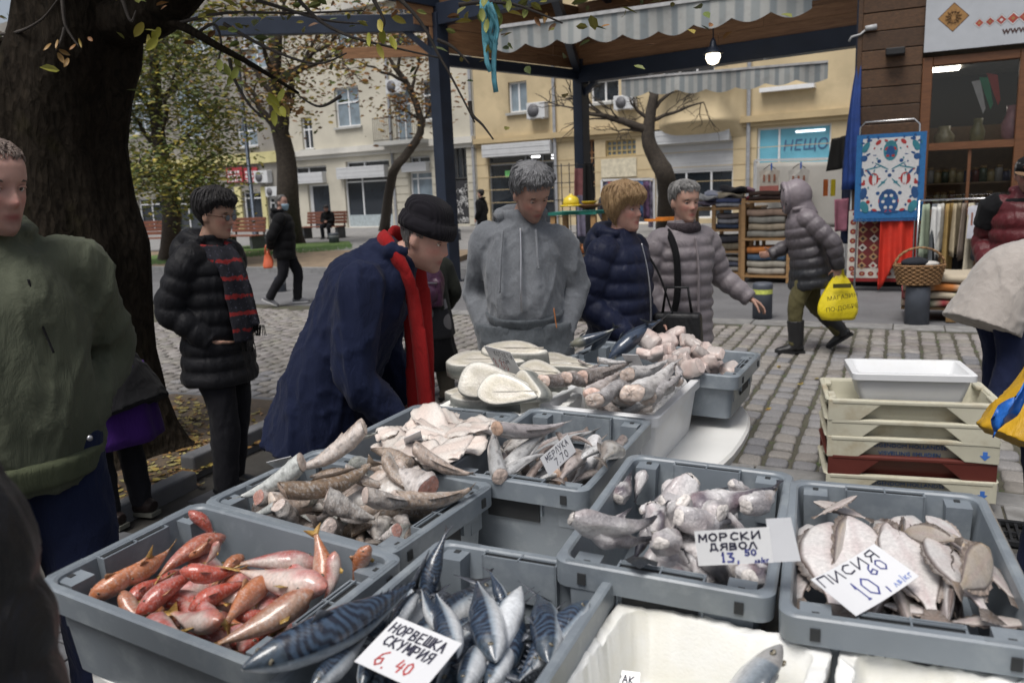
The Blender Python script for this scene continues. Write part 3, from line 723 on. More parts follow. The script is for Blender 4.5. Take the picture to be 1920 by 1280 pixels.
def bollard(px,py,h,r,label,band=None):
 P=gz(px,py,0.0 if py>500 else .09);t=thing('bollard',label,'bollard',P,0,'round grey street bollards')
 b=MB();b.tube([(0,0,0),(0,0,h-.03),(0,0,h-.005),(0,0,h)],[r,r,r*.96,r*.8],24);b.build('post',bm_,t)
 if band:
  b=MB();b.tube([(0,0,h-.13),(0,0,h-.075)],r*1.012,24,caps=(False,False));b.build('reflective_band',band,t)
  b=MB();b.tube([(0,0,h-.075),(0,0,h-.04)],r*1.02,24,caps=(False,False));b.build('collar',bm_,t)
 return t
bollard(1429,596,.43,.115,'grey bollard with a yellow reflective band on the pavement edge',M('band_yellow',(.5,.55,.12),.4,.3,30))
bollard(1718,606,.42,.125,'grey bollard carrying the wicker basket')
bollard(527,546,.27,.1,'grey bollard behind the bending blue jacket',bw)
bollard(627,457,.36,.17,'pale topped bollard in front of the seated person',bw)
bollard(499,459,.36,.15,'small bollard beside the street lamp',bw)
bollard(856,450,.36,.15,'small bollard beyond the front blue post',bw)
P=gz(572,832);t=thing('post_stand','dark round cast iron post foot behind the bending blue jacket','post',P)
b=MB();b.tube([(0,0,-.01),(0,0,.02),(0,0,.035),(0,0,.06),(0,0,.075),(0,0,.1)],[.12,.12,.1,.085,.06,.05],24);b.build('foot',bm_,t)
b=MB();b.tube([(0,0,.08),(0,0,.34)],.045,16);b.build('shaft',bm_,t)
navy=M('navy_steel',(.018,.026,.045),.45,.2,3,.05,metal=.2)
plank_m=NT('larch_plank');v=plank_m.coords((.6,9,9));c=plank_m.ramp(plank_m.noise(v,5,5,.6,.6),[(.3,(.19,.09,.04)),(.7,(.36,.19,.09))])
oi=plank_m.n('ObjectInfo');h=plank_m.n('HueSaturation');plank_m.l(plank_m.math('MULTIPLY_ADD',oi.outputs['Random'],.5,.75),h.inputs['Value']);plank_m.l(c,h.inputs['Color'])
plank_m=plank_m.fin(h.outputs[0],.6,plank_m.bump(plank_m.noise(v,14,4),.3,.004))
plank_d=NT('stained_plank');v=plank_d.coords((.6,9,9));c=plank_d.ramp(plank_d.noise(v,5,5,.6,.6),[(.3,(.045,.022,.01)),(.7,(.1,.05,.022))])
oi=plank_d.n('ObjectInfo');h=plank_d.n('HueSaturation');plank_d.l(plank_d.math('MULTIPLY_ADD',oi.outputs['Random'],.5,.75),h.inputs['Value']);plank_d.l(c,h.inputs['Color'])
plank_d=plank_d.fin(h.outputs[0],.55,plank_d.bump(plank_d.noise(v,14,4),.3,.004))
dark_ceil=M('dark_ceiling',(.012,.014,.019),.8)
p1=gz(846,527);p1.z=0;p2=gy(1092,300,17.8);p2.z=0
p3=gy(1600,95,14.4);p3.z=0
pav=thing('market_canopy','navy steel market canopy with brown plank fascia roofing the stalls','canopy',p1)
def pb(name,fn,m,bv=0):
 b=MB();fn(b);V=b.v;b.v=[x-np.array(p1)for x in V];o=b.build(name,m,pav)
 if bv:bevel(o,bv)
 return o
Z=lambda P,z:Vector((P.x,P.y,z))
dB=(p2-p1).normalized()
pb('post',lambda b:b.bar(Z(p1,0),Z(p1,4.75),.27,.27,up=dB),navy,.01);pb('post',lambda b:b.bar(Z(p2,0),Z(p2,4.3),.25,.25,up=dB),navy,.01)
pb('base_plate',lambda b:b.box(Z(p1,.01),(.42,.42,.02),rz=math.atan2(dB.y,dB.x)),navy);
L1=gz(440,50,4.65);L1b=L1+(L1-Z(p1,4.65))*.1
pb('beam',lambda b:b.bar(Z(p1,4.6),L1b,.16,.3),navy,.008)
F1=gz(935,5,4.7);dF=(Z(F1,0)-p1).normalized()
pb('beam',lambda b:b.bar(Z(p1,4.72),Z(p1+dF*7.5,4.72),.2,.36),navy,.008)
pb('beam',lambda b:b.bar(Z(p1,3.98),Z(p2,3.98),.14,.2),navy,.008)
p3x=p2+(p3-p2)*1.35
pb('beam',lambda b:b.bar(Z(p2,3.98),Z(p3x,3.98),.3,.34),navy,.008)
pb('brace',lambda b:b.bar(Z(p2+dB*-.1,4.1),Z(p2,4.1)+Vector((-.9,-4.2,1.0)),.14,.22),navy,.008)
pb('brace',lambda b:b.bar(Z(p1,4.0),Z(p1,4.6)+(L1-Z(p1,4.65)).normalized()*.7,.1,.1),navy)
pb('brace',lambda b:b.bar(Z(p2,3.5),Z(p2,3.95)+(p3-p2).normalized()*.5,.1,.1),navy)
pb('beam',lambda b:b.bar(Z(p1,5.0),gz(700,-25,5.0),.18,.3),navy)
q=random.Random(9)
def planks(A,B,z0,n,hgt,m,off,first=0.0,stag=0.0,cut=None):
 d=(B-A);L=d.length;d.normalize();nn=Vector((d.y,-d.x,0))
 for k in range(n):
  a=first+k*0+stag*(n-1-k);
  x=a
  while x<L-.05:
   x2=min(L,x+q.uniform(2.2,4.2));
   if L-x2<.8:x2=L
   b=MB();hl=(x2-x)/2-.004;b.box((0,0,0),(2*hl,.03,hgt-.004));o=b.build('plank',m,pav)
   P=A+d*((x+x2)/2)+nn*(off+q.uniform(-.004,.004));o.location=Z(P,z0+hgt*(k+.5))-p1;o.rotation_euler=(q.uniform(-.02,.02),0,math.atan2(d.y,d.x));bevel(o,.004,1)
   x=x2
planks(p2-(p3-p2).normalized()*.0,p3x,4.16,6,.21,plank_m,.05)
planks(p1-dB*1.6,p2,4.1,6,.21,plank_m,.02,0,.35)
A=L1+Vector((0,0,0));
planks(Z(p1,0)-(Z(p1,0)-Z(L1,0))*.52,Z(p1,0),4.2,1,.21,plank_m,-1.0)
c_=[Z(p1,5.55),Z(p2,5.58),Z(p3x,5.6),Z(p3x+Vector((-.2,-.5,0)),5.6),Z(p1+dF*.5,5.58)]
def roof(b):
 n=len(c_);b.add([list(p)for p in c_]+[[p.x,p.y,p.z+.15]for p in c_],[tuple(range(n))[::-1],tuple(range(n,2*n))]+[(i,(i+1)%n,n+(i+1)%n,n+i)for i in range(n)])
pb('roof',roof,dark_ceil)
for k in range(5):
 t=(k+.5)/5;a=p2.lerp(p3x,t);bnd=a+Vector((-.2,-.5,0))
 pb('rafter',lambda b:b.bar(Z(a,5.42),Z(bnd,5.42),.12,.24),navy)
pb('spot_light',lambda b:b.tube([Z(p2.lerp(p3,.3),3.87)+Vector((0,-.1,0)),Z(p2.lerp(p3,.3),3.8)+Vector((0,-.1,0))],.06,10),metal_w)
pb('spot_light',lambda b:b.tube([Z(p2.lerp(p3,.72),3.87)+Vector((0,-.1,0)),Z(p2.lerp(p3,.72),3.8)+Vector((0,-.1,0))],.06,10),metal_w)
lc=gy(1337,108,14.6);lt=thing('hanging_lantern','small bell lantern with a glowing bulb hanging under the plank fascia','lamp',lc)
b=MB();b.tube([(0,0,.32),(0,0,.26),(0,0,.2),(0,0,.12),(0,0,.085),(0,0,.06)],[.02,.05,.06,.12,.17,.18],18);b.tube([(0,0,.3),(0,0,1.6)],.012,6);b.build('shade',navy,lt)
e2=NT('lantern_glow');e2.b.inputs['Base Color'].default_value=(.9,.85,.7,1);e2.b.inputs['Emission Color'].default_value=(1,.88,.66,1);e2.b.inputs['Emission Strength'].default_value=2.2
b=MB();b.tube([(0,0,.06),(0,0,0),(0,0,-.09),(0,0,-.12)],[.12,.13,.09,.03],16);b.build('glass_bulb',e2.m,lt)
stripe=[(.36,.365,.35),(.2,.225,.235),(.36,.365,.35),(.25,.27,.27)]
def awning(name,label,A,B,zb,drop,back,rise,n_sc):
 d=B-A;L=d.length;d.normalize();nb=Vector((-d.y,d.x,0))
 if nb.y<0:nb=-nb
 t=thing(name,label,'awning',Z(A,zb));o0=Z(A,zb)
 N=int(L/.03);b=MB();V=[];C=[]
 q=random.Random(n_sc)
 for i in range(N+1):
  x=i*L/N;ph=x/L*n_sc*math.pi;sc=.09*abs(math.sin(ph));w_=.03*math.sin(x*3.1)+.02*math.sin(x*7.3+1)
  col=stripe[int(x/.11)%4]
  for z,o in((drop,0),(drop*.5,w_*.6),(-sc+.03*math.sin(x*1.9),w_)):
   V.append(d*x+nb*o+Vector((0,0,z)));C.append(col)
 F=[(3*i+j,3*i+3+j,3*i+4+j,3*i+1+j)for i in range(N)for j in(0,1)]
 b.add(V,F,0,True,C);b.build('valance',M('awning_cloth',(1,1,1),.85,.08,5,.1,vcol=True,dirt=.35,dcol=(.12,.11,.1)),t)
 b=MB();V=[];C=[]
 for i in range(N+1):
  x=i*L/N;col=stripe[int(x/.11)%4]
  for j in range(5):tt=j/4;V.append(d*x+nb*(back*tt)+Vector((0,0,drop+rise*tt-.03*math.sin(math.pi*tt))));C.append(col)
 F=[(5*i+j,5*i+5+j,5*i+6+j,5*i+1+j)for i in range(N)for j in range(4)]
 b.add(V,F,0,True,C);b.build('canopy_cloth',M('awning_cloth',(1,1,1)),t)
 b=MB();b.bar(Vector((0,0,drop+.02)),d*L+Vector((0,0,drop+.02)),.05,.05);b.build('front_bar',M('awning_bar',(.4,.4,.4),.5),t)
 for f in(.2,.8):b=MB();b.bar(d*L*f+Vector((0,0,drop)),d*L*f+nb*back+Vector((0,0,drop+rise-.1)),.05,.04);b.build('arm',M('awning_bar',(.4,.4,.4),.5),t)
 return t
A1=gy(928,92,13.0);B1=gy(1522,22,11.1);zb=(A1.z+B1.z)/2
awning('striped_awning','faded grey striped awning with a scalloped edge hanging in front of the planks',gz(928,92,zb),gz(1522,18,zb),zb,.29,1.6,.12,9)
zb=3.85
awning('striped_awning','second grey striped awning with a scalloped edge, under the dark beam before the ochre house',gz(1165,178,zb),gz(1552,148,zb),zb,.36,1.3,.1,7)
KD=E1;KN=Vector((KD.y,-KD.x,0));KP=gy(1620,400,11.9);KP.z=0
def ks(px,py):
 P=gplane(px,py,KP,KN);return(P-KP).dot(KD),P.z
def kw(s,z,o=0.0):return KP+KD*s+KN*o+Vector((0,0,z))
def kbox(b,s0,s1,z0,z1,o0,o1,mat=0):return b.box(kw((s0+s1)/2,(z0+z1)/2,(o0+o1)/2)-KP,(abs(s1-s0),abs(o1-o0),abs(z1-z0)),rz=SA,mat=mat)
def krect(x0,y0,x1,y1):
 a,b_,c,d=ks(x0,y0),ks(x1,y1),ks(x0,y1),ks(x1,y0);return(a[0]+c[0])/2,(b_[0]+d[0])/2,(b_[1]+c[1])/2,(a[1]+d[1])/2
kio=thing('souvenir_kiosk','dark brown plank kiosk with a lit shop window and a white sign, right','kiosk',KP)
def kb(name,fn,m,parent=None,bv=0):
 b=MB();fn(b);o=b.build(name,m,parent or kio)
 if bv:bevel(o,bv,1)
 return o
k0=ks(1612,200)[0];kW=krect(1742,118,1902,392);k1=kW[1]+3.4;kH=5.0
frm=M('window_wood',(.13,.052,.02),.5,.25,6,.2,stretch=(1,1,6))
fw_=.13
z=0.06
while z<kH-.05:
 h_=.255
 segs=[(k0,k1)]
 if z+h_>kW[2]-.1 and z<kW[3]+.12:segs=[(k0,kW[0]-fw_),(kW[1]+fw_,k1)]
 for a,c in segs:kb('plank',lambda b:kbox(b,a,c-.003,z+.006,min(z+h_-.006,kH),-.05,q.uniform(-.004,.006)),plank_d,bv=.006)
 z+=h_
kb('side_wall',lambda b:(kbox(b,k0-.06,k0-.002,0,kH,-4,.0)),plank_d)
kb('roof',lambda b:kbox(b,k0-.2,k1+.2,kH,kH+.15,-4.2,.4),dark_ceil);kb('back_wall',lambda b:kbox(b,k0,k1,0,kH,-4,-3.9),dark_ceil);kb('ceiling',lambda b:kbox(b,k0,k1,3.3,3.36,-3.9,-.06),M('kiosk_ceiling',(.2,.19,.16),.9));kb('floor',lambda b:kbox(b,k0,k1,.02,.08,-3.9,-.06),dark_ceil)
win=kb('window',lambda b:(kbox(b,kW[0]-fw_,kW[0],kW[2]-.1,kW[3]+.12,-.08,.035),kbox(b,kW[1],kW[1]+fw_,kW[2]-.1,kW[3]+.12,-.08,.035),kbox(b,kW[0],kW[1],kW[3],kW[3]+.12,-.08,.03),kbox(b,kW[0],kW[1],kW[2]-.1,kW[2],-.08,.03)),frm,bv=.008)
zm=ks(1820,272)[1]
kb('mullion',lambda b:kbox(b,kW[0],kW[1],zm-.05,zm+.05,-.07,.02),frm,win)
kb('mullion',lambda b:kbox(b,kW[0]+(kW[1]-kW[0])*.5-.02,kW[0]+(kW[1]-kW[0])*.5+.02,kW[2],zm-.05,-.07,-.01),frm,win)
gl=bpy.data.materials.new('clear_glass');gl.use_nodes=True;g_t=gl.node_tree;g_t.nodes.clear()
o_=g_t.nodes.new('ShaderNodeOutputMaterial');mx=g_t.nodes.new('ShaderNodeMixShader');tr=g_t.nodes.new('ShaderNodeBsdfTransparent');gs=g_t.nodes.new('ShaderNodeBsdfGlossy');gs.inputs['Roughness'].default_value=.01
fz=g_t.nodes.new('ShaderNodeFresnel');fz.inputs[0].default_value=1.7;g_t.links.new(fz.outputs[0],mx.inputs[0]);g_t.links.new(tr.outputs[0],mx.inputs[1]);g_t.links.new(gs.outputs[0],mx.inputs[2]);g_t.links.new(mx.outputs[0],o_.inputs[0])
for a,c in((kW[2],zm-.05),(zm+.05,kW[3])):kb('pane',lambda b:b.quad(kw(kW[0],a,-.04)-KP,kw(kW[1],a,-.04)-KP,kw(kW[1],c,-.04)-KP,kw(kW[0],c,-.04)-KP),gl,win)
pn=NT('ceiling_panel');pn.b.inputs['Emission Color'].default_value=(1,.93,.82,1);pn.b.inputs['Emission Strength'].default_value=6
for s_,o in((kW[0]+1.45,-1.5),(kW[0]+.2,-2.4),(kW[0]+2.6,-2.6)):kb('light_panel',lambda b:kbox(b,s_-.25,s_+.25,3.28,3.298,o-.25,o+.25),pn.m)
cab=thing('display_cabinet','wooden display cabinet with rows of jars inside the kiosk window','cabinet',KP)
cbm=M('cabinet_wood',(.2,.12,.05),.5,.2,6,.1)
kb('shelf',lambda b:kbox(b,kW[0]-.2,kW[1]+.3,zm-.02,zm+.01,-.9,-.15),cbm,cab)
zs_=[kW[2]+.02,kW[2]+(zm-kW[2])*.42,zm-.34+.1]
for z in zs_[:2]:kb('shelf',lambda b:kbox(b,kW[0]-.2,kW[1]+.3,z-.02,z,-.5,-.14),cbm,cab)
kb('back_panel',lambda b:kbox(b,kW[0]-.2,kW[1]+.3,.1,zm+.3,-.94,-.9),cbm,cab)
q=random.Random(31);jc=[(.1,.02,.02),(.3,.25,.12),(.05,.08,.05),(.3,.3,.28),(.12,.06,.03),(.05,.06,.12)]
jm=[M('jar_%d'%i,c,.25,.2,12,0)for i,c in enumerate(jc)];lidm=M('jar_lid',(.25,.16,.06),.4)
for z in zs_[:2]:
 n_=11
 for k in range(n_):
  s_=kW[0]+.05+(kW[1]-kW[0]-.08)*k/(n_-1);h_=q.uniform(.16,.24);r_=.05;jk=q.randrange(6)
  jar=thing('jar','small %s jar in a row in the kiosk window'%('maroon','cream','dark green','white','brown','navy')[jk],'jar',kw(s_,z,-.3),0,'jars in the kiosk window')
  b=MB();b.tube([(0,0,0),(0,0,h_*.75),(0,0,h_*.85)],[r_,r_,r_*.8],10);b.build('body',jm[jk],jar)
  b=MB();b.tube([(0,0,h_*.85),(0,0,h_)],r_*.85,10);b.build('lid',lidm,jar)
def vase(s,o,h_,r_,m,label,nm='vase',cat='vase'):
 b=MB();b.tube([(0,0,0),(0,0,h_*.2),(0,0,h_*.5),(0,0,h_*.8),(0,0,h_)],[r_*.5,r_*.9,r_,r_*.55,r_*.6],16)
 o_=b.build(nm,m);o_.location=kw(s,zm+.012,o);tag(o_,label,cat)
vase(kW[0]+1.02,-.3,.5,.13,M('pink_glaze',(.5,.25,.3),.3),'tall pink vase in the upper kiosk window')
vase(kW[0]+.2,-.35,.28,.14,M('cream_glaze',(.4,.36,.22),.3),'round cream pot at the left of the upper kiosk window')
vase(kW[0]+.62,-.4,.36,.1,M('olive_glaze',(.25,.24,.12),.3),'olive jug in the upper kiosk window')
vase(kW[0]+1.32,-.4,.6,.16,M('green_glaze',(.05,.12,.1),.3),'dark green vase at the right of the upper kiosk window')
b=MB()
for k,c in enumerate(((.6,.6,.6),(.02,.25,.13),(.4,.03,.03))):
 b.quad((-.06-.0+k*.1-.1,0,-.05),(.0+k*.1-.1,0.01,.0),(.12+k*.1-.1,.01,.38-k*.03),(.02+k*.1-.1,0,.42),col=c)
o=b.build('small_flag',M('flag_cloth',(1,1,1),.8,vcol=True));o.location=kw(kW[0]+.78,zm+.55,-.3);o.rotation_euler=(0,R(-30),SA);tag(o,'small white green and red flag inside the kiosk window','flag')
sg=krect(1735,-14,1995,88);sgt=thing('kiosk_sign','white kiosk sign with folk embroidery diamonds and a web address','sign',KP)
kb('panel',lambda b:kbox(b,sg[0],sg[1],sg[2],sg[3]+.1,.03,.1),M('sign_panel',(.42,.44,.47),.4,.04),sgt)
def dia(name,px,py,r,m,o,rr=None):
 s_,z_=ks(px,py);rr=rr or r
 return kb(name,lambda b:b.add([kw(s_-r,z_,o)-KP,kw(s_,z_-rr,o)-KP,kw(s_+r,z_,o)-KP,kw(s_,z_+rr,o)-KP],[(0,1,2,3)]),m,sgt)
mo=M('motif_ochre',(.3,.16,.05),.6);md=M('motif_dark',(.06,.025,.02),.6);mr=M('motif_red',(.32,.05,.035),.6);mg=M('motif_grey',(.2,.2,.2),.6);mw=M('motif_white',(.5,.5,.5),.6)
dia('diamond',1787,35,.19,md,.102);dia('diamond',1787,35,.18,mo,.103)
s_,z_=ks(1787,35)
def rays(b):
 for k in range(12):
  a=R(30*k+15);d_=Vector((math.cos(a),math.sin(a)))
  b.bar(kw(s_+d_.x*.03,z_+d_.y*.03,.1045)-KP,kw(s_+d_.x*.1,z_+d_.y*.1,.1045)-KP,.02,.0015);b.bar(kw(s_+d_.x*.07-d_.y*.02,z_+d_.y*.07+d_.x*.02,.1048)-KP,kw(s_+d_.x*.07+d_.y*.02,z_+d_.y*.07-d_.x*.02,.1048)-KP,.012,.0015)
tag(kb('sun_emblem',rays,md,sgt),kind='stuff')
for k,px in enumerate((1835,1855,1876,1898,1919,1940,1961)):
 py=46-(px-1835)*.145;R_=(.07,.07,.08,.09,.085,.08,.08)[k]
 dia('diamond',px,py,R_,mg,.102);dia('diamond',px,py,R_*.93,mw,.103);dia('diamond',px,py,R_*.72,mr,.104);dia('diamond',px,py,R_*.28,mw if k==2 else mo,.105)
tx=text_mesh('www.',.13,md,sgt,'web_address',bold=True);s_,z_=ks(1903,58)
tx.matrix_parent_inverse=Matrix();o3=Matrix((KD,Vector((0,0,1)),KN)).transposed().to_4x4();tx.matrix_basis=Matrix.Translation(kw(s_,z_,.104)-KP)@o3
kb('lamp_box',lambda b:kbox(b,*krect(1661,93,1697,108),.0,.22),M('black_plastic',(.015,.015,.016),.5),sgt)if False else None
fl_=kb('flood_light',lambda b:kbox(b,*krect(1661,93,1697,106),.0,.22),M('black_plastic',(.015,.015,.016),.5),kio,.01)
pc=gy(1606,300,12.2);pc.z=0
t=thing('kiosk_post','black steel post at the kiosk corner with a security camera above','post',pc);b=MB();b.box((0,0,2.5),(.13,.13,5.0),rz=SA);b.build('shaft',navy,t)
b=MB();b.tube([(.1,-.12,0),(.1,-.12,3.6)],.02,8);b.build('downpipe',metal_w,t)
cc=gy(1632,52,11.9);t=thing('security_camera','white security camera on a bent arm at the kiosk corner','camera',cc);wm=M('cam_white',(.45,.46,.47),.4)
b=MB();b.tube([(-.07,0,-.01),(.07,-.04,.0)],[.035,.04],12);b.build('housing',wm,t);b=MB();b.tube([(-.06,.02,-.03),(-.12,.05,-.08),(-.22,.1,-.1),(-.25,.12,-.16)],.015,8);b.build('arm',wm,t)
pf=gy(1598,355,12.0);t=thing('folded_parasol','blue folded market parasol strapped upright at the kiosk corner','parasol',Z(pf,0))
zt_,zb_=gy(1600,108,12).z,gy(1598,355,12).z;b=MB();q=random.Random(4);rings=[]
for k in range(14):
 f=k/13;z_=zb_+(zt_-zb_)*f;r0=.1*(1-f)**.6+.02;cx=-.06*math.sin(f*3)*(.4)+f*.05
 rings.append([(cx+math.cos(a*2*math.pi/24)*r0*(1+.28*math.sin(a*2*math.pi/24*5+k*.25)),math.sin(a*2*math.pi/24)*r0*(1+.28*math.sin(a*2*math.pi/24*5+k*.25)),z_)for a in range(24)])
b.loft(rings);b.build('cover',M('parasol_blue',(.012,.045,.2),.6,.3,5,.2),t);b=MB();b.tube([(0,0,0),(0,0,zb_+.3)],.025,8);b.build('pole',metal_w,t)
def cloth(name,m,pts,parent=None,folds=8,amp=.03,n=40,k_=14,depthdir=None,seed=0,thick=.012,taper=0.0,hem=0.0):
 """hanging cloth between two top points a-b with drop h"""
 a,bb,h_=pts;a=Vector(a);bb=Vector(bb);d=bb-a;L=d.length;d.normalize();nn=Vector((d.y,-d.x,0));q=random.Random(seed)
 ph=q.uniform(0,6);V=[]
 for side in(0,1):
  for i in range(n+1):
   x=i/n
   for j in range(k_+1):
    y=j/k_;A=amp*(.35+.65*y)*math.sin(2*math.pi*folds*x+ph+.6*math.sin(3*x+y*2))+amp*.5*math.sin(2*math.pi*folds*.43*x+ph*2)
    V.append(a+d*(L*(.5+(x-.5)*(1-taper*(1-y))))+nn*(A+(thick if side else 0))+Vector((0,0,-h_*y*(1+hem*math.sin(x*7+ph)))))
 m1=(n+1)*(k_+1);F=[];f=lambda s,i,j:s*m1+i*(k_+1)+j
 for i in range(n):
  for j in range(k_):F+=[(f(0,i,j),f(0,i,j+1),f(0,i+1,j+1),f(0,i+1,j)),(f(1,i,j),f(1,i+1,j),f(1,i+1,j+1),f(1,i,j+1))]
  F+=[(f(0,i,k_),f(1,i,k_),f(1,i+1,k_),f(0,i+1,k_)),(f(0,i,0),f(0,i+1,0),f(1,i+1,0),f(1,i,0))]
 for j in range(k_):F+=[(f(0,0,j),f(1,0,j),f(1,0,j+1),f(0,0,j+1)),(f(0,n,j),f(0,n,j+1),f(1,n,j+1),f(1,n,j))]
 b=MB();b.add(V,F,0,True);return b.build(name,m,parent)
chrome=M('chrome',(.6,.6,.6),.25,.05,3,0,metal=1)
RD=E1;ra=gy(1607,254,11.3);rbx=ra+RD*.86
rug=thing('floral_rug','blue and white floral rug hung on a chrome stand beside the kiosk','rug',ra)
def rugp(u,w_,o=0.0):return RD*(u*.86)+Vector((0,0,-1.14*(1-w_)))+KN*o
b=MB();b.box(tuple(rugp(.5,.5)),(.86,.012,1.14),rz=SA);b.build('field',M('rug_blue',(.02,.12,.3),.9,.15,40,.4),rug)
b=MB();b.box(tuple(rugp(.5,.52,.008)),(.7,.006,.98),rz=SA);b.build('panel',M('rug_white',(.5,.5,.5),.9,.08,40,.4),rug)
def rsh(pts,m,o,nm='motif',mir=True):
 b=MB()
 for sgn in((1,-1)if mir else(1,)):
  V=[rugp(.5+sgn*(x-.5),y,o)for x,y in pts];b.add(V,[tuple(range(len(V)))])
 return b.build(nm,m,rug)
def ell(cx,cy,rx,ry,rot=0,n=14):
 return[(cx+rx*math.cos(t)*math.cos(rot)-ry*math.sin(t)*math.sin(rot),cy+(rx*math.cos(t)*math.sin(rot)+ry*math.sin(t)*math.cos(rot))*.75)for t in[2*math.pi*k/n for k in range(n)]]
rt=M('rug_teal',(.03,.16,.2),.9);rn=M('rug_navy',(.015,.06,.17),.9);rr_=M('rug_red',(.3,.03,.03),.9);rw=M('rug_white',(.5,.5,.5))
O=.0125
rsh(ell(.5,.8,.105,.16),rt,O,mir=False);rsh(ell(.5,.79,.06,.09),rn,O+.001,mir=False);rsh(ell(.46,.74,.025,.02),rr_,O+.002)
rsh(ell(.5,.2,.15,.2),rn,O,mir=False)
for a in range(6):rsh(ell(.5+.08*math.cos(a*1.05),.2+.08*math.sin(a*1.05),.025,.025),rw,O+.001,mir=False)
rsh(ell(.73,.47,.075,.1),rr_,O);rsh(ell(.73,.46,.02,.085),rw,O+.001);rsh(ell(.7,.46,.012,.08),rw,O+.0012)
for cx,cy,rx,ry,ro,m in((.86,.85,.045,.09,.5,rt),(.82,.93,.03,.03,0,rn),(.88,.72,.05,.05,0,rn),(.87,.3,.05,.1,.2,rn),(.85,.14,.06,.1,-.4,rt),(.68,.9,.03,.05,.8,rr_),(.66,.68,.03,.03,0,rn),(.62,.62,.12,.012,.5,rt),(.75,.6,.12,.012,-.2,rt),(.8,.55,.05,.018,.9,rn),(.6,.42,.1,.012,-.8,rt),(.66,.3,.03,.03,0,rn),(.8,.2,.03,.03,0,rr_),(.9,.55,.025,.06,0,rn),(.55,.56,.02,.02,0,rn),(.7,.1,.04,.02,.3,rr_),(.62,.08,.03,.015,0,rn),(.88,.42,.03,.03,.0,rr_),(.57,.92,.03,.015,.4,rr_)):rsh(ell(cx,cy,rx,ry,ro),m,O+.0005)
rsh(ell(.5,.51,.03,.03),rn,O,mir=False)
qr=random.Random(77)
for k in range(46):
 rsh(ell(qr.uniform(.53,.94),qr.uniform(.06,.97),qr.uniform(.012,.035),qr.uniform(.008,.02),qr.uniform(0,3),8),(rn,rt,rr_,rn)[k%4],O+.0003)
b=MB()
for k in range(60):b.bar(rugp(k/59,0),rugp(k/59,-.035),.01,.006)
tag(b.build('fringe',M('rug_blue',(.02,.12,.3)),rug),kind='stuff')
st_=thing('rug_stand','chrome tube stand that carries the blue floral rug','stand',Z(ra,0));b=MB()
hz=ra.z;b.tube([RD*.04+KN*-.03,RD*.04+KN*-.03+Vector((0,0,hz+.1)),RD*.1+KN*-.03+Vector((0,0,hz+.17)),RD*.7+KN*-.03+Vector((0,0,hz+.17)),RD*.77+KN*-.03+Vector((0,0,hz+.1)),RD*.77+KN*-.03],.014,8);b.build('tube_frame',chrome,st_)
rc=gy(1592,394,11.5);W2,H2=.98,1.02
rg2=thing('patterned_rug','red rug with diamond pattern and white border hanging low beside the kiosk','rug',rc)
def r2(u,w_,o=0.0):return RD*(u*W2)+Vector((0,0,-H2*w_))+KN*o
b=MB();b.box(tuple(r2(.5,.5)),(W2,.012,H2),rz=SA);b.build('ground_weave',M('rug_dark_red',(.2,.015,.015),.9,.15,40,.4),rg2)
b=MB();b.box(tuple(r2(.5,.48,.007)),(W2,.004,H2*.94),rz=SA);b.build('border',M('rug_ivory',(.48,.45,.4),.9),rg2)
b=MB();b.box(tuple(r2(.5,.46,.010)),(W2*.72,.004,H2*.7),rz=SA);b.build('field',M('rug_maroon',(.13,.02,.02),.9),rg2)
def poly2(cx,cy,rx,ry,m,o,n=4,ph=0):b=MB();V=[r2(cx+rx*math.cos(2*math.pi*k/n+ph),cy+ry*math.sin(2*math.pi*k/n+ph),o)for k in range(n)][::-1];b.add(V,[tuple(range(n))]);return b.build('motif',m,rg2)
ta=M('rug_tan',(.33,.2,.1),.9);iv=M('rug_ivory',(.48,.45,.4));dk=M('rug_blackish',(.04,.02,.02),.9);dr_=M('rug_dark_red',(.2,.015,.015))
for i in range(5):
 for j in range(6):
  cx=.2+.15*i;cy=.15+.125*j;m=ta if(i+j)%3 else iv
  poly2(cx,cy,.062,.056,m,.0125);poly2(cx,cy,.03,.028,dr_ if(i*j)%2 else dk,.0131)
for i in range(8):
 for cy in(.055,.89):poly2(.09+.117*i,cy,.042,.034,dr_,.0095,8,R(22));poly2(.09+.117*i,cy,.018,.014,ta,.0101,8)
for j in range(6):
 for cx in(.065,.935):poly2(cx,.17+.13*j,.042,.04,dr_,.0095,8,R(22));poly2(cx,.17+.13*j,.018,.016,ta,.0101,8)
o=cloth('red_cloth',M('scarlet_cloth',(.5,.025,.01),.8,.12,8,.2),(gy(1652,384,11.2),gy(1724,384,11.0),1.0),folds=3.5,amp=.035,seed=3,hem=.18);tag(o,'plain bright red cloth hanging beside the patterned rug','cloth')
ra2=gy(1724,376,10.9);rl2=ra2+E1*1.5;rail=thing('clothes_rail','metal clothes rail hung with folk shirts in front of the kiosk','clothes rail',Z(ra2,0))
b=MB();b.tube([(0,0,ra2.z),E1*1.9+Vector((0,0,ra2.z))],.016,8);b.build('bar',chrome,rail)
for s_ in(0,1.9):b=MB();b.tube([E1*s_,E1*s_+Vector((0,0,ra2.z))],.016,8);b.build('upright',chrome,rail)
gcol=[('pale green',(.32,.38,.28)),('grey',(.12,.13,.14)),('white',(.5,.49,.45)),('ochre',(.3,.2,.07)),('beige',(.36,.3,.2)),('taupe',(.2,.16,.13)),('cream',(.45,.4,.3)),('charcoal',(.05,.05,.06)),('ivory',(.45,.42,.36)),('straw',(.4,.32,.18)),('maroon',(.12,.012,.015)),('wine',(.16,.015,.02)),('black',(.015,.012,.012)),('deep red',(.2,.015,.012)),('linen',(.38,.33,.26)),('brown',(.1,.05,.03))]
q=random.Random(8)
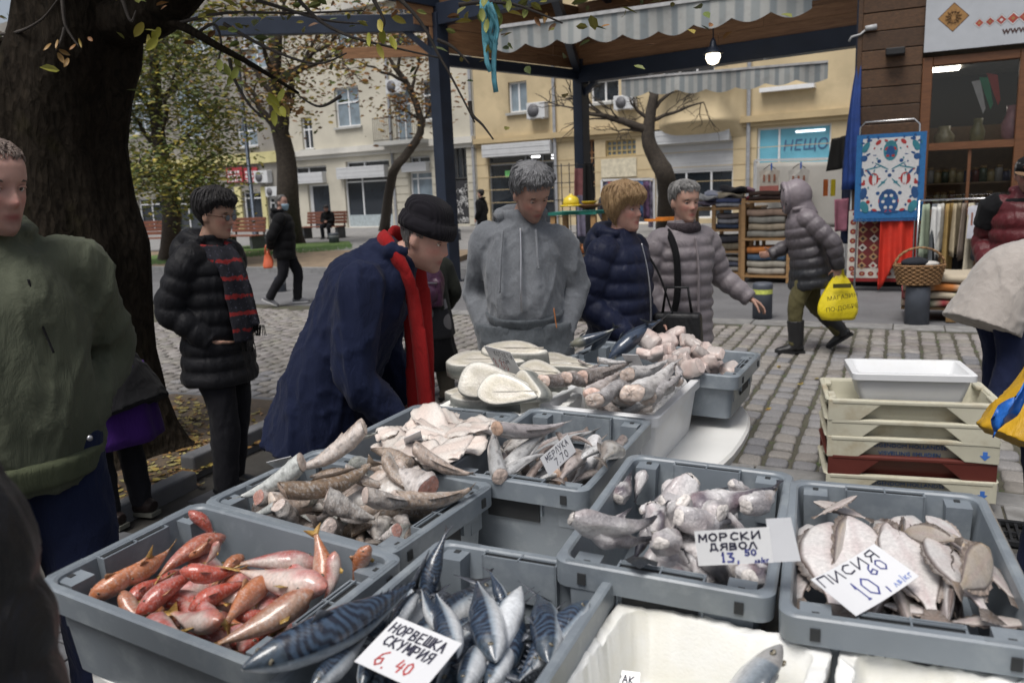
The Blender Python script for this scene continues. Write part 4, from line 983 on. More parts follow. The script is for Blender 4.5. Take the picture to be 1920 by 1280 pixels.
for k,(cn,cc)in enumerate(gcol):
 s_=.06+k*.088;a=ra2+E1*s_+KN*.2+Vector((0,0,-.05));c_=ra2+E1*(s_+.03)-KN*.2+Vector((0,0,-.05))
 dd=E1*.1
 o=cloth('garment',M('garment_'+cn.replace(' ','_'),cc,.85,.15,10,.2),(a-dd*.2,c_+dd*.5,q.uniform(.62,1.05)),folds=2.2,amp=.03,n=16,k_=8,seed=k,hem=.06,taper=.35)
 tag(o,'%s garment hanging on the clothes rail, number-free row beside the red cloth'%cn if False else '%s garment hanging edge on from the clothes rail'%cn,'garment','garments on the clothes rail')
o=cloth('white_kerchief',M('kerchief_white',(.55,.55,.53),.8,.08,20,.1),(gy(1747,388,10.6),gy(1765,388,10.6),.5),folds=1.5,amp=.03,n=14,k_=10,seed=5,hem=.4);tag(o,'white kerchief hanging in front of the rail garments','kerchief')
sh=thing('child_blouse','small white embroidered blouse pinned at the right end of the rail','blouse',gy(1832,388,10.3))
b=MB();oo=lambda x,z:E1*x+Vector((0,0,z));pts=[(-.1,0),(-.05,.02),(.05,.02),(.1,0),(.1,-.09),(.085,-.1),(.1,-.4),(-.1,-.4),(-.085,-.1),(-.1,-.09)]
V=[oo(x,z)for x,z in pts];V2=[oo(x,z)+KN*.02 for x,z in pts];n_=len(pts)
b.add(V+V2,[tuple(range(n_)),tuple(range(2*n_-1,n_-1,-1))]+[(i,n_+i,n_+(i+1)%n_,(i+1)%n_)for i in range(n_)]);b.build('cloth',M('blouse_white',(.5,.5,.55),.85),sh)
for x in(-.05,.05):b=MB();b.box(tuple(oo(x,-.15)+KN*.022),(.02,.003,.16),rz=SA);b.build('embroidery',M('embroidery',(.25,.1,.06),.9),sh)
o=cloth('dark_blanket',M('dark_wool',(.012,.012,.014),.95),(gy(1775,470,10.9),gy(1820,470,10.7),.75),folds=2,amp=.03,seed=6);tag(o,'black blanket hanging below the rail garments','blanket')
wick=M('wicker',(.22,.12,.05),.65,.35,30,.4);bp=gz(1718,606);bp.z=.44
bk=thing('wicker_basket','brown wicker basket with a tall handle standing on a bollard','basket',bp,R(-10));rx,ry,hh=.25,.17,.2
q=random.Random(6)
for k in range(10):
 z_=.01+hh*k/9;f=.82+.2*k/9;b=MB();P=[]
 for j in range(73):
  a=2*math.pi*j/72;w_=.009*math.sin(a*18+math.pi*(k%2));P.append(((rx*f+w_)*math.cos(a),(ry*f+w_)*math.sin(a),z_))
 b.tube(P,.0115,6,caps=(False,False));b.build('woven_band',wick,bk)
b=MB();b.tube([(rx*.8*math.cos(a),ry*.8*math.sin(a),.004)for a in np.linspace(0,6.28,3)],.01,4);
b=MB();b.loft([[(rx*.82*s*math.cos(a),ry*.82*s*math.sin(a),z_)for a in np.linspace(0,2*math.pi,24,endpoint=False)]for s,z_ in((.01,.005),(1,.005),(1,.02),(.01,.02))]);b.build('base',wick,bk)
for ph in(0,1):b=MB();P=[((rx*1.02)*math.cos(t),.02*math.sin(t*12+ph*3.14),.2+.2*math.sin(t))for t in np.linspace(0,math.pi,40)];b.tube(P,.011,6);b.build('handle',wick,bk)
b=MB();b.ball((-.05,0,.22),(.15,.1,.06),16,8);o=b.build('folded_hat',M('navy_felt',(.01,.012,.018),.9));o.location=bp+Vector((0,0,.02));tag(o,'black folded cap lying in the wicker basket','cap')
b=MB();b.ball((.1,-.03,.2),(.1,.07,.035),16,8);o=b.build('folded_sock',M('white_felt',(.45,.43,.4),.9));o.location=bp+Vector((0,0,.02));tag(o,'white folded cloth lying in the wicker basket','cloth')
def folded(name,P,w_,d_,h_,cols,label,rz=SA,cat='blanket',group=None,seed=0,layers=3,parent=None):
 t=thing(name,label,cat,P,rz,group);q=random.Random(seed)
 for k in range(layers):
  lh=h_/layers;b=MB();rings=[]
  for i in range(13):
   x=(i/12-.5)*w_;rg=[]
   for j in range(20):
    a=2*math.pi*j/20;ca,sa=math.cos(a),math.sin(a)
    rg.append((x,math.copysign(abs(ca)**.35,ca)*d_/2,lh*(k+.5)+math.copysign(abs(sa)**.6,sa)*lh*.5+.006*math.sin(x*13+k+seed)))
   rings.append(rg)
  V=np.concatenate([np.array(r)for r in rings]);C=np.repeat(np.array([cols[int(i*1.7+k)%len(cols)]for i in range(13)]),20,axis=0)
  b.loft(rings,col=C);b.build('fold',M('wool_weave',(1,1,1),.95,.1,30,.35,180,vcol=True),t)
 return t
P=gz(1782,604);P+=E2*.3
t=thing('low_pallet','low dark wooden rack under the striped blankets','rack',P,SA)
for x in(-.4,0,.4):b=MB();b.box((x,0,.07),(.1,.7,.12));b.build('bearer',cbm,t)
for y in(-.25,0,.25):b=MB();b.box((0,y,.15),(1.0,.12,.03));b.build('slat',cbm,t)
cr=(.42,.36,.27);og=(.45,.16,.04);br_=(.16,.1,.06);rd=(.3,.04,.05);gn=(.04,.14,.07)
folded('striped_blanket',P+Vector((0,0,.165)),1.0,.7,.17,[cr,rd,cr,br_,cr,gn,cr],'cream blanket with dark stripes, lower of the pair on the low rack',seed=2,layers=2)
folded('striped_blanket',P+Vector((0,0,.335)),.98,.66,.2,[cr,og,cr,og,cr,cr,og],'cream blanket with orange stripes, upper of the pair on the low rack',seed=3,layers=2)
sp=gz(1335,512);DS=13.2
def shelf_unit(x0,x1,ytop,ybot,D,label,nsh,seed,goods):
 A=gy(x0,ybot,D);B=gy(x1,ybot,D-(x1-x0)*.0045);A.z=B.z=0;L=(B-A).length;d=(B-A).normalized();ang=math.atan2(d.y,d.x);H_=gy(x0,ytop,D).z
 t=thing('shelf_unit',label,'shelves',A,ang);wood=M('pine_wood',(.33,.19,.08),.6,.2,8,.15,stretch=(1,1,4));dep=.5
 for x in(0,L):
  for y in(0,dep):b=MB();b.box((x,y,H_/2),(.06,.05,H_));b.build('upright',wood,t)
 for k in range(nsh):z_=.1+(H_-.16)*k/(nsh-1);b=MB();b.box((L/2,dep/2,z_),(L+.07,dep+.06,.035));b.build('shelf',wood,t)
 q=random.Random(seed)
 for k in range(nsh):
  z_=.1+(H_-.16)*k/(nsh-1)+.02;gap=(H_-.16)/(nsh-1)-.06
  n_,cols,nm,lb=goods[k%len(goods)]
  tot=0
  for i in range(n_):
   hh=gap*.85/n_ if k<nsh-1 else .07
   c=cols[i%len(cols)]
   P=A+d*(L/2)+Vector((-d.y,d.x,0))*dep*.5+Vector((0,0,z_+i*hh))
   folded(nm,P,L*q.uniform(.78,.9),dep*.95,hh,[c,tuple(x*.8 for x in c),c],lb[i%len(lb)],ang,'blanket',None,seed*10+k*5+i,1)
 return t
gy_=(.26,.25,.22);wb=(.36,.3,.22)
shelf_unit(1393,1478,372,512,13.0,'pine shelf unit with folded blankets, nearer the hooded walker',3,3,[(4,[(.4,.36,.3),(.36,.33,.27),(.06,.1,.16),og],'folded_blanket',['cream folded blanket at the bottom of the right shelf unit','second cream folded blanket on the lower shelf of the right unit','blue folded blanket under the orange one','bright orange folded blanket on the lower shelf of the right unit']),(4,[gy_,wb,gy_,(.34,.24,.18)],'folded_blanket',['lowest grey striped blanket on the middle shelf','beige blanket second on the middle shelf','grey blanket third on the middle shelf','reddish beige blanket on top of the middle shelf pile']),(2,[(.05,.03,.025),(.07,.04,.03)],'sheepskin',['dark brown skin lying on the right shelf unit','brown fluffy skin on the very top of the right shelf unit'])])
shelf_unit(1338,1388,385,500,13.6,'pine shelf unit with mixed folded clothes, behind the grey coat woman',4,5,[(3,[(.35,.33,.3),(.1,.11,.15),(.3,.28,.25)],'folded_clothes',['pale folded cloth low in the left shelf unit','navy folded cloth low in the left shelf unit','beige folded cloth low in the left shelf unit']),(2,[(.2,.17,.12),(.05,.05,.06)],'folded_clothes',['tan folded cloth second from the bottom of the left shelf unit','black folded cloth second from the bottom of the left shelf unit']),(3,[(.05,.07,.12),(.3,.3,.32),(.14,.12,.12)],'folded_clothes',['dark blue folded clothes in the left shelf unit','light grey folded clothes in the left shelf unit','brown folded clothes in the left shelf unit']),(2,[(.4,.4,.42),(.08,.1,.2)],'folded_clothes',['white folded clothes near the top of the left shelf unit','blue folded clothes near the top of the left shelf unit']),(2,[(.2,.05,.06),(.3,.28,.25)],'folded_clothes',['dark red folded clothes on top of the left shelf unit','sand folded clothes on top of the left shelf unit'])])
q=random.Random(17)
for k,(px,py,c,lb)in enumerate(((1335,380,(.25,.22,.3),'lilac folded top on the heaped table'),(1352,372,(.06,.07,.13),'navy folded top on the heaped table'),(1368,366,(.35,.3,.22),'beige folded top on the heaped table'),(1385,373,(.25,.03,.05),'red folded top on the heaped table'),(1345,364,(.3,.32,.4),'pale blue folded top on the heaped table'),(1375,356,(.02,.02,.025),'black folded top at the back of the heaped table'),(1392,358,(.2,.12,.16),'plum folded top at the back of the heaped table'),(1330,371,(.4,.4,.4),'white folded top at the left of the heaped table'))):
 b=MB();n_=12;rings=[]
 for i in range(9):
  x=(i/8-.5)*.42;rings.append([(x,math.copysign(abs(math.cos(a))**.5,math.cos(a))*.2,math.copysign(abs(math.sin(a))**.7,math.sin(a))*.05+.02*math.sin(x*20+k)+.02*math.sin(a*2+x*9))for a in np.linspace(0,6.283,16,endpoint=False)])
 b.loft(rings);o=b.build('jumper',M('folded_cloth_%d'%k,c,.9,.25,12,.3));o.location=gy(px,py,14.4-.15*(k%3));o.rotation_euler=(0,q.uniform(-.1,.1),q.uniform(-.6,.2));tag(o,lb,'clothes')
tp=gy(1362,384,14.3);t=thing('goods_table','wooden table heaped with folded tops behind the shelves','table',Z(tp,0),SA)
b=MB();b.box((0,0,tp.z-.06),(1.3,.8,.04));b.build('tabletop',cbm,t)
for sx in(-.6,.6):
 for sy in(-.36,.36):b=MB();b.box((sx,sy,(tp.z-.08)/2),(.06,.06,tp.z-.08));b.build('leg',cbm,t)
a=gy(1416,306,15.2);bb=gy(1592,302,14.2);o=cloth('display_sheet',M('sheet_white',(.55,.53,.49),.9,.08,3,.15),(a,bb,1.15),folds=2,amp=.02,seed=9);tag(o,'grey white sheet hung as a backdrop for the folk shirts','sheet')
fr_=thing('backdrop_stand','white metal frame that carries the backdrop sheet','frame',Z(a,0));b=MB();b.bar((0,0,0),(0,0,a.z+.05),.05);b.bar((0,0,a.z+.05),tuple(bb-Z(a,0)+Vector((0,0,.05))),.05,.04);b.bar(tuple(Z(bb,0)-Z(a,0)),tuple(bb-Z(a,0)),.05);b.build('bars',white_pvc,fr_)
def shirt(px,py,D,w_,h_,c0,c1,label):
 P=gy(px,py,D);t=thing('folk_shirt',label,'shirt',P,SA)
 pts=[(-.5,-.06),(-.3,0),(-.15,-.03),(.15,-.03),(.3,0),(.5,-.06),(.44,-.35),(.47,-1),(-.47,-1),(-.44,-.35)]
 def slabp(z0,z1,y,m,nm):
  sub=[(x,z)for x,z in pts]
  b=MB();V=[]
  for yy in(y,y-.02):V+=[(x*w_,yy-.01*math.sin(x*9),max(z1,min(z0,z))*h_)for x,z in sub]
  n_=len(sub);b.add(V,[tuple(range(n_-1,-1,-1)),tuple(range(n_,2*n_))]+[(i,n_+i,n_+(i+1)%n_,(i+1)%n_)for i in range(n_)]);b.build(nm,m,t)
 slabp(0,-1,0,M('shirt_'+label[:5].strip(),c0,.9,.1,20,.2),'body');
 b=MB();b.box((0,-.025,-.78*h_),(w_*.93,.012,.4*h_));b.build('hem_band',M('hem_'+label[:5].strip(),c1,.9,.2,30),t)
 b=MB();b.tube([(-.3*w_,0,.0),(0,0,.08),(.3*w_,0,0)],.008,5);b.build('hanger',M('hanger_dark',(.05,.04,.03),.6),t)
 for x in(-.25,.0,.25):b=MB();b.box((x*w_,-.03,-.3*h_),(.035,.006,.12));b.build('embroidery',M('embroidery',(.25,.1,.06)),t)
 b=MB();b.box((.1*w_,-.03,.05),(.025,.03,.12));b.build('clothes_peg',M('peg_blue',(.03,.1,.4),.5),t)
shirt(1443,318,14.7,.36,.5,(.42,.38,.33),(.35,.12,.1),'beige folk shirt with a brick red hem band, left on the sheet');shirt(1498,316,14.4,.36,.62,(.45,.43,.4),(.42,.4,.36),'white folk shirt with brown embroidery, right on the sheet')
o=cloth('pink_cloth',M('pink_cotton',(.5,.2,.27),.85),(gy(1566,374,12.6),gy(1589,372,12.6),.5),folds=1.2,amp=.02,n=12,seed=4,taper=-.2);tag(o,'pale pink cloth hanging right of the hooded walker','cloth')
for px,c,lb in((1562,(.5,.4,.02),'yellow tag strip hanging above the pink cloth'),(1548,(.45,.12,.03),'orange tag strip hanging above the pink cloth')):
 b=MB();b.box((0,0,0),(.07,.02,.26),rz=.1);o=b.build('tag_strip',M('tag_'+lb[:4],c,.6));o.location=gy(px,352,12.8);tag(o,lb,'tag')
o=cloth('dark_coat',M('coat_black',(.012,.011,.01),.8),(gy(1556,262,13.2),gy(1600,250,12.8),.5),folds=1.6,amp=.05,n=16,seed=8,taper=.3);tag(o,'black leather jacket hanging left of the kiosk corner post','jacket')
o=cloth('striped_cloth',M('navy_print',(.02,.03,.07),.9,.5,6),(gy(1580,300,12.9),gy(1606,300,12.6),1.3),folds=1.5,amp=.04,n=14,seed=12);tag(o,'dark cloth hanging beside the blue floral rug','cloth')
D=9.9;P0=gy(1086,400,D);P0.z=0;ps=thing('pottery_stand','small wooden pottery stand with a green top between two shoppers','stand',P0,SA)
wood=M('pine_wood',(.33,.19,.08));zt_=gy(1086,394,D).z
b=MB();b.box((0,0,zt_-.03),(.62,.5,.035));b.build('green_top',M('green_felt',(.01,.13,.1),.9),ps)
for sx in(-.26,.26):
 for sy in(-.2,.2):b=MB();b.box((sx,sy,zt_/2-.025),(.06,.06,zt_-.06));b.build('leg',wood,ps)
for z_ in(gy(1086,480,D).z,gy(1086,567,D).z):b=MB();b.box((0,0,z_-.02),(.62,.5,.03));b.build('shelf',wood,ps)
def pot(px,py,D_,prof,m,label,nm,cat,rz=0):
 P=gy(px,py,D_);t=thing(nm,label,cat,P);b=MB();b.tube([(0,0,z)for z,r in prof],[r for z,r in prof],20);b.build('body',m,t);return t
yg=M('yellow_glaze',(.6,.45,.03),.25,.1,10,0);og_=M('brown_glaze',(.15,.07,.03),.3);
t=pot(1071,387,9.7,[(0,.13),(.01,.14),(.02,.13)],yg,'yellow glazed pottery dish with a lid on the green stand','lidded_dish','pottery');b=MB();b.tube([(0,0,.02),(0,0,.05),(0,0,.1),(0,0,.12),(0,0,.135),(0,0,.15)],[.1,.1,.085,.05,.02,.022],18);b.build('lid',yg,t)
pot(1105,390,9.7,[(0,.09),(.03,.16),(.045,.17),(.035,.15)],og_,'wide brown plate with a yellow bowl on the green stand','plate','pottery')
pot(1105,384,9.7,[(0,.05),(.03,.09),(.045,.1),(.04,.08)],yg,'small yellow bowl lying on the brown plate','bowl','pottery')
for k,(px,py)in enumerate(((1078,472),(1100,474),(1092,560),(1108,562),(1098,548))):pot(px,py,9.75,[(0,.06),(.04,.1),(.08,.1),(.1,.07),(.11,.08)],(og_,M('terracotta',(.3,.12,.05),.5),M('beige_pot',(.35,.25,.13),.4))[k%3],('dark pot on the middle shelf of the pottery stand','terracotta pot on the middle shelf of the pottery stand','beige pot on the low shelf of the pottery stand','dark pot on the low shelf of the pottery stand','terracotta pot at the back of the low pottery shelf')[k],'pot','pottery')
D=16.8
o=cloth('pink_shirt',M('shirt_pink',(.48,.2,.2),.9),(gy(1074,316,D),gy(1096,316,D),.72),folds=1.3,amp=.04,n=16,seed=21,taper=.25);tag(o,'pink shirt hanging on the wire rack left of the rear post','shirt')
o=cloth('lilac_trousers',M('lilac',(.3,.27,.36),.9),(gy(1081,366,D),gy(1096,366,D),.85),folds=1.3,amp=.04,n=16,seed=22);tag(o,'lilac trousers hanging under the pink shirt','trousers')
o=cloth('black_coat',M('coat_black',(.012,.011,.01)),(gy(1090,306,D-.4),gy(1114,306,D-.4),1.0),folds=1.6,amp=.06,n=20,seed=23,taper=.3);tag(o,'long black coat hanging at the rear blue post','coat')
wr=thing('wire_rack','thin wire display rack behind the grey hooded man','rack',Z(gy(1040,400,17.5),0));b=MB()
for k in range(6):b.tube([(k*.17,0,0),(k*.17,0,2.15)],.012,5)
for k in range(6):b.tube([(0,0,.3+k*.36),(.85,0,.3+k*.36)],.01,5)
tag(b.build('wires',M('wire_dark',(.06,.06,.06),.5),wr),kind='stuff')
D=23;q=random.Random(40);sr=thing('scarf_rack','low rack of patterned scarves in front of the ochre house','rack',Z(gy(1175,400,D),0));aw=gy(1128,338,D);bw_=gy(1226,336,D)
b=MB();o0=Z(gy(1175,400,D),0)
for P in(aw,bw_):b.bar(tuple(Z(P,0)-o0),tuple(P-o0),.06)
b.bar(tuple(aw-o0),tuple(bw_-o0),.06);b.build('frame',white_pvc,sr)
sc_=[('navy flowered',(.03,.035,.1)),('dark red',(.18,.02,.03)),('indigo',(.04,.05,.14)),('black',(.01,.01,.012)),('teal',(.03,.1,.14)),('white and red',(.3,.2,.22)),('denim blue',(.06,.12,.25)),('plum',(.09,.05,.1)),('lavender',(.22,.2,.28))]
for k,(cn,c)in enumerate(sc_):
 f=k/9;a=aw.lerp(bw_,f);bb=aw.lerp(bw_,f+.125);dd=Vector((0,-.06*(k%2),-.05))
 o=cloth('scarf',M('scarf_'+cn.replace(' ','_'),c,.9,.75,9,.2),(a+dd,bb+dd,q.uniform(.95,1.35)),folds=1.3,amp=.04,n=14,k_=8,seed=k+60);tag(o,'%s scarf hanging on the low scarf rack'%cn,'scarf','scarves on the rack')
b=MB();b.box((0,0,0),(.9,.5,.05));b.box((.1,0,.04),(.5,.4,.05));o=b.build('orange_cloth',M('orange_yellow',(.6,.2,.02),.8,.4,5));o.location=gy(1242,412,22);tag(o,'orange and yellow cloth on a low table behind the grey coat woman','cloth')
grey_pl=M('crate_grey',(.17,.195,.22),.38,.14,3,.2,90,.002,dirt=.75,dcol=(.27,.3,.32),dscale=11)
white_pl=M('box_white',(.66,.67,.68),.4,.05,3,.1,90,.002,dirt=.25,dcol=(.5,.47,.4),dscale=4)
cream_pl=M('box_cream',(.5,.48,.38),.5,.12,3,.2,60,.003,dirt=.6,dcol=(.28,.2,.1),dscale=5)
brown_pl=M('box_brown',(.11,.022,.015),.5,.15,4,.2)
foam=M('polystyrene',(.74,.745,.73),.75,.04,4,.35,160,.003,dirt=.35,dcol=(.6,.54,.34),dscale=3)
tbl_m=M('table_plastic',(.68,.68,.66),.4,.05,3,.1,dirt=.35,dcol=(.5,.47,.38),dscale=4)
hole_m=M('slot_dark',(.02,.022,.024),.8)
def rrect(w,l,r,z,n=5):
 P=[]
 for cx,cy,a0 in((w/2-r,l/2-r,0),(-w/2+r,l/2-r,90),(-w/2+r,-l/2+r,180),(w/2-r,-l/2+r,270)):
  for k in range(n+1):a=R(a0+90*k/n);P.append((cx+r*math.cos(a),cy+r*math.sin(a),z))
 return P
def pose(o,p):
 x,y,z,yaw=p[:4];tx,ty=(p[4],p[5])if len(p)>5 else(0,0)
 o.location=(x,y,z);o.rotation_mode='QUATERNION'
 o.rotation_quaternion=(Matrix.Rotation(yaw,3,'Z')@Matrix.Rotation(ty,3,'Y')@Matrix.Rotation(tx,3,'X')).to_quaternion()
 o['pose']=0;del o['pose']
 return o
def euro_crate(w,l,h,label,p,short='y',group='grey fish crates on the stall',m=None):
 """rim top at z = 0; handles on the two short sides"""
 m=m or grey_pl
 t=thing('fish_crate',label,'crate',(0,0,0),0,group);pose(t,p)
 prof=[(-.034,-h),(-.022,-.052),(-.001,-.051),(0,-.004),(.0,-.0035),(-.004,0),(-.017,0),(-.021,-.004),(-.027,-.06),(-.04,-h+.012)]
 b=MB();b.loft([rrect(w+2*d,l+2*d,.03 if d>-.03 else .025,z)for d,z in prof],smooth=False);o=b.build('tub',m,t)
 for e in o.data.polygons:e.use_smooth=True
 o.modifiers.new('split','EDGE_SPLIT').split_angle=R(32)
 sy=short=='y'
 for s in(-1,1):
  T=Matrix.Rotation(0 if s>0 else math.pi,4,'Z')if sy else Matrix.Rotation(-math.pi/2*s,4,'Z')
  half=l/2 if sy else w/2
  b=MB();hw=.078
  b.box((0,half-.043,-.045),(2*hw,.004,.088));b.box((-hw,half-.03,-.045),(.004,.03,.088));b.box((hw,half-.03,-.045),(.004,.03,.088))
  b.box((0,half-.03,.0008),(2*hw,.003,.003));b.box((0,half-.03,-.001),(.003,.03,.004))
  o=b.build('handle_pocket',m,t);o.matrix_local=T
  b=MB();b.box((0,half-.0305,-.006),(2*hw-.006,.022,.002));o=b.build('handle_slot',hole_m,t);o.matrix_local=T
  b=MB();b.box((0,half-.0105,-.082),(2*hw*.9,.004,.05));o=b.build('handle_recess',hole_m,t);o.matrix_local=T@Matrix.Translation((0,-.0125,0))
  for e in(-1,1):
   b=MB();b.box((e*.142,half-.045,-.06),(.05,.045,.1),taper=.9);b.box((e*.142,half-.03,-.0094),(.012,.012,.002),mat=1);o=b.build('corner_block',[m,hole_m],t);o.matrix_local=T
   b=MB();b.box((e*.142,half+.0005,-.029),(.016,.004,.022));o=b.build('key_slot',hole_m,t);o.matrix_local=T
   tt=MB()
   for k in range(22):tt.box((e*(.1+k*.0035),half-.009,.0004),(.0012,.012,.0012))
   o=tag(tt.build('rim_ribs',m,t),kind='stuff');o.matrix_local=T
 return t
CR=dict(monk=(.358,1.595,.963,-.394,.019,.035),hake=(-.415,1.852,.938,-.556,.04,.015),mullet=(-.593,1.476,.934,-.497,.044,.043),flat=(.713,1.41,.955,-.365,.026,0),whit=(.106,2.116,.956,-.441,.009,.017),mack=(-.113,1.224,.934,-.429,0,0))
euro_crate(.6,.4,.2,'grey crate of red mullet at the front left corner of the stall',CR['mullet'],'x')
euro_crate(.6,.4,.2,'grey crate heaped with headless hake pieces behind the red mullet',CR['hake'],'x')
euro_crate(.4,.6,.2,'grey crate of mackerel with a slanted price card at the front',CR['mack'])
euro_crate(.4,.6,.2,'grey crate of silver whiting in the middle of the stall',CR['whit'])
euro_crate(.4,.6,.2,'grey crate of monkfish tails with a white price card on its rim',CR['monk'])
euro_crate(.4,.6,.2,'grey crate of pale flatfish at the right end of the stall',CR['flat'])
FIL=(-.287,2.30,.94,-.441);euro_crate(.4,.6,.18,'grey crate under the pale fish fillets behind the hake',FIL)
TUN=(.6,3.13,.965,-.49,.0,.02);euro_crate(.7,.45,.17,'dark grey crate of whole tuna and pale steaks at the far end',TUN,'x')
def plain_tub(name,w,l,h,m,label,p,cat='box',lip=.014,thick=.012,rough=0,taper=.02,group=None):
 t=thing(name,label,cat,(0,0,0),0,group);pose(t,p)
 prof=[(-taper-lip,-h),(-lip,-.035),(-.001,-.033),(0,-.003),(-.003,0),(-lip-thick,0),(-lip-thick-.003,-.003),(-taper-lip-thick,-h+.012)]
 b=MB();rr_=[rrect(w+2*d,l+2*d,.028,z,4)for d,z in prof]
 if rough:
  q=random.Random(int(p[0]*1000));big=[]
  for ring in rr_:
   dense=[]
   for i in range(len(ring)):
    a,c=Vector(ring[i]),Vector(ring[(i+1)%len(ring)]);n_=max(1,int((c-a).length/.012))
    dense+=[a.lerp(c,k/n_)for k in range(n_)]
   big.append(dense)
  n0=min(len(r)for r in big)
  def rs(r):
   L=[0];
   for i in range(len(r)):L.append(L[-1]+(r[(i+1)%len(r)]-r[i]).length)
   out=[];j=0
   for k in range(160):
    s_=L[-1]*k/160
    while L[j+1]<s_:j+=1
    out.append(r[j].lerp(r[(j+1)%len(r)],(s_-L[j])/max(1e-9,L[j+1]-L[j])))
   return out
  rr_=[rs(r)for r in big];nz=[0]*160;v_=0
  for k in range(160):v_=v_*.6+q.gauss(0,rough);nz[k]=v_
  for ri,ring in enumerate(rr_):
   if 3<=ri<=6:
    for k in range(160):ring[k]=ring[k]+Vector((q.gauss(0,rough*.4),q.gauss(0,rough*.4),nz[k]-abs(q.gauss(0,rough*.4))))
 b.loft(rr_);o=b.build('tub',m,t);o.modifiers.new('split','EDGE_SPLIT').split_angle=R(40)
 return t
WT=(.385,2.70,.945,-.47,0,.01);plain_tub('white_tub',.41,.58,.2,white_pl,'white plastic tub heaped with frosted pollock beside the tuna crate',WT)
def foam_at(a,b_,z,L):
 A,B=gz(*a,z),gz(*b_,z);d=B-A;w=d.length;yw=math.atan2(d.y,d.x);C=(A+B)/2-Vector((-math.sin(yw),math.cos(yw),0))*L/2;return(C.x,C.y,z,yw),w
PA,wA=foam_at((1170,1117),(1565,1210),.884,.55);plain_tub('foam_box',wA,.55,.148,foam,'open polystyrene box with one bream and a dry leaf, front centre',PA,lip=.002,thick=.022,rough=.0016)
b=MB();b.loft([rrect(wA-.11,.44,.04,z)for z in(-.135,-.133)]);wf=b.build('wet_floor',M('brine_film',(.66,.61,.42),.15,.14,9,.05),bpy.data.objects['foam_box']);wf.location=(0,0,0)
PB,wB=foam_at((1577,1199),(2010,1285),.884,.5);plain_tub('foam_box',wB,.5,.148,foam,'chipped polystyrene box at the front right edge of the stall',PB,lip=.002,thick=.022,rough=.002)
c0=gz(816,764,.935);PC=c0+Vector((math.cos(-.44),math.sin(-.44),0))*.21+Vector((.426,.905,0))*.16
PCp=(PC.x,PC.y,.935,-.44);cb=plain_tub('foam_box',.42,.32,.17,foam,'white polystyrene box under the thick catfish steaks',PCp,lip=.002,thick=.022,rough=.0012)
b=MB();b.box((0,0,0),(.15,.002,.026));lbx=b.build('label_strip',M('label_navy',(.01,.012,.07),.4),cb);lbx.location=(-.03,-.163,-.024)
b=MB();b.box((0,0,0),(.05,.002,.013));l2=b.build('label_patch',M('label_green',(.2,.45,.1),.4),cb);l2.location=(.03,-.1645,-.032)
PD=(PC.x+.17,PC.y+.36,.94,-.44);plain_tub('foam_box',.5,.3,.17,foam,'second polystyrene box of catfish pieces behind the first',PD,lip=.002,thick=.022,rough=.0012)
t=thing('plastic_table','white oval plastic garden table carrying the rear boxes','table',(.30,2.95,0),-.47)
b=MB();n_=48;o_=[(.56*math.copysign(abs(math.cos(a))**.8,math.cos(a)),.72*math.copysign(abs(math.sin(a))**.8,math.sin(a)))for a in[2*math.pi*k/n_ for k in range(n_)]]
rings=[[(x*s,y*s,z)for x,y in o_]for s,z in((.93,.70),(.985,.70),(1,.715),(1,.735),(.985,.745))]
b.loft(rings,smooth=True);o=b.build('tabletop',tbl_m,t);o.modifiers.new('split','EDGE_SPLIT').split_angle=R(40)
for sx,sy in((-1,-1),(1,-1),(1,1),(-1,1)):
 b=MB();b.tube([(sx*.32,sy*.48,.71),(sx*.36,sy*.55,.35),(sx*.38,sy*.58,0)],[(.05,.03),(.04,.025),(.03,.02)],10);b.build('leg',tbl_m,t)
def board(name,label,pts,z,m,legs=True):
 t=thing(name,label,'table');b=MB();b.prism([(p[0],p[1])for p in pts],z-.03,z);bevel(b.build('tabletop',m,t),.004)
 cx=sum(p[0]for p in pts)/len(pts);cy=sum(p[1]for p in pts)/len(pts)
 for p in pts:b=MB();x,y=p[0]*.88+cx*.12,p[1]*.88+cy*.12;b.box((x,y,(z-.03)/2),(.045,.045,z-.03));b.build('leg',tbl_m,t)
 return t
def cpt(p,u,v):
 a=p[3];return(p[0]+u*math.cos(a)-v*math.sin(a),p[1]+u*math.sin(a)+v*math.cos(a))
board('trestle_table','white board table under the grey fish crates',[cpt(CR['mullet'],-.24,-.15),cpt(CR['mack'],-.17,-.24),cpt(PA,-.1,-.3),cpt(PB,.2,-.28),cpt(PB,.2,.2),cpt(CR['flat'],.17,.26),cpt(CR['whit'],.19,.27),cpt(FIL,-.17,.26),cpt(CR['hake'],-.25,.16)],.735,tbl_m)
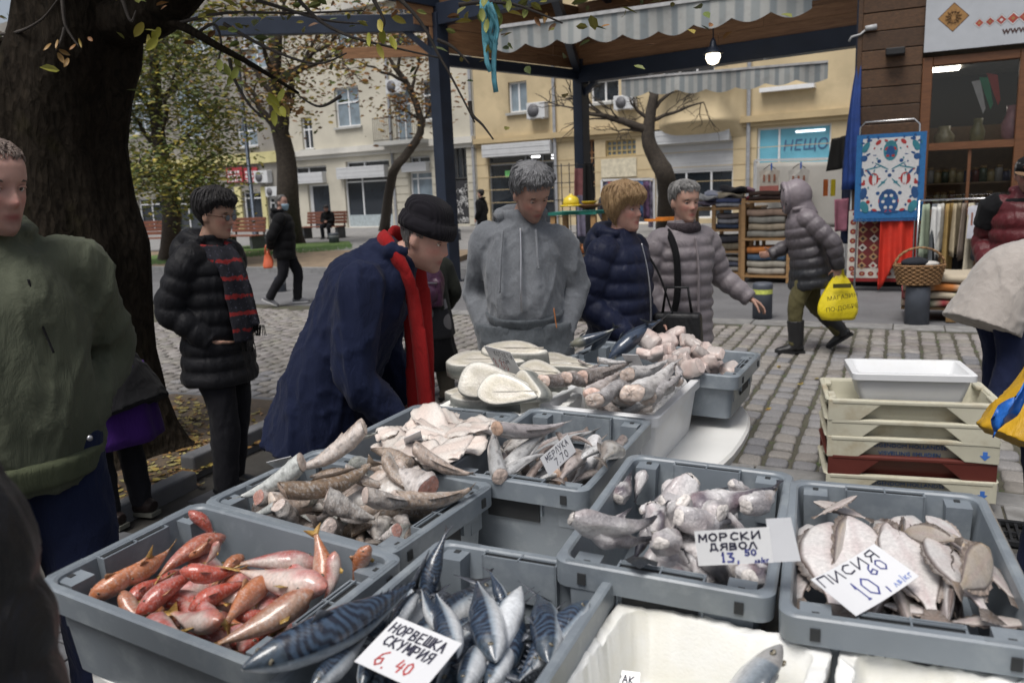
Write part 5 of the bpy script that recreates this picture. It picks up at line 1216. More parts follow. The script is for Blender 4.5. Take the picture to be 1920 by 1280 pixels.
def stack_box(w,l,h,m,label,p,text=None,arrow=False,name='fish_box'):
 t=thing(name,label,'box',(0,0,0),0,'fish boxes stacked on the paving');pose(t,p)
 prof=[(-.05,-h),(-.03,-.012),(-.004,-.01),(0,-.006),(-.003,0),(-.022,0),(-.026,-.006),(-.05,-h+.014)]
 b=MB();b.loft([rrect(w+2*d,l+2*d,.03,z,4)for d,z in prof]);o=b.build('tub',m,t);o.modifiers.new('split','EDGE_SPLIT').split_angle=R(35)
 for s in(-1,1):
  b=MB();yy=s*(l/2+.002)
  for e in(-1,1):
   pts=[(e*(w/2-.012),-.002),(e*(w/2-.3),-.002),(e*(w/2-.25),-.03),(e*(w/2-.16),-.105),(e*(w/2-.012),-.112)]
   if e>0:pts=pts[::-1]
   V=[(x,yy,z)for x,z in pts]+[(x,yy-s*.02,z)for x,z in pts];n_=len(pts)
   F=[tuple(range(n_)),tuple(range(2*n_-1,n_-1,-1))]+[(i,n_+i,n_+(i+1)%n_,(i+1)%n_)for i in range(n_)]
   if s>0:F=[f[::-1]for f in F]
   bq=MB();bq.add(V,F);bevel(bq.build('corner_skirt',m,t),.004)
  b.box((0,yy-s*.006,-.012),(w-.06,.018,.022));bevel(b.build('rim_bar',m,t),.006)
  for e in(-1,1):
   b=MB();b.box((e*(w/2-.035),s*(l/2-.09),-.004),(.035,.11,.02));bevel(b.build('corner_lug',m,t),.006)
 if text:
  bl_=M('print_blue',(.06,.13,.3),.6,.3,30,0)
  for k,s_ in enumerate(text):
   o=text_mesh(s_,.03,bl_,t);o.matrix_basis=Matrix.Translation((-.0,-l/2+.0325+.006*k,-.05-.042*k))@Matrix.Rotation(R(90+8),4,'X')
 if arrow:
  b=MB();b.box((0,0,.012),(.02,.001,.022));b.add([(-.024,0,.003),(.024,0,.003),(0,0,-.022)],[(0,2,1)]);o=b.build('arrow_mark',M('arrow_blue',(.05,.16,.5),.5),t);o.location=(w/2-.075,-l/2-.0032,-.07)
 return t
sx,sy,sy_=2.02,3.98,-.30
bk_=lambda z,dx=0,dy=0,dr=0,t1=0,t2=0:(sx+dx,sy+dy,z,sy_+dr,t1,t2)
stack_box(.8,.47,.16,cream_pl,'lowest cream fish box of the stack with blue lettering and an arrow',bk_(.16),['EIGENDOM HOLLANDSE','VISVEILING IJMUIDEN BV'],True)
stack_box(.79,.46,.13,brown_pl,'dark red brown fish box in the middle of the stack',bk_(.262,0,0,.01),None,False)
stack_box(.8,.47,.13,cream_pl,'cream fish box above the brown one with blue lettering',bk_(.36,0,0,.0),['EIGENDOM HOLLANDSE','VISVEILING IJMUIDEN'],True)
stack_box(.8,.47,.14,cream_pl,'stained yellowish fish box second from the top of the cream ones',bk_(.448,.0,0,-.01),None,False)
stack_box(.8,.47,.15,cream_pl,'topmost cream fish box of the stack holding a small white tub',bk_(.55,0,0,.0),None,False)
plain_tub('white_tub',.56,.36,.15,white_pl,'small clean white tub on top of the stacked fish boxes',(2.0,3.93,.685,-.28),lip=.02,thick=.01,taper=.03)
SG={'М':[[(0,0),(.05,1),(.5,.3),(.95,1),(1,0)]],'О':[[(.5,1),(.1,.8),(0,.4),(.3,0),(.75,.05),(1,.5),(.85,.9),(.5,1)]],'Р':[[(0,0),(.05,1),(.8,.95),(.9,.65),(.6,.48),(.05,.45)]],'С':[[(.95,.85),(.5,1),(.08,.7),(.05,.3),(.4,0),(.95,.12)]],'К':[[(0,0),(.05,1)],[(.9,1),(.05,.5),(.95,0)]],'И':[[(.05,1),(0,0),(.95,1),(1,0)]],'Д':[[(0,-.15),(.05,.08),(.95,.08),(1,-.15)],[(.15,.08),(.3,1),(.75,1),(.85,.08)]],'Я':[[(.95,0),(.95,1),(.3,.95),(.15,.7),(.4,.5),(.95,.5)],[(.5,.5),(.05,0)]],'В':[[(0,0),(.03,1),(.7,.95),(.75,.65),(.05,.53),(.85,.4),(.85,.1),(0,0)]],'Л':[[(0,0),(.35,.9),(.6,1),(1,0)]],'Н':[[(0,0),(.05,1)],[(.95,1),(.9,0)],[(.03,.5),(.92,.52)]],'Е':[[(.9,1),(.05,.97),(0,0),(.95,.03)],[(.03,.5),(.75,.52)]],'Ш':[[(.05,1),(0,0),(1,0),(1,1)],[(.5,0),(.5,.95)]],'У':[[(0,1),(.45,.45)],[(.95,1),(.3,0)]],'П':[[(0,0),(.05,1),(.95,1),(.95,0)]],'А':[[(0,0),(.45,1),(.95,0)],[(.2,.4),(.75,.4)]],'Т':[[(0,1),(1,1)],[(.5,1),(.5,0)]],'1':[[(.2,.7),(.55,1),(.5,0)],[(.2,0),(.8,0)]],'3':[[(.1,.95),(.75,.95),(.35,.58),(.85,.4),(.7,.03),(.05,.05)]],'5':[[(.9,1),(.2,.97),(.15,.55),(.75,.55),(.85,.2),(.5,0),(.05,.08)]],'0':[[(.5,1),(.1,.75),(.1,.25),(.5,0),(.9,.3),(.85,.8),(.5,1)]],'6':[[(.8,.95),(.3,.7),(.1,.25),(.45,0),(.85,.2),(.7,.5),(.15,.35)]],'4':[[(.3,1),(.05,.4),(.9,.42)],[(.75,.8),(.65,0)]],'8':[[(.5,.52),(.15,.78),(.5,1),(.85,.78),(.5,.52),(.1,.25),(.5,0),(.9,.25),(.5,.52)]],',':[[(.25,.08),(.1,-.2)]],'.':[[(.15,.05),(.25,.0)]],'/':[[(0,-.1),(.8,1.1)]],'л':[[(0,0),(.4,.6),(.8,0)]],'в':[[(0,0),(.05,.6),(.6,.55),(.1,.32),(.7,.2),(0,0)]],'к':[[(0,0),(.05,.6)],[(.7,.6),(.05,.3),(.75,0)]],'г':[[(.05,0),(.1,.6),(.7,.6)]],'2':[[(.1,.8),(.5,1),(.85,.7),(.05,0),(.95,0)]],'7':[[(.05,1),(.9,1),(.4,0)]]}
def handwriting(b,s,x,y,h,wd,gap,th,z,mat,q,rot=0):
 for ch in s:
  if ch==' ':x+=wd*.6;continue
  w_=wd*(.35 if ch in ',.1/' else 1);dy=q.uniform(-.05,.05)*h;sk=q.uniform(-.06,.08)
  for stt in SG[ch]:
   P=[(x+w_*(px+sk*py),y+dy+h*py)for px,py in stt]
   for(x0,y0),(x1,y1)in zip(P[:-1],P[1:]):
    dx,dy_=x1-x0,y1-y0;L=math.hypot(dx,dy_)or 1e-6;nx,ny=-dy_/L*th/2,dx/L*th/2;ex,ey=dx/L*th*.35,dy_/L*th*.35
    b.add([(x0+nx-ex,y0+ny-ey,z),(x0-nx-ex,y0-ny-ey,z),(x1-nx+ex,y1-ny+ey,z),(x1+nx+ex,y1+ny+ey,z)],[(0,1,2,3)],mat)
  x+=w_+gap
 return x
card_m=M('card_paper',(.66,.665,.68),.3,.03,4,.08,6,.004);ink_b=M('ink_blue',(.05,.06,.22),.6,bump=0);ink_k=M('ink_black',(.03,.03,.055),.6,bump=0);ink_r=M('ink_red',(.45,.06,.06),.6,bump=0);ink_l=M('ink_light_blue',(.2,.26,.5),.6,bump=0);sleeve=M('plastic_sleeve',(.6,.61,.64),.12,.03,4,.1)
def card(label,Pc,ex,ey,w,h,lines,bend=0.0,seed=0,slv=None):
 """Pc = lower left corner, ex / ey unit vectors along the card"""
 ex=Vector(ex).normalized();nz=ex.cross(Vector(ey)).normalized();ey=nz.cross(ex)
 t=bpy.data.objects.new('price_card',None);COL.objects.link(t);t.empty_display_size=.05;tag(t,label,'price card','handwritten price cards');t.matrix_world=Matrix.Translation(Pc)@Matrix((ex,ey,nz)).transposed().to_4x4()
 zz=lambda x,y:bend*((x/w-.5)**2)*4-bend
 b=MB();N=10;V=[]
 for k in(0,1):
  for i in range(N+1):
   for j in(0,1):x=w*i/N;V.append((x,h*j,zz(x,0)-(.0012 if k else 0)))
 o_=2*(N+1);F=[(2*i,2*i+2,2*i+3,2*i+1)for i in range(N)]+[(o_+2*i,o_+2*i+1,o_+2*i+3,o_+2*i+2)for i in range(N)]+[(2*i,o_+2*i,o_+2*i+2,2*i+2)for i in range(N)]+[(2*i+1,2*i+3,o_+2*i+3,o_+2*i+1)for i in range(N)]+[(0,1,o_+1,o_),(2*N,o_+2*N,o_+2*N+1,2*N+1)]
 b.add(V,F);b.build('card',card_m,t)
 if slv:
  b=MB();b.add([(slv[0],slv[1],zz(slv[0],0)-.001),(slv[2],slv[1],zz(w,0)-.001),(slv[2]+slv[4],slv[3],zz(w,0)-.001),(slv[0],slv[3],zz(slv[0],0)-.001),(slv[0],slv[1],zz(slv[0],0)-.0018),(slv[2],slv[1],zz(w,0)-.0018),(slv[2]+slv[4],slv[3],zz(w,0)-.0018),(slv[0],slv[3],zz(slv[0],0)-.0018)],[(0,1,2,3),(7,6,5,4),(0,4,5,1),(1,5,6,2),(2,6,7,3),(3,7,4,0)]);b.build('sleeve',sleeve,t)
 q=random.Random(seed)
 for s,x,y,hh,wd,gap,th,mm in lines:
  b=MB();handwriting(b,s,x*w,y*h,hh*h,wd*w,gap*w,th,.0006,0,q)
  for V_ in b.v:V_[:,2]+=np.array([zz(x_,0)for x_ in V_[:,0]])
  b.build('handwriting',mm,t)
 return t
def card_px(label,ll,lr,ul,z,lines,**k):
 """corners given by where they lie in the crate: lower-left, lower-right, upper-left (pixel, height)"""
 A,B,C=gz(*ll),gz(*lr),gz(*ul);return card(label,A,B-A,C-A,(B-A).length,(C-A).length,lines,**k)
Z5=lambda x,y:(1020+x/3.556,820+y/3.556)
card_px('white price card for monkfish, 13,50, propped on the monkfish crate',(*Z5(1030,855),1.0),(*Z5(1530,832),1.015),(*Z5(995,625),1.06),0,[('МОРСКИ',.05,.7,.2,.1,.042,.0032,ink_k),('ДЯВОЛ',.19,.43,.18,.095,.035,.0032,ink_k),('13,',.33,.08,.26,.1,.035,.0034,ink_b),('50',.64,.24,.16,.065,.02,.003,ink_b),('лв/кг',.76,.02,.12,.032,.012,.0022,ink_b)],seed=1,slv=(.12,.0,.168,.075,-.008))
Z6=lambda x,y:(1420+x/3.048,860+y/3.048)
card_px('white price card for flounder, 10,60, lying slanted on the pale flatfish',(*Z6(565,895),.955),(*Z6(925,668),.965),(*Z6(318,680),.985),0,[('ПИСИЯ',.04,.72,.22,.13,.05,.0032,ink_k),('10,',.3,.14,.42,.16,.04,.0034,ink_b),('60',.62,.46,.25,.11,.03,.003,ink_b),('лв/кг',.7,.08,.13,.05,.014,.0024,ink_l)],seed=2,bend=.006)
Z3=lambda x,y:(460+x/2.743,960+y/2.743)
card_px('white price card for mackerel, 6.40 in red, leaning in the mackerel crate',(*Z3(560,765),.955),(*Z3(905,925),.94),(*Z3(830,560),.972),0,[('НОРВЕШКА',.06,.7,.19,.075,.03,.0034,ink_k),('СКУМРИЯ',.12,.45,.19,.075,.03,.0034,ink_k),('6.',.2,.08,.3,.12,.03,.003,ink_r),('40',.5,.12,.22,.09,.03,.003,ink_r)],seed=3)
Z4=lambda x,y:(800+x/3.097,560+y/3.097)
card_px('small slanted price card stuck among the silver whiting',(*Z4(712,1028),.965),(*Z4(868,885),.985),(*Z4(722,920),1.0),0,[('МЕРЛУКА',.12,.6,.3,.08,.035,.0022,ink_k),('7.70',.3,.12,.35,.1,.04,.0022,ink_k)],seed=4)
card_px('price card for catfish steaks, 8.80 in red, standing on the pale steaks',(*Z4(405,405),1.03),(*Z4(560,450),1.03),(*Z4(425,335),1.09),0,[('КОТЛЕТИ',.3,.68,.2,.07,.03,.002,ink_k),('СОМ',.4,.42,.2,.09,.03,.002,ink_k),('8.80',.08,.1,.4,.12,.03,.0024,ink_r)],seed=5)
Z2=lambda x,y:(360+x/3.2,720+y/3.2)
card_px('grey slanted price card stuck in the pale fillets',(*Z2(1285,385),.965),(*Z2(1385,340),.98),(*Z2(1300,312),1.02),0,[('ФИЛЕ'.replace('Ф','О'),.1,.6,.25,.12,.04,.002,ink_k),('12.80',.15,.15,.25,.1,.04,.002,ink_k)][1:],seed=6)
card_px('grey price card seen edge on at the rear of the hake crate',(*Z2(500,505),.955),(*Z2(640,470),.965),(*Z2(620,440),1.0),0,[],seed=7)
card_px('grey price card lying between the pollock and the pale steaks',(*Z4(1170,392),.99),(*Z4(1260,395),.99),(*Z4(1240,335),1.05),0,[],seed=8)
card_px('price card corner lying in the front polystyrene box',(1100,1306,.765),(1195,1320,.765),(1118,1250,.80),0,[('ЛАВРАК',.15,.6,.25,.1,.03,.0024,ink_k)],seed=9)
o=MB();q=random.Random(3);ring=[Vector((.035*math.cos(a)*q.uniform(.7,1.2),.02*math.sin(a)*q.uniform(.7,1.2),q.uniform(0,.012)))for a in np.linspace(0,6.28,14,endpoint=False)]
o.add(ring+[Vector((0,0,.014))],[(i,(i+1)%14,14)for i in range(14)],0,True);o=o.build('plastic_scrap',M('black_film',(.02,.022,.025),.25));o.location=gz(*Z5(655,850),.97);tag(o,'scrap of black plastic film on the front rim of the monkfish crate','scrap')
def fishmat(name,rough=.3,var=.18,scale=40,bump=.3,coat=.8,frost=0.0,sss=0.0):
 t=NT(name);v=t.coords();c=t.vcol();f=t.noise(v,scale,5,.65)
 c=t.mix(1.0,c,t.ramp(f,[(.25,(1-var*1.6,)*3),(.75,(1+var,)*3)]),'MULTIPLY')
 oi=t.n('ObjectInfo');h=t.n('HueSaturation');t.l(t.math('MULTIPLY_ADD',oi.outputs['Random'],.34,.83),h.inputs['Value']);t.l(c,h.inputs['Color']);c=h.outputs[0]
 if frost:
  fr=t.ramp(t.noise(v,26,6,.75),[(.5,0.0),(.66,1.0)]);c=t.mix(t.math('MULTIPLY',fr,frost),c,(.62,.62,.62))
 n=t.bump(t.noise(v,130,4),bump,.0015,t.bump(t.noise(v,28,3),bump*1.2,.004))
 return t.fin(c,t.math('MULTIPLY_ADD',f,.3,rough-.1),n,Coat_Weight=coat,Coat_Roughness=.1,Subsurface_Weight=sss)
wet=fishmat('fish_skin');mul_m=fishmat('mullet_skin',.3,.2,34,.35,.8,.42)
frosty=fishmat('frosty_skin',.45,.22,30,.5,.2,.55);flesh=fishmat('fish_flesh',.35,.12,45,.5,.3);fleshf=fishmat('frosty_flesh',.5,.15,30,.6,.15,.5)
fin_m=fishmat('fish_fin',.4,.3,60,.3,.3);eye_d=M('fish_eye',(.01,.01,.012),.08,bump=0);eye_r=M('fish_eye_ring',(.17,.15,.11),.2,bump=0)
def interp(tb,x):return np.interp(x,[a for a,_ in tb],[b for _,b in tb])
def smooth_interp(tb,x):
 xs=np.linspace(0,1,101);y=interp(tb,xs)
 for _ in range(6):y[1:-1]=(y[:-2]+2*y[1:-1]+y[2:])/4
 return np.interp(x,xs,y)
def fish_body(prof_h,prof_w,paint,n=40,m=20,bend=0.0,twist=0.0,L=1.0,prof_c=((0,0),(1,0)),bendz=0.0,lump=0.0,seed=0,cut0=False,cut1=False,e=1.0,cutcol=(.5,.3,.25)):
 ts=np.linspace(0,1,n)
 if not cut0:ts=ts**1.15
 H=smooth_interp(prof_h,ts);W=smooth_interp(prof_w,ts);Cc=smooth_interp(prof_c,ts)
 V=[];C=[]
 for i,t in enumerate(ts):
  for j in range(m):
   a=2*math.pi*j/m;ca,sa=math.cos(a),math.sin(a)
   y=W[i]*math.copysign(abs(ca)**e,ca);z=H[i]*math.copysign(abs(sa)**e,sa)+Cc[i]
   V.append((t,y,z));C.append(paint(t,a))
 V=np.array(V)
 if lump:V[:,1:]*=(1+lump*fbm(V*np.array([1,1.5,1.5]),7,seed,3))[:,None]
 b=MB()
 F=[(i*m+j,i*m+(j+1)%m,(i+1)*m+(j+1)%m,(i+1)*m+j)for i in range(n-1)for j in range(m)]
 V2=bendv(V,bend,bendz,twist);C=np.array(C)
 b.add(V2,F,0,True,C)
 for flag,i0,sgn in((cut0,0,1),(cut1,n-1,-1)):
  base_i=i0*m;ring=V[base_i:base_i+m];c0=ring.mean(0)
  if not flag:b.add(np.vstack([V2[base_i:base_i+m]]),[tuple(range(m))[::sgn*-1]],0,True,C[base_i:base_i+m]);continue
  rr=[];cc=[];q=np.random.default_rng(seed+i0)
  for s,dx,k in((.985,.004,1.0),(.85,.014,1.1),(.55,.024,1.08),(.25,.026,1.0),(.1,.026,.85)):
   R_=c0+(ring-c0)*s;R_[:,0]+=dx*sgn*-1+q.normal(0,.004,m);rr.append(R_);cc.append(np.tile(np.array(cutcol)*k,(m,1))*q.uniform(.85,1.15,(m,1)))
  Vc=bendv(np.vstack(rr),bend,bendz,twist);F=[(i*m+j,(i*m+(j+1)%m),(i+1)*m+(j+1)%m,(i+1)*m+j)for i in range(4)for j in range(m)]+[tuple(range(4*m,5*m))]
  b.add(Vc,[f[::-1]if sgn>0 else f for f in F],1,True,np.vstack(cc))
 return b,(lambda P:bendv(np.array(P,float),bend,bendz,twist))
def bendv(V,bend,bendz,twist):
 V=V.copy();t=V[:,0];
 a=twist*(t-.5);y,z=V[:,1]*np.cos(a)-V[:,2]*np.sin(a),V[:,1]*np.sin(a)+V[:,2]*np.cos(a)
 sl=2*bend*(t-.5)*2;slz=2*bendz*(t-.5)*2
 V[:,0]=t-.5-sl*y*.9-slz*z*.9;V[:,1]=y+bend*((t-.5)**2*4-.4)*.5*2*.5;V[:,2]=z+bendz*((t-.5)**2*4-.4)*.5
 return V
def finmesh(pts,th,col,bf,n_sub=1,col2=None):
 """flat fin: outline (t, z) in the mid plane, y = side offset; radiating rays by slight ripple"""
 P=np.array(pts,float);b=MB();n=len(P)
 if P.shape[1]==2:P=np.column_stack([P[:,0],np.zeros(n),P[:,1]])
 c0=P.mean(0);V=[]
 for s in(1,-1):
  q=P.copy();q[:,1]+=s*th*np.where(np.arange(n)%2,.6,.2);V.append(q);cc=c0.copy();cc[1]+=s*th;V.append(cc[None])
 V=bf(np.vstack(V));m=n+1
 F=[(i,(i+1)%n,n)for i in range(n)]+[(m+(i+1)%n,m+i,m+n)for i in range(n)]+[(i,m+i,m+(i+1)%n,(i+1)%n)for i in range(n)]
 C=np.tile(np.array(col),(2*m,1));
 if col2 is not None:C[:n:2]=col2;C[m:m+n:2]=col2
 return b.add(V,F,0,True,C)
def tailpts(t0,L,spread,fork,w0,n=7):
 """forked tail outline"""
 up_=[(t0,w0)]+[(t0+L*(k/n)**.9,w0+(spread-w0)*(k/n)**.8)for k in range(1,n+1)]
 inner=[(t0+L*(1-fork*(1-abs(s))),spread*.93*s)for s in np.linspace(.85,-.85,9)]
 dn=[(a,-b_)for a,b_ in up_[::-1]]
 return up_+inner+dn
def mesh_of(b,name,mats):return b.mesh(name,mats)
def lerp3(a,b,f):f=max(0,min(1,f));return tuple(x+(y-x)*f for x,y in zip(a,b))
class Kind:pass
def build_kind(name,L,parts):k=Kind();k.name=name;k.L=L;k.parts=parts;return k
def variants(fn,n):return[fn(i)for i in range(n)]
def mk_eye(parts,pos,r,bf,both=True):
 for s in((1,-1)if both else(1,)):
  c=bf([[pos[0],s*pos[1],pos[2]]])[0];b=MB();b.ball(c,(r,r*.5,r),12,8);b2=MB();b2.ball((c[0],c[1]+s*r*.3,c[2]),(r*.55,r*.35,r*.55),10,6)
  parts.append(('eye',b.mesh('eye',eye_r),[('pupil',b2.mesh('pupil',eye_d))]))
def mullet(i):
 q=np.random.default_rng(i+10);red=(.42,.07,.04)if i%3 else(.46,.13,.07);pink=(.5,.2,.19);wht=(.58,.47,.42);org=(.42,.17,.05)
 def paint(t,a):
  s=math.sin(a);n_=.25*math.sin(t*17+a*2+i)+.2*math.sin(t*7-a*3+i*2)
  c=lerp3(wht,pink,(s+.75+n_)*1.3);c=lerp3(c,red,(s-.0+n_*.9)*1.5)
  if t<.22:c=lerp3(c,red,(.22-t)*3.5)
  if i%4==3:c=lerp3(c,org,.55)
  if t>.8:c=lerp3(c,(.45,.25,.12),(t-.8)*3)
  return c
 b,bf=fish_body([(0,.012),(.04,.05),(.12,.085),(.3,.115),(.5,.105),(.75,.06),(.9,.034),(1,.03)],[(0,.012),(.05,.05),(.2,.1),(.35,.108),(.6,.075),(.9,.026),(1,.01)],paint,40,20,(q.uniform(-.1,.1)),q.uniform(-.3,.3),1,((0,-.02),(.15,0),(1,.01)),.0,.05,i)
 P=[('body',b.mesh('body',mul_m),[])]
 yl=(.42,.27,.07)
 P.append(('tail_fin',finmesh(tailpts(.97,.2,.11,.5,.03),.004,yl,bf,col2=(.35,.17,.05)).mesh('tail_fin',fin_m),[]))
 P.append(('dorsal_fin',finmesh([(.32,.1),(.34,.16),(.38,.17),(.42,.15),(.46,.13),(.52,.1)],.003,(.4,.2,.1),bf).mesh('dorsal_fin',fin_m),[]))
 P.append(('pelvic_fin',finmesh([(.3,-.1),(.36,-.16),(.44,-.15),(.42,-.1)],.003,yl,bf).mesh('pelvic_fin',fin_m),[]))
 mk_eye(P,(.13,.062,.045),.018,bf);return build_kind('red_mullet',.2,P)
def mackerel(i):
 q=np.random.default_rng(i+50);ph=q.uniform(0,6)
 def paint(t,a):
  s=math.sin(a)
  w_=math.sin(t*125+3.2*math.sin(a*3+t*9+ph)+ph+1.8*math.sin(t*31+a*2));
  back=lerp3((.035,.06,.1),(.006,.009,.02),(w_+.35)*1.8);side=(.2,.25,.3);bel=(.58,.6,.62)
  c=lerp3(bel,side,(s+.35)*2.5);c=lerp3(c,back,(s-.0)*5)
  if t<.16:c=lerp3(c,(.05,.07,.09),.6 if s>-.2 else .15)
  return c
 b,bf=fish_body([(0,.008),(.06,.038),(.15,.068),(.35,.092),(.55,.086),(.8,.04),(.95,.014),(1,.012)],[(0,.008),(.08,.042),(.2,.072),(.4,.09),(.6,.076),(.85,.026),(1,.01)],paint,150,30,q.uniform(-.12,.12),q.uniform(-.2,.2),1,((0,0),(1,0)),0,.03,i)
 P=[('body',b.mesh('body',wet),[])];g=(.09,.1,.12)
 P.append(('tail_fin',finmesh(tailpts(.97,.15,.12,.75,.012),.003,g,bf,col2=(.05,.055,.07)).mesh('tail_fin',fin_m),[]))
 P.append(('dorsal_fin',finmesh([(.32,.085),(.36,.14),(.4,.12),(.45,.09)],.003,g,bf).mesh('dorsal_fin',fin_m),[]))
 P.append(('pectoral_fin',finmesh([(.24,.055,.0),(.3,.075,.03),(.36,.085,.02),(.34,.075,-.01)],.002,(.2,.22,.24),bf).mesh('pectoral_fin',fin_m),[]))
 b2=MB()
 for k in range(5):x=.72+k*.05;b2.add(bf(np.array([[x,0,.055-k*.009],[x+.03,0,.075-k*.009],[x+.03,.002,.052-k*.009],[x,0,-.055+k*.009],[x+.03,0,-.075+k*.009],[x+.03,.002,-.052+k*.009]])),[(0,1,2),(3,5,4)],0,False,g)
 P.append(('finlets',b2.mesh('finlets',fin_m),[]));mk_eye(P,(.1,.044,.018),.015,bf)
 return build_kind('mackerel',.34,P)
def headless(i,back,belly,cutc,fat=.1,nm='hake_piece',L=.3,mat=None,cm=None,tail=True,bend=.12,lump=.12,bz=0.0,taper=.25):
 q=np.random.default_rng(i+100)
 def paint(t,a):
  s=math.sin(a)+.3*math.sin(t*9+i)+.25*math.sin(a*3+t*5+i)
  c=lerp3(belly,back,(s+.35)*1.1);
  if math.sin(t*23+a*4+i*3)+math.sin(t*11-a*5)>1.35:c=lerp3(c,(.03,.025,.025),.5)
  return c
 f=fat
 b,bf=fish_body([(0,f*.98),(.1,f*1.06),(.35,f*.95),(.65,f*.65),(.9,f*taper),(1,f*taper*.75)],[(0,f*.78),(.15,f*.85),(.5,f*.7),(.8,f*.38),(1,f*.15)],paint,34,22,q.uniform(-bend,bend),q.uniform(-.5,.5),1,((0,0),(1,0)),bz+q.uniform(-.04,.04),lump,i,cut0=True,e=.9,cutcol=cutc,cut1=not tail)
 P=[('body',b.mesh('body',[mat or frosty,cm or fleshf]),[])]
 if tail:P.append(('tail_fin',finmesh(tailpts(.97,.12,f*.75,.25,f*.2),.003,lerp3(back,(.1,.09,.08),.4),bf).mesh('tail_fin',fin_m),[]))
 P.append(('dorsal_fin',finmesh([(.3,f*.9),(.38,f*1.25),(.55,f*1.12),(.75,f*.85),(.88,f*.4),(.6,f*.6)],.003,lerp3(back,(.02,.02,.025),.5),bf).mesh('dorsal_fin',fin_m),[]))
 return build_kind(nm,L,P)
def monk(i):
 q=np.random.default_rng(i+200)
 def paint(t,a):
  s=math.sin(a)+.35*math.sin(a*2+t*7+i)+.3*math.sin(t*13+i*2)
  c=lerp3((.62,.6,.6),(.12,.1,.12),(s-.25)*1.3)
  if i%2:c=lerp3(c,(.62,.6,.6),.45)
  c=lerp3(c,(.52,.33,.31),.18*max(0,math.sin(t*8+a*2+i*1.7))*(1-t))
  return lerp3(c,(.02,.02,.03),(t-.58)*4)
 bd=(0,.15,-.12,.3,-.1,.1)[i%6]
 b,bf=fish_body([(0,.1),(.08,.155),(.25,.16),(.45,.115),(.65,.07),(.85,.035),(1,.014)],[(0,.1),(.1,.165),(.28,.165),(.5,.11),(.7,.06),(1,.02)],paint,40,22,bd,q.uniform(-.4,.4),1,((0,0),(1,0)),q.uniform(-.1,.1),.3,i,cut0=True,e=.9,cutcol=(.62,.58,.55))
 P=[('body',b.mesh('body',[fishmat_monk,flesh]),[])]
 P.append(('tail_fin',finmesh(tailpts(.95,.11,.05,.05,.018),.004,(.02,.02,.028),bf,col2=(.05,.05,.06)).mesh('tail_fin',fin_m),[]))
 return build_kind('monkfish_tail',.23,P)
fishmat_monk=fishmat('monk_skin',.3,.16,26,.6,.4,.12)
def flounder(i,dark=False):
 q=np.random.default_rng(i+300);wh=(.63,.605,.59)if i%3 else(.55,.5,.46);pk=(.54,.44,.43)
 if dark:wh=(.42,.37,.33);pk=(.36,.28,.18)
 def paint(t,a):
  s=math.cos(a);edge=abs(math.sin(a))
  c=lerp3(wh,pk,.35*max(0,math.sin(t*6+a*2+i))+.25*max(0,math.sin(t*14+i)))
  if edge>.9:c=lerp3(c,(.13,.1,.09),(edge-.72)*4)
  if abs(math.sin(a))<.12 and .1<t<.95:c=lerp3(c,(.42,.3,.3),.3)
  return c
 b,bf=fish_body([(0,.02),(.05,.07),(.15,.135),(.35,.185),(.55,.18),(.78,.1),(.92,.042),(1,.035)],[(0,.01),(.1,.035),(.3,.042),(.6,.036),(.9,.016),(1,.008)],paint,36,28,q.uniform(-.05,.05),q.uniform(-.1,.1),1,((0,0),(1,0)),q.uniform(-.06,.06),.04,i,e=.85)
 P=[('body',b.mesh('body',wet if not dark else wet),[])];fr=(.1,.075,.06)if i%2 else(.22,.17,.14)
 for s in(1,-1):
  n=44;ts=np.linspace(.12,.9,n);Hh=smooth_interp([(0,.02),(.05,.07),(.15,.135),(.35,.185),(.55,.18),(.78,.1),(.92,.042),(1,.035)],ts)
  wd=.05*np.sin(np.pi*np.clip((ts-.08)/.86,0,1))**.6
  V=[];C=[]
  for k in range(n):
   V+=[(ts[k],.004*math.sin(k*1.9),s*(Hh[k]*.97)),(ts[k]+.02,.012*math.sin(k*.9+i),s*(Hh[k]+wd[k]*(.75 if k%2 else 1.05)))];C+=[lerp3(fr,wh,.4),fr]
  F=[(2*k,2*k+2,2*k+3,2*k+1)for k in range(n-1)]
  bb=MB();bb.add(bf(np.array(V)),F,0,False,C);P.append(('fin_fringe',bb.mesh('fin_fringe',fin_m),[]))
 P.append(('tail_fin',finmesh(tailpts(.98,.17,.1,-.12,.035),.004,fr,bf,col2=lerp3(fr,wh,.3)).mesh('tail_fin',fin_m),[]))
 if i%4==0:mk_eye(P,(.09,.02,.05),.016,bf)
 return build_kind('flounder',.38,P)
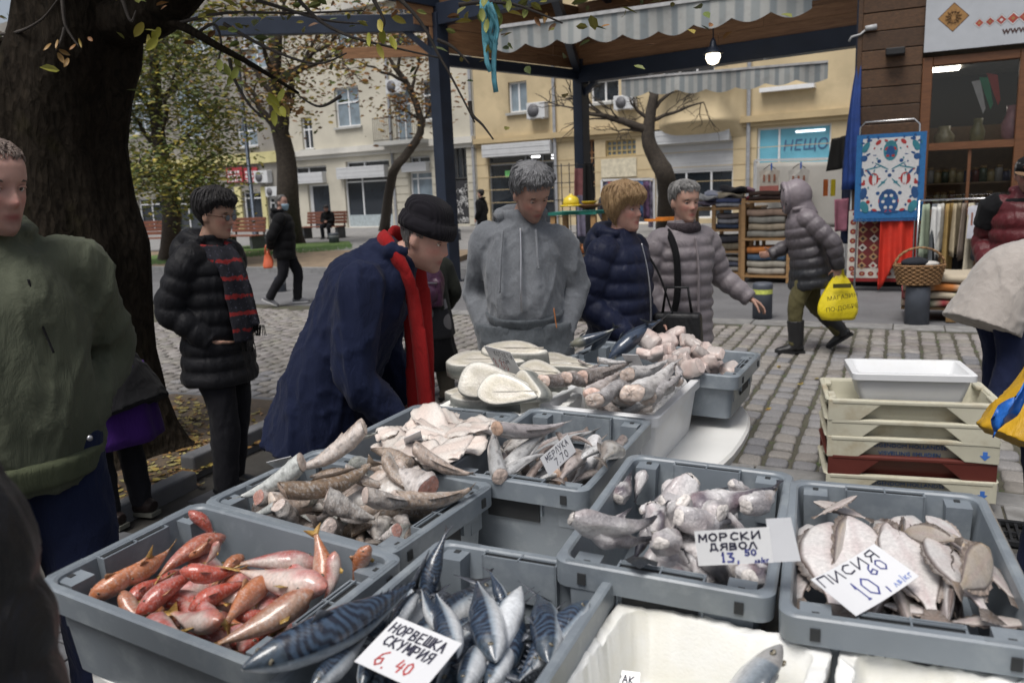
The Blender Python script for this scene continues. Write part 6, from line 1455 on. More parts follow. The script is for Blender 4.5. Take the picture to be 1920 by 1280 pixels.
def tuna(i):
 def paint(t,a):
  s=math.sin(a);c=lerp3((.5,.51,.52),(.3,.34,.38),(s+.5)*1.2)if i==0 else lerp3((.2,.22,.25),(.06,.075,.1),(s+.5)*1.2)
  c=lerp3(c,(.03,.045,.075),(s-.25)*3)
  if i==0:c=lerp3(c,(.5,.47,.3),.4*max(0,math.sin(t*8)))
  return c
 b,bf=fish_body([(0,.01),(.06,.05),(.2,.115),(.38,.135),(.6,.1),(.85,.03),(1,.015)],[(0,.008),(.08,.05),(.22,.09),(.4,.1),(.65,.065),(.9,.02),(1,.012)],paint,40,24,.03*(-1)**i,0,1,((0,0),(1,0)),0,.02,i)
 P=[('body',b.mesh('body',wet),[])];g=(.04,.045,.055)
 P.append(('tail_fin',finmesh(tailpts(.96,.16,.17,.85,.02),.006,g,bf).mesh('tail_fin',fin_m),[]))
 P.append(('dorsal_fin',finmesh([(.38,.12),(.42,.2),(.47,.17),(.5,.11)],.004,g,bf).mesh('dorsal_fin',fin_m),[]))
 P.append(('pectoral_fin',finmesh([(.26,.09,.0),(.36,.13,.02),(.46,.14,.0),(.34,.1,-.03)],.003,g,bf).mesh('pectoral_fin',fin_m),[]))
 mk_eye(P,(.08,.05,.02),.016,bf);return build_kind('tuna',.5,P)
def bream(i):
 def paint(t,a):
  s=math.sin(a);c=lerp3((.58,.58,.58),(.3,.34,.38),(s+.3)*1.3);c=lerp3(c,(.09,.11,.13),(s-.45)*2.5)
  if t<.2:c=lerp3(c,(.4,.36,.32),.5)
  return c
 b,bf=fish_body([(0,.02),(.05,.07),(.15,.135),(.35,.185),(.55,.17),(.8,.075),(.95,.04),(1,.04)],[(0,.012),(.1,.05),(.3,.08),(.6,.06),(.9,.02),(1,.012)],paint,44,28,.04,0,1,((0,-.05),(.2,-.02),(1,0)),0,.02,i)
 P=[('body',b.mesh('body',wet),[])];g=(.13,.14,.15)
 P.append(('tail_fin',finmesh(tailpts(.97,.2,.16,.6,.04),.004,g,bf).mesh('tail_fin',fin_m),[]));P.append(('dorsal_fin',finmesh([(.25,.16),(.32,.22),(.45,.23),(.6,.2),(.75,.14),(.8,.08)],.004,g,bf).mesh('dorsal_fin',fin_m),[]))
 P.append(('gill_cover',finmesh([(.24,.086,.06),(.28,.088,.02),(.28,.088,-.04),(.22,.08,-.09),(.2,.078,-.02),(.2,.076,.04)],.003,(.45,.44,.43),bf).mesh('gill_cover',wet),[]))
 P.append(('pectoral_fin',finmesh([(.27,.085,-.03),(.4,.1,.0),(.42,.1,-.06),(.3,.085,-.06)],.003,(.2,.2,.2),bf).mesh('pectoral_fin',fin_m),[]));mk_eye(P,(.12,.05,.04),.028,bf)
 return build_kind('sea_bream',.34,P)
def spawn(kind,H,T,roll,label,group,squash=(.85,1.2),name=None):
 H=Vector(H);T=Vector(T);d=T-H;s=d.length/(1.0 if True else 1);x=d.normalized()
 z0=Vector((0,0,1));y=z0.cross(x).normalized()if abs(x.z)<.97 else Vector((0,1,0));z=x.cross(y)
 Rm=Matrix((x,y,z)).transposed()@Matrix.Rotation(roll,3,'X')
 L=d.length/1.08;yz=min(max(kind.L,L*squash[0]),L*squash[1])
 t=bpy.data.objects.new(name or kind.name,None);COL.objects.link(t);t.empty_display_size=.03;tag(t,label,'fish',group)
 C=(H+T)/2-x*(L*.04);t.location=C;t.rotation_mode='QUATERNION';t.rotation_quaternion=Rm.to_quaternion();t.scale=(L,yz,yz)
 for pn_,me,sub in kind.parts:
  o=bpy.data.objects.new(pn_,me);COL.objects.link(o);o.parent=t
  for sn,sm in sub:so_=bpy.data.objects.new(sn,sm);COL.objects.link(so_);so_.parent=o
 return t
def Zf(sc,ox,oy):return lambda x,y:(ox+x/sc,oy+y/sc)
def heap(kinds,Zfn,rim,items,group,squash=(.85,1.2),default_roll=math.pi/2,seed=0,lift=0.0):
 q=random.Random(seed)
 for k,it in enumerate(items):
  (hx,hy,hz),(tx_,ty_,tz),ki,roll,lab=it
  spawn(kinds[ki%len(kinds)],gz(*Zfn(hx,hy),rim+hz+lift),gz(*Zfn(tx_,ty_),rim+tz+lift),default_roll if roll is None else R(roll),lab,group,squash)
def fillheap(kinds,pose_,w,l,z0,z1,n,group,label,seed,L=None,along=None,squash=(.85,1.2),inset=.05):
 q=random.Random(seed);yaw=pose_[3]
 for k in range(n):
  kd=q.choice(kinds);LL=(L or kd.L)*q.uniform(.85,1.1)
  for _ in range(30):
   u,v=q.uniform(-w/2+inset,w/2-inset),q.uniform(-l/2+inset,l/2-inset);a=q.uniform(0,6.28)if along is None else along+q.uniform(-.4,.4)+(math.pi if q.random()<.4 else 0)
   du,dv=math.cos(a)*LL/2,math.sin(a)*LL/2
   if max(abs(u+du),abs(u-du))<w/2-inset+.012 and max(abs(v+dv),abs(v-dv))<l/2-inset+.012:break
  else:
   u*=.3;v*=.3
  z=pose_[2]+z0+(z1-z0)*k/max(1,n-1);A=cpt(pose_,u+du,v+dv);B=cpt(pose_,u-du,v-dv)
  spawn(kd,(*A,z+q.uniform(-.012,.012)),(*B,z+q.uniform(-.012,.012)),R(90+q.uniform(-45,45)),label,group,squash)
MU=variants(mullet,6);Z1=Zf(2.909,100,880);rm=CR['mullet'][2]
heap(MU,Z1,rm,[((790,200,.03),(880,400,-.05),1,20,'red mullet standing head up in the back left corner of its crate'),((880,290,.01),(555,615,-.05),0,-60,'white bellied red mullet leaning up against the back corner fish'),((1450,470,-.02),(985,525,-.03),2,80,'bright red and white mullet lying across the top of the heap'),((430,715,-.035),(840,545,-.03),1,70,'large red mullet with a pale snout at the left of the heap'),((700,620,-.02),(1040,530,-.015),4,60,'red mullet with torn pale flank in the middle of the heap'),((1490,700,-.03),(990,535,-.01),5,110,'long pink mullet slanting down across the heap'),((1430,745,-.045),(850,955,-.05),3,95,'yellowish white mullet along the front rim of the crate'),((725,715,-.05),(1090,610,-.045),2,60,'pink mullet under the middle of the heap'),((1120,600,-.025),(945,850,-.04),3,20,'brownish mullet with its tail pointing to the camera'),((1565,480,-.005),(1480,720,-.06),0,100,'pink and white mullet head up by the right handle'),((1705,392,.02),(1640,640,-.07),3,10,'brown red mullet standing head up in the right corner'),((1520,640,-.06),(1415,335,.04),3,30,'mullet with its yellow tail sticking up over the rim'),((235,735,-.05),(530,465,-.0),3,10,'orange mullet at the far left with its tail raised'),((355,700,-.05),(640,590,-.05),1,45,'dark red mullet low at the left of the heap'),((930,920,-.06),(630,760,-.055),0,90,'pink mullet low at the front of the heap'),((500,785,-.065),(700,900,-.07),2,90,'spotted mullet by the front left rim'),((370,715,-.06),(500,830,-.075),3,90,'beige mullet head at the front left rim'),((790,770,-.07),(960,850,-.07),5,80,'fat pink mullet deep in the front of the heap'),((1090,790,-.06),(1290,690,-.06),1,60,'red mullet deep under the right of the heap'),((990,440,-.01),(900,640,-.05),3,-40,'mullet showing its pale cut end at the back of the heap'),((930,400,-.0),(820,520,-.04),0,60,'orange pink mullet end at the back of the heap'),((420,650,-.04),(635,425,-.01),3,30,'dark mullet at the back left with its tail up'),((1280,560,-.04),(1480,640,-.05),5,80,'pink mullet half hidden at the right of the heap'),((1100,1030,-.09),(1320,930,-.1),1,90,'red mullet at the bottom of the front right corner'),((1010,860,-.07),(1250,740,-.06),4,70,'rosy mullet under the yellowish one'),((700,700,-.07),(960,740,-.07),1,70,'dark red mullet in the gap of the heap'),((760,500,-.03),(850,380,.01),3,45,'ochre mullet tail at the back of the heap'),],'red mullet in the front left crate',(1.4,1.8),lift=.012)
fillheap(MU,CR['mullet'],.52,.32,-.14,-.06,34,'red mullet in the front left crate','red mullet underneath in the heap of the front left crate',1,squash=(1.35,1.7))
br1,br2,wh_,sil=(.2,.135,.085),(.3,.23,.18),(.5,.46,.42),(.4,.42,.4)
HK=[headless(0,(.3,.31,.28),(.5,.52,.5),(.54,.44,.37),.105),headless(1,(.38,.3,.25),(.5,.44,.4),(.54,.45,.38),.1),headless(2,br1,br2,(.48,.38,.3),.13,tail=False),headless(3,br1,(.26,.19,.13),(.44,.33,.25),.1,bend=.02,bz=.2),headless(4,(.33,.29,.26),(.5,.47,.44),(.56,.46,.41),.14),headless(5,(.36,.32,.3),(.52,.48,.46),(.4,.2,.16),.14,lump=.2),headless(6,br2,wh_,(.54,.45,.4),.1)]
ZH=Zf(3.2,360,720);rh=CR['hake'][2]
heap(HK,ZH,rh,[((690,565,.035),(262,668,.0),0,100,'silver grey hake piece with its cut end to the right, left of the heap'),((1065,385,.075),(590,505,.04),1,80,'long pale hake piece lying along the back of the heap'),((1285,430,.06),(1065,395,.06),2,90,'short thick brown hake piece at the top of the heap'),((700,800,-.02),(1085,435,.09),3,0,'brown curved hake piece standing up across the heap'),((1060,735,.03),(1345,690,.02),4,60,'pale hake piece with a pink cut face and dark fin, centre'),((800,745,.0),(1120,800,-.03),4,120,'hake piece with an open hollow cut end in the middle'),((1450,645,.02),(1190,495,.05),5,75,'frosted hake piece cut end down at the right of the heap'),((1330,500,.055),(1695,525,.045),1,60,'slim hake tail pointing right over the rim'),((1320,820,-.02),(1680,600,.02),6,60,'hake tail along the right inner wall of the crate'),((1250,890,-.03),(1110,930,-.06),5,90,'hake piece with a bloody red cut end at the front right'),((920,530,.035),(700,560,.02),2,60,'brown hake piece behind the curved one'),((930,620,.02),(1230,600,.02),6,90,'pinkish brown hake piece under the middle of the heap'),((515,765,-.02),(330,785,-.03),0,90,'small silver hake end at the left inner wall'),((560,740,-.0),(640,860,-.07),4,30,'hake piece with a round tan cut face at the left front'),((880,880,-.04),(760,850,-.06),4,45,'small hake end with a red core at the front rim'),((960,350,.07),(1115,285,.09),0,40,'hake tail sticking up behind the heap'),((1190,480,.05),(1010,500,.03),2,90,'thin brown hake strip under the short thick piece'),((925,355,.07),(770,410,.05),1,80,'hake piece at the very back of the heap'),((420,690,.0),(560,690,-.03),5,60,'hake end with dark skin under the silver piece'),((960,850,-.05),(1120,850,-.06),2,90,'dark hake piece low at the front of the heap'),((1120,540,.04),(1350,640,.02),6,70,'pale hake flank under the frosted piece'),],'headless hake in the second crate',(1.25,1.75),lift=.01)
fillheap(HK[:3]+HK[4:],CR['hake'],.52,.33,-.14,-.01,26,'headless hake in the second crate','hake piece underneath in the heap of headless hake',2,.24,squash=(1.1,1.5))
WH=[headless(10,(.32,.29,.29),(.56,.55,.55),(.4,.27,.2),.1,'whiting',.28,wet,flesh,lump=.05),headless(11,(.42,.42,.42),(.6,.6,.6),(.52,.42,.37),.085,'whiting',.28,wet,flesh,lump=.06),headless(12,(.24,.19,.17),(.42,.37,.35),(.46,.36,.31),.09,'whiting',.28,wet,flesh,lump=.06),headless(13,(.3,.26,.23),(.6,.58,.55),(.55,.5,.45),.13,'whiting',.25,wet,flesh,lump=.1)]
rw_=CR['whit'][2]
heap(WH,Z4,rw_,[((440,865,.03),(815,700,.06),0,70,'large silver whiting with its brown cut end facing left'),((330,1000,.02),(425,735,.05),1,20,'slim silver whiting standing up against the left wall'),((460,920,.015),(720,775,.03),1,100,'white bellied whiting behind the large silver one'),((370,1000,.01),(700,905,.01),1,80,'pale whiting along the front of the crate'),((780,760,.04),(800,880,.0),2,80,'brownish whiting end at the back of the crate'),((1110,790,.05),(1010,960,.03),3,60,'white whiting lying belly up with its tail to the front'),((930,840,.03),(760,1070,-.01),2,70,'brown whiting right of the little price card'),((560,1010,-.01),(720,920,-.0),2,80,'whiting half under the price card'),((760,990,-.02),(640,1065,-.03),1,80,'silver whiting belly at the front handle'),((1170,785,.02),(1060,920,-.02),2,60,'thin whiting against the right wall'),((1000,970,-.03),(840,1080,-.05),2,80,'dark whiting deep at the front right'),((620,890,.0),(760,850,-.0),2,60,'brownish whiting in the middle of the heap'),((880,780,.02),(960,860,.0),2,60,'grey whiting behind the belly up one'),((1000,830,.03),(870,960,.0),1,80,'pale whiting beside the belly up one'),((400,940,-.0),(440,860,-.02),2,60,'dark whiting end under the large silver one'),],'whiting in the middle crate',(1.0,1.5))
fillheap(WH,CR['whit'],.34,.52,-.14,-.012,22,'whiting in the middle crate','whiting underneath in the heap of the middle crate',3,squash=(1.05,1.4))
MK=variants(monk,6);rk=CR['monk'][2]
heap(MK,Z5,rk,[((490,420,-.02),(590,215,.01),0,30,'monkfish tail with dark mottled skin in the back left corner'),((640,270,-.02),(610,430,-.05),1,60,'white monkfish tail beside the back left one'),((775,345,.0),(1010,300,-.03),4,60,'monkfish tail with an orange tinted cut end at the back'),((960,365,-.02),(790,440,-.03),2,60,'grey monkfish tail in the middle back of the crate'),((1000,400,-.03),(1240,335,-.02),4,90,'monkfish tail with a black tip before the back handle'),((950,490,.0),(1580,325,.03),0,60,'long monkfish tail reaching over to the right wall'),((1420,545,-.01),(1570,270,.03),5,80,'fat pinkish monkfish tail in the right corner'),((1250,385,-.02),(1440,345,-.03),1,80,'white monkfish tail at the back right'),((330,760,.0),(770,640,.01),1,80,'large white monkfish tail at the front left'),((430,770,.02),(740,480,.05),3,40,'curled monkfish tail with a raised black tip'),((410,590,-.01),(600,470,.0),2,45,'curved monkfish tail against the left wall'),((690,590,.01),(845,420,.03),4,70,'monkfish tail with a raised bluish tip in the centre'),((950,640,.0),(1300,525,-.01),5,80,'grey monkfish tail behind the price card'),((850,830,-.02),(880,540,.0),1,60,'monkfish tail lying lengthwise left of the price card'),((1080,920,-.04),(920,740,-.03),4,90,'monkfish tail under the lower left corner of the price card'),((1350,950,-.03),(1490,820,-.06),0,60,'white monkfish tail with its cut face forward, front right'),((1190,950,-.07),(1330,850,-.09),1,60,'small reddish monkfish end deep at the front'),((640,450,-.01),(790,440,-.02),2,60,'mottled monkfish tail left of the centre'),((560,530,-.02),(480,700,-.04),4,60,'pink monkfish tail under the curled one'),((1200,570,-.02),(1420,640,-.03),1,60,'pale monkfish tail behind the price card'),],'monkfish tails in the middle right crate',(.85,1.1))
fillheap(MK,CR['monk'],.34,.52,-.13,-.035,24,'monkfish tails in the middle right crate','monkfish tail underneath in the heap of the middle right crate',4,.19)
FL=variants(flounder,5)+[flounder(7,True),flounder(8,True)];rf=CR['flat'][2]
heap(FL,Z6,rf,[((570,215,.02),(330,330,-.02),0,12,'peach coloured flounder with a dark eye in the back left corner'),((330,225,.0),(640,350,-.03),3,5,'orange tinted flounder at the back left'),((270,390,-.04),(230,840,-.07),4,25,'flounder against the left wall of the crate'),((390,350,-.02),(450,880,-.05),1,-4,'pale mauve flounder left of the price card'),((620,370,-.02),(560,860,-.05),2,5,'white flounder under the price card'),((870,330,-.02),(760,640,-.03),4,-6,'flounder behind the price card'),((830,420,-.0),(1000,900,-.035),2,4,'large white flounder right of the price card'),((975,430,.02),(1330,900,-.02),1,-14,'white flounder with a pink blush and dark fringe'),((1120,400,.01),(1480,830,-.03),3,-28,'pale flounder along the right wall'),((850,400,.02),(1150,470,.03),5,62,'tan flounder tilted on edge over the white ones'),((1330,560,.015),(1150,740,.03),6,-58,'tan flounder tilted by the right wall with its tail forward'),((1560,930,-.04),(1080,930,-.04),3,6,'yellow tinted flounder across the front right corner'),((960,330,.01),(1190,470,.0),4,10,'flounder with a ragged fin edge at the back'),((720,840,-.05),(1100,880,-.05),4,0,'fringed flounder edge at the front handle'),],'flatfish in the right crate',(.8,1.05),0.0)
fillheap(FL[:5],CR['flat'],.33,.5,-.14,-.035,20,'flatfish in the right crate','flounder underneath in the right crate',5,.32,math.pi/2,squash=(.7,.9))
for o in[o for o in bpy.data.objects if o.name.startswith('flounder')and o.type=='EMPTY']:
 o.rotation_quaternion=o.rotation_quaternion@Quaternion((1,0,0),R(90));o.scale.y*=.9
MC=variants(mackerel,5);rc_=CR['mack'][2]
heap(MC,Z3,rc_,[((120,900,.03),(900,320,.05),0,12,'big dark tiger striped mackerel lying along the left rim'),((870,480,.01),(1050,80,.12),1,60,'striped mackerel standing with its tail above the back rim'),((1290,735,.0),(1185,340,.01),2,-80,'mackerel with a wrinkled white belly in the middle'),((1620,690,.0),(1490,420,-.03),3,-50,'mackerel with its head down at the right'),((1090,740,.005),(975,400,.03),4,-90,'white bellied mackerel under the price card'),((1300,770,-.03),(1440,460,-.03),1,60,'dark striped mackerel between the pale ones'),((1690,500,-.02),(1390,890,-.05),0,40,'striped mackerel against the right wall'),((1360,520,-.03),(1250,290,.02),2,-60,'mackerel with big grey tail fins at the back wall'),((740,600,.0),(930,360,.03),3,-70,'silver headed mackerel behind the big dark one'),((1120,900,-.02),(1250,620,-.03),4,-90,'mackerel belly at the front edge of the picture'),((600,700,-.01),(760,480,.0),0,30,'dark mackerel deep at the left'),((350,900,-.0),(640,620,.0),2,-40,'pale sided mackerel below the big dark one'),((560,880,-.01),(700,650,.0),1,40,'striped mackerel under the left of the price card'),((1230,640,-.02),(1330,420,-.04),3,-80,'silver mackerel flank in the gap'),((1480,800,-.04),(1600,560,-.05),4,-70,'greenish mackerel belly at the right'),((1000,620,.0),(900,380,.04),4,60,'mackerel with its tail fin raised behind the price card'),((1250,880,-.03),(1400,640,-.04),2,-70,'mackerel side at the bottom right'),],'mackerel in the front crate',(1.25,1.55))
fillheap(MC,CR['mack'],.34,.52,-.13,-.035,22,'mackerel in the front crate','mackerel underneath in the heap of the front crate',6,.3,math.pi/2,squash=(1.25,1.5))
TU=[tuna(0),tuna(1),tuna(2)]
spawn(TU[0],gz(*Z4(830,290),.995),gz(*Z4(1110,165),1.08),R(75),'silver bellied tuna lying at the left of the far crate','tuna in the far crate',(.8,1.2))
spawn(TU[1],gz(*Z4(1040,325),.99),gz(*Z4(1385,110),1.11),R(60),'dark blue tuna with its tail up in the middle of the far crate','tuna in the far crate',(.8,1.2))
spawn(TU[2],gz(*Z4(960,310),.97),gz(*Z4(1100,150),1.09),R(60),'dark tuna half hidden behind the silver one','tuna in the far crate',(.8,1.2))
spawn(TU[1],gz(*Z4(1150,260),.98),gz(*Z4(1300,130),1.11),R(80),'dark tuna behind the big blue one','tuna in the far crate',(.8,1.2))
def chunk(i):
 q=np.random.default_rng(i+400);sh=(.62,.53,.49);s2=(.57,.45,.41)
 def paint(t,a):return lerp3(sh,s2,.5+.5*math.sin(t*5+a*2+i))if math.sin(a+i)<.75 else lerp3((.3,.28,.27),sh,.45)
 b,bf=fish_body([(0,.36),(.1,.42),(.5,.44),(.9,.42),(1,.36)],[(0,.24),(.1,.28),(.5,.3),(.9,.28),(1,.24)],paint,14,22,.1,.2,1,((0,0),(1,0)),0,.12,i,cut0=True,cut1=True,cutcol=(.63,.52,.48),e=.75)
 return build_kind('steak',.13,[('flesh',b.mesh('flesh',[flesh,flesh]),[])])
CK=[chunk(i)for i in range(4)];q=random.Random(12)
for k,(x,y,z,s)in enumerate(((1450,205,.07,.14),(1300,250,.06,.13),(1345,310,.05,.12),(1480,320,.05,.12),(1560,275,.04,.13),(1400,240,.06,.12),(1680,320,.03,.1),(1645,370,.02,.1),(1550,400,.02,.11),(1490,365,.03,.1),(1600,400,.0,.1),(1270,325,.04,.1),(1590,330,.04,.11),(1420,370,.04,.1),(1520,250,.05,.11),(1400,300,.05,.11),(1620,290,.03,.1),(1350,230,.06,.1))):
 c=gz(*Z4(x,y),.965+z);a=q.uniform(-.9,.5);d=Vector((math.cos(a),math.sin(a),q.uniform(-.5,.5)))*s*.3
 o=spawn(CK[k%4],c-d,c+d,R(q.uniform(0,360)),'chunk of pale pink fish steak in the far dark crate','pale steaks in the far crate',(.85,1.15));o['category']='fish steak'
fillheap(CK,(TUN[0]+.13,TUN[1]-.06,TUN[2],TUN[3]),.4,.36,-.1,.01,18,'pale steaks in the far crate','chunk of pale pink fish steak in the far dark crate',7,.07)
PK=[headless(20,(.2,.165,.15),(.38,.33,.3),(.5,.38,.32),.085,'pollock',.34,frosty,fleshf,lump=.24),headless(21,(.27,.23,.21),(.46,.41,.39),(.52,.36,.3),.09,'pollock',.34,frosty,fleshf,lump=.28),headless(22,(.5,.48,.47),(.58,.57,.56),(.52,.42,.36),.1,'pollock',.36,frosty,fleshf,lump=.24),headless(23,(.36,.34,.34),(.52,.49,.48),(.52,.42,.36),.09,'pollock',.34,frosty,fleshf,lump=.24)]
heap(PK,Z4,.945,[((720,565,.03),(1005,365,.07),0,80,'brown frosted pollock at the left of the white tub'),((890,490,.05),(1190,365,.07),1,70,'brown pollock with a red cut end at the back of the tub'),((850,545,.03),(1130,420,.05),0,80,'brown pollock in the middle of the white tub'),((930,585,.05),(1130,420,.07),1,90,'pinkish brown pollock with a ragged cut end'),((1020,625,.04),(1235,400,.07),3,70,'grey frosted pollock slanting to the front'),((1225,640,.05),(1440,350,.1),2,80,'white frosted pollock at the front right of the tub'),((1330,600,.05),(1470,430,.08),3,60,'grey scaly pollock at the right of the tub'),((1210,500,.06),(1400,345,.1),2,60,'white pollock behind the front right one'),((1490,490,.05),(1440,370,.09),3,40,'pollock end standing at the right corner'),((1000,385,.05),(1190,360,.06),2,90,'pink pollock at the very back'),((1120,600,.0),(1210,480,.03),0,80,'dark pollock deep in the middle'),((880,375,.04),(960,385,.04),0,80,'small brown pollock end at the back left')],'pollock in the white tub',(.85,1.3))
fillheap(PK,WT,.36,.52,-.14,-.0,14,'pollock in the white tub','pollock underneath in the white tub',8,.28)
def steak_slice(i):
 b=MB();q=np.random.default_rng(i);n=40;rings=[];cols=[]
 A=np.linspace(0,2*math.pi,n,endpoint=False);rx=.5*(1+.06*np.cos(2*A+i)+.05*np.cos(3*A+i)+.25*np.cos(A)*(i%2)*.5);ry=.27*(1+.08*np.sin(A+i)+.05*np.cos(3*A))
 for s,z,c in((.3,.1,(.6,.56,.49)),(.6,.108,(.5,.46,.37)),(.8,.1,(.6,.56,.48)),(.94,.1,(.62,.6,.54)),(.985,.085,(.25,.25,.23)),(1.0,0,(.13,.14,.13)),(.99,-.085,(.36,.36,.32)),(.94,-.1,(.6,.58,.52)),(.3,-.1,(.6,.58,.5))):
  zz_=z+.006*np.sin(A*4+i)*s;rings.append(np.column_stack([rx*s*np.cos(A),ry*s*(1-.5*np.cos(A))*np.where(np.sin(A)>0,1.15*np.sin(A),.55*np.sin(A)),zz_]));cols.append(np.tile(c,(n,1))*q.uniform(.92,1.06,(n,1)))
 b.loft(rings,col=np.vstack(cols));b2=MB();b2.bar((-.35,.02,.106),(.4,.06,.106),.02,.004,col=(.45,.42,.36));
 return b.mesh('flesh',flesh),b2.mesh('bone_line',flesh)
SL=[steak_slice(i)for i in range(4)]
def put_slice(px,py,z,L,tilt,rz,i,label,th=1.0):
 c=gz(*Z4(px,py),z);t=bpy.data.objects.new('catfish_steak',None);COL.objects.link(t);tag(t,label,'fish steak','catfish steaks');t.location=c;t.rotation_euler=(R(tilt),0,R(rz));t.scale=(L,L,L*th);t.empty_display_size=.03
 for nm,me in zip(('flesh','bone_line'),SL[i%4]):o=bpy.data.objects.new(nm,me);COL.objects.link(o);o.parent=t
put_slice(330,615,.945,.25,6,-28,0,'flat catfish slab with grey skin lying at the bottom of the pile',1.1)
put_slice(365,515,1.01,.24,58,-8,1,'large cream catfish steak leaning at the left of the pile',.8)
put_slice(475,560,.995,.21,60,-16,2,'oval catfish steak leaning over the front of the pile',.8)
put_slice(600,540,.99,.2,70,-60,3,'catfish steak seen from its edge at the right of the pile',1.3)
put_slice(560,500,.97,.2,15,-30,0,'catfish steak lying behind the front ones',1.6)
put_slice(310,400,.99,.3,10,-10,1,'pale catfish fillet at the back with a dark pointed tip',1.0)
put_slice(520,380,.99,.28,12,-20,2,'thick white catfish piece at the back beside the price card',2.2)
put_slice(660,480,.965,.22,30,-40,3,'catfish steak with dark skin beside the white tub',2.0)
put_slice(740,400,.95,.26,6,-30,0,'grey catfish piece in the rear polystyrene box',1.2)
put_slice(800,420,.945,.26,6,-35,1,'bluish catfish piece in the rear polystyrene box',1.2)
put_slice(430,470,.96,.24,5,-20,3,'catfish steak under the leaning ones',1.6)
for k in range(6):put_slice(250+70*k,590-22*k,.9,.2,4,-25,k,'catfish steak low in the polystyrene box',1.5)
def fillet(i):
 q=np.random.default_rng(i+500);nx,ny=22,9;V=[];C=[];a0=q.uniform(0,6)
 for s in(1,-1):
  for ix in range(nx):
   x=ix/(nx-1)
   for iy in range(ny):
    y=iy/(ny-1)*2-1;wid=.2*(math.sin(math.pi*min(1,x*.85+.12))**.5)*(1+.1*math.sin(x*9+a0));th=.028*(1-abs(y)**3)*(1-.3*x)+.004
    V.append((x-.5,y*wid+.03*math.sin(x*4+a0),s*th*.5+.035*math.sin(x*5+a0)+.03*y*math.sin(x*3.1+a0*2)+.012*math.sin(x*21+y*6)))
    pk=.5+.5*math.sin(x*7+y*3+a0);C.append(lerp3((.7,.65,.6),(.64,.52,.46),pk*.7))
 m=nx*ny;f=lambda s,a,b_:s*m+a*ny+b_;F=[]
 for a in range(nx-1):
  for b_ in range(ny-1):F+=[(f(0,a,b_),f(0,a+1,b_),f(0,a+1,b_+1),f(0,a,b_+1)),(f(1,a,b_),f(1,a,b_+1),f(1,a+1,b_+1),f(1,a+1,b_))]
  F+=[(f(0,a,0),f(1,a,0),f(1,a+1,0),f(0,a+1,0)),(f(0,a,ny-1),f(0,a+1,ny-1),f(1,a+1,ny-1),f(1,a,ny-1))]
 for b_ in range(ny-1):F+=[(f(0,0,b_),f(0,0,b_+1),f(1,0,b_+1),f(1,0,b_)),(f(0,nx-1,b_),f(1,nx-1,b_),f(1,nx-1,b_+1),f(0,nx-1,b_+1))]
 b=MB();b.add(V,F,0,True,C);return b.mesh('fish_fillet',flesh)
FI=[fillet(i)for i in range(5)];q=random.Random(2)
fl_items=[(1200,300,1350,420,.04,'fillet hanging over the left edge of its crate'),(1150,310,1260,260,.04,'small fillet at the far left of the pile'),(1380,180,1500,300,.05,'fillet curling up at the back of the pile'),(1400,220,1740,280,.055,'long pinkish fillet along the back of the pile'),(1330,330,1560,270,.05,'fillet in the middle behind the grey card'),(1400,440,1660,350,.05,'broad fillet at the front right of the pile'),(1560,300,1800,260,.05,'fillet with a torn edge at the right of the pile'),(1380,400,1500,480,.03,'fillet at the front touching the hake'),(1560,400,1740,330,.03,'fillet beside the whiting crate wall'),(1650,240,1860,240,.03,'fillet at the right back corner of the pile'),(1300,260,1420,190,.04,'fillet at the back left of the pile'),(1250,380,1420,330,.03,'fillet left of the grey card'),(1480,200,1640,210,.04,'pale fillet at the back of the pile'),(1480,340,1600,430,.045,'curved fillet in the centre of the pile')]
for k,(x0,y0,x1,y1,z,lab)in enumerate(fl_items):
 A,B=gz(*ZH(x0,y0),.94+z+.002*(k%4)),gz(*ZH(x1,y1),.94+z+.003*(k%3));L=(B-A).length*1.25
 o=bpy.data.objects.new('fish_fillet',FI[k%5]);COL.objects.link(o);o.location=(A+B)/2;o.rotation_euler=(q.uniform(-.15,.15),q.uniform(-.1,.1),math.atan2(B.y-A.y,B.x-A.x));o.scale=(L,max(.2,L*.85),.26);tag(o,lab,'fillet','pale fillets')
for k in range(16):
 u,v=q.uniform(-.11,.11),q.uniform(-.18,.2);o=bpy.data.objects.new('fish_fillet',FI[k%5]);COL.objects.link(o);o.location=(*cpt(FIL,u,v),FIL[2]-.12+.009*k);o.rotation_euler=(q.uniform(-.1,.1),q.uniform(-.1,.1),q.uniform(0,6));o.scale=(.26,.24,.26);tag(o,'pale pink fillet lower in the pile of fillets','fillet','pale fillets')
spawn(bream(0),gz(1458,1196,.93),gz(1300,1430,.80),R(-60),'silver sea bream leaning head up in the front polystyrene box',None,(.9,1.1))
b=MB();V=[];n_=12
for i in range(n_+1):
 t=i/n_;w_=.019*math.sin(math.pi*t)**.7
 V+=[(t*.085-.042,-w_,.012*math.sin(t*3)+.012*abs(math.sin(t*9))),(t*.085-.042,0,.008*math.sin(t*3)),(t*.085-.042,w_,.014*math.sin(t*3)+.004*math.sin(t*11))]
b.add(V,[(3*i+j,3*i+3+j,3*i+4+j,3*i+1+j)for i in range(n_)for j in(0,1)],0,True,(.26,.2,.1));o=b.build('dry_leaf',leaf);o.location=gz(1308,1240,.755);o.rotation_euler=(.2,0,-.55);tag(o,'dry curled brown leaf lying in the front polystyrene box','leaf')
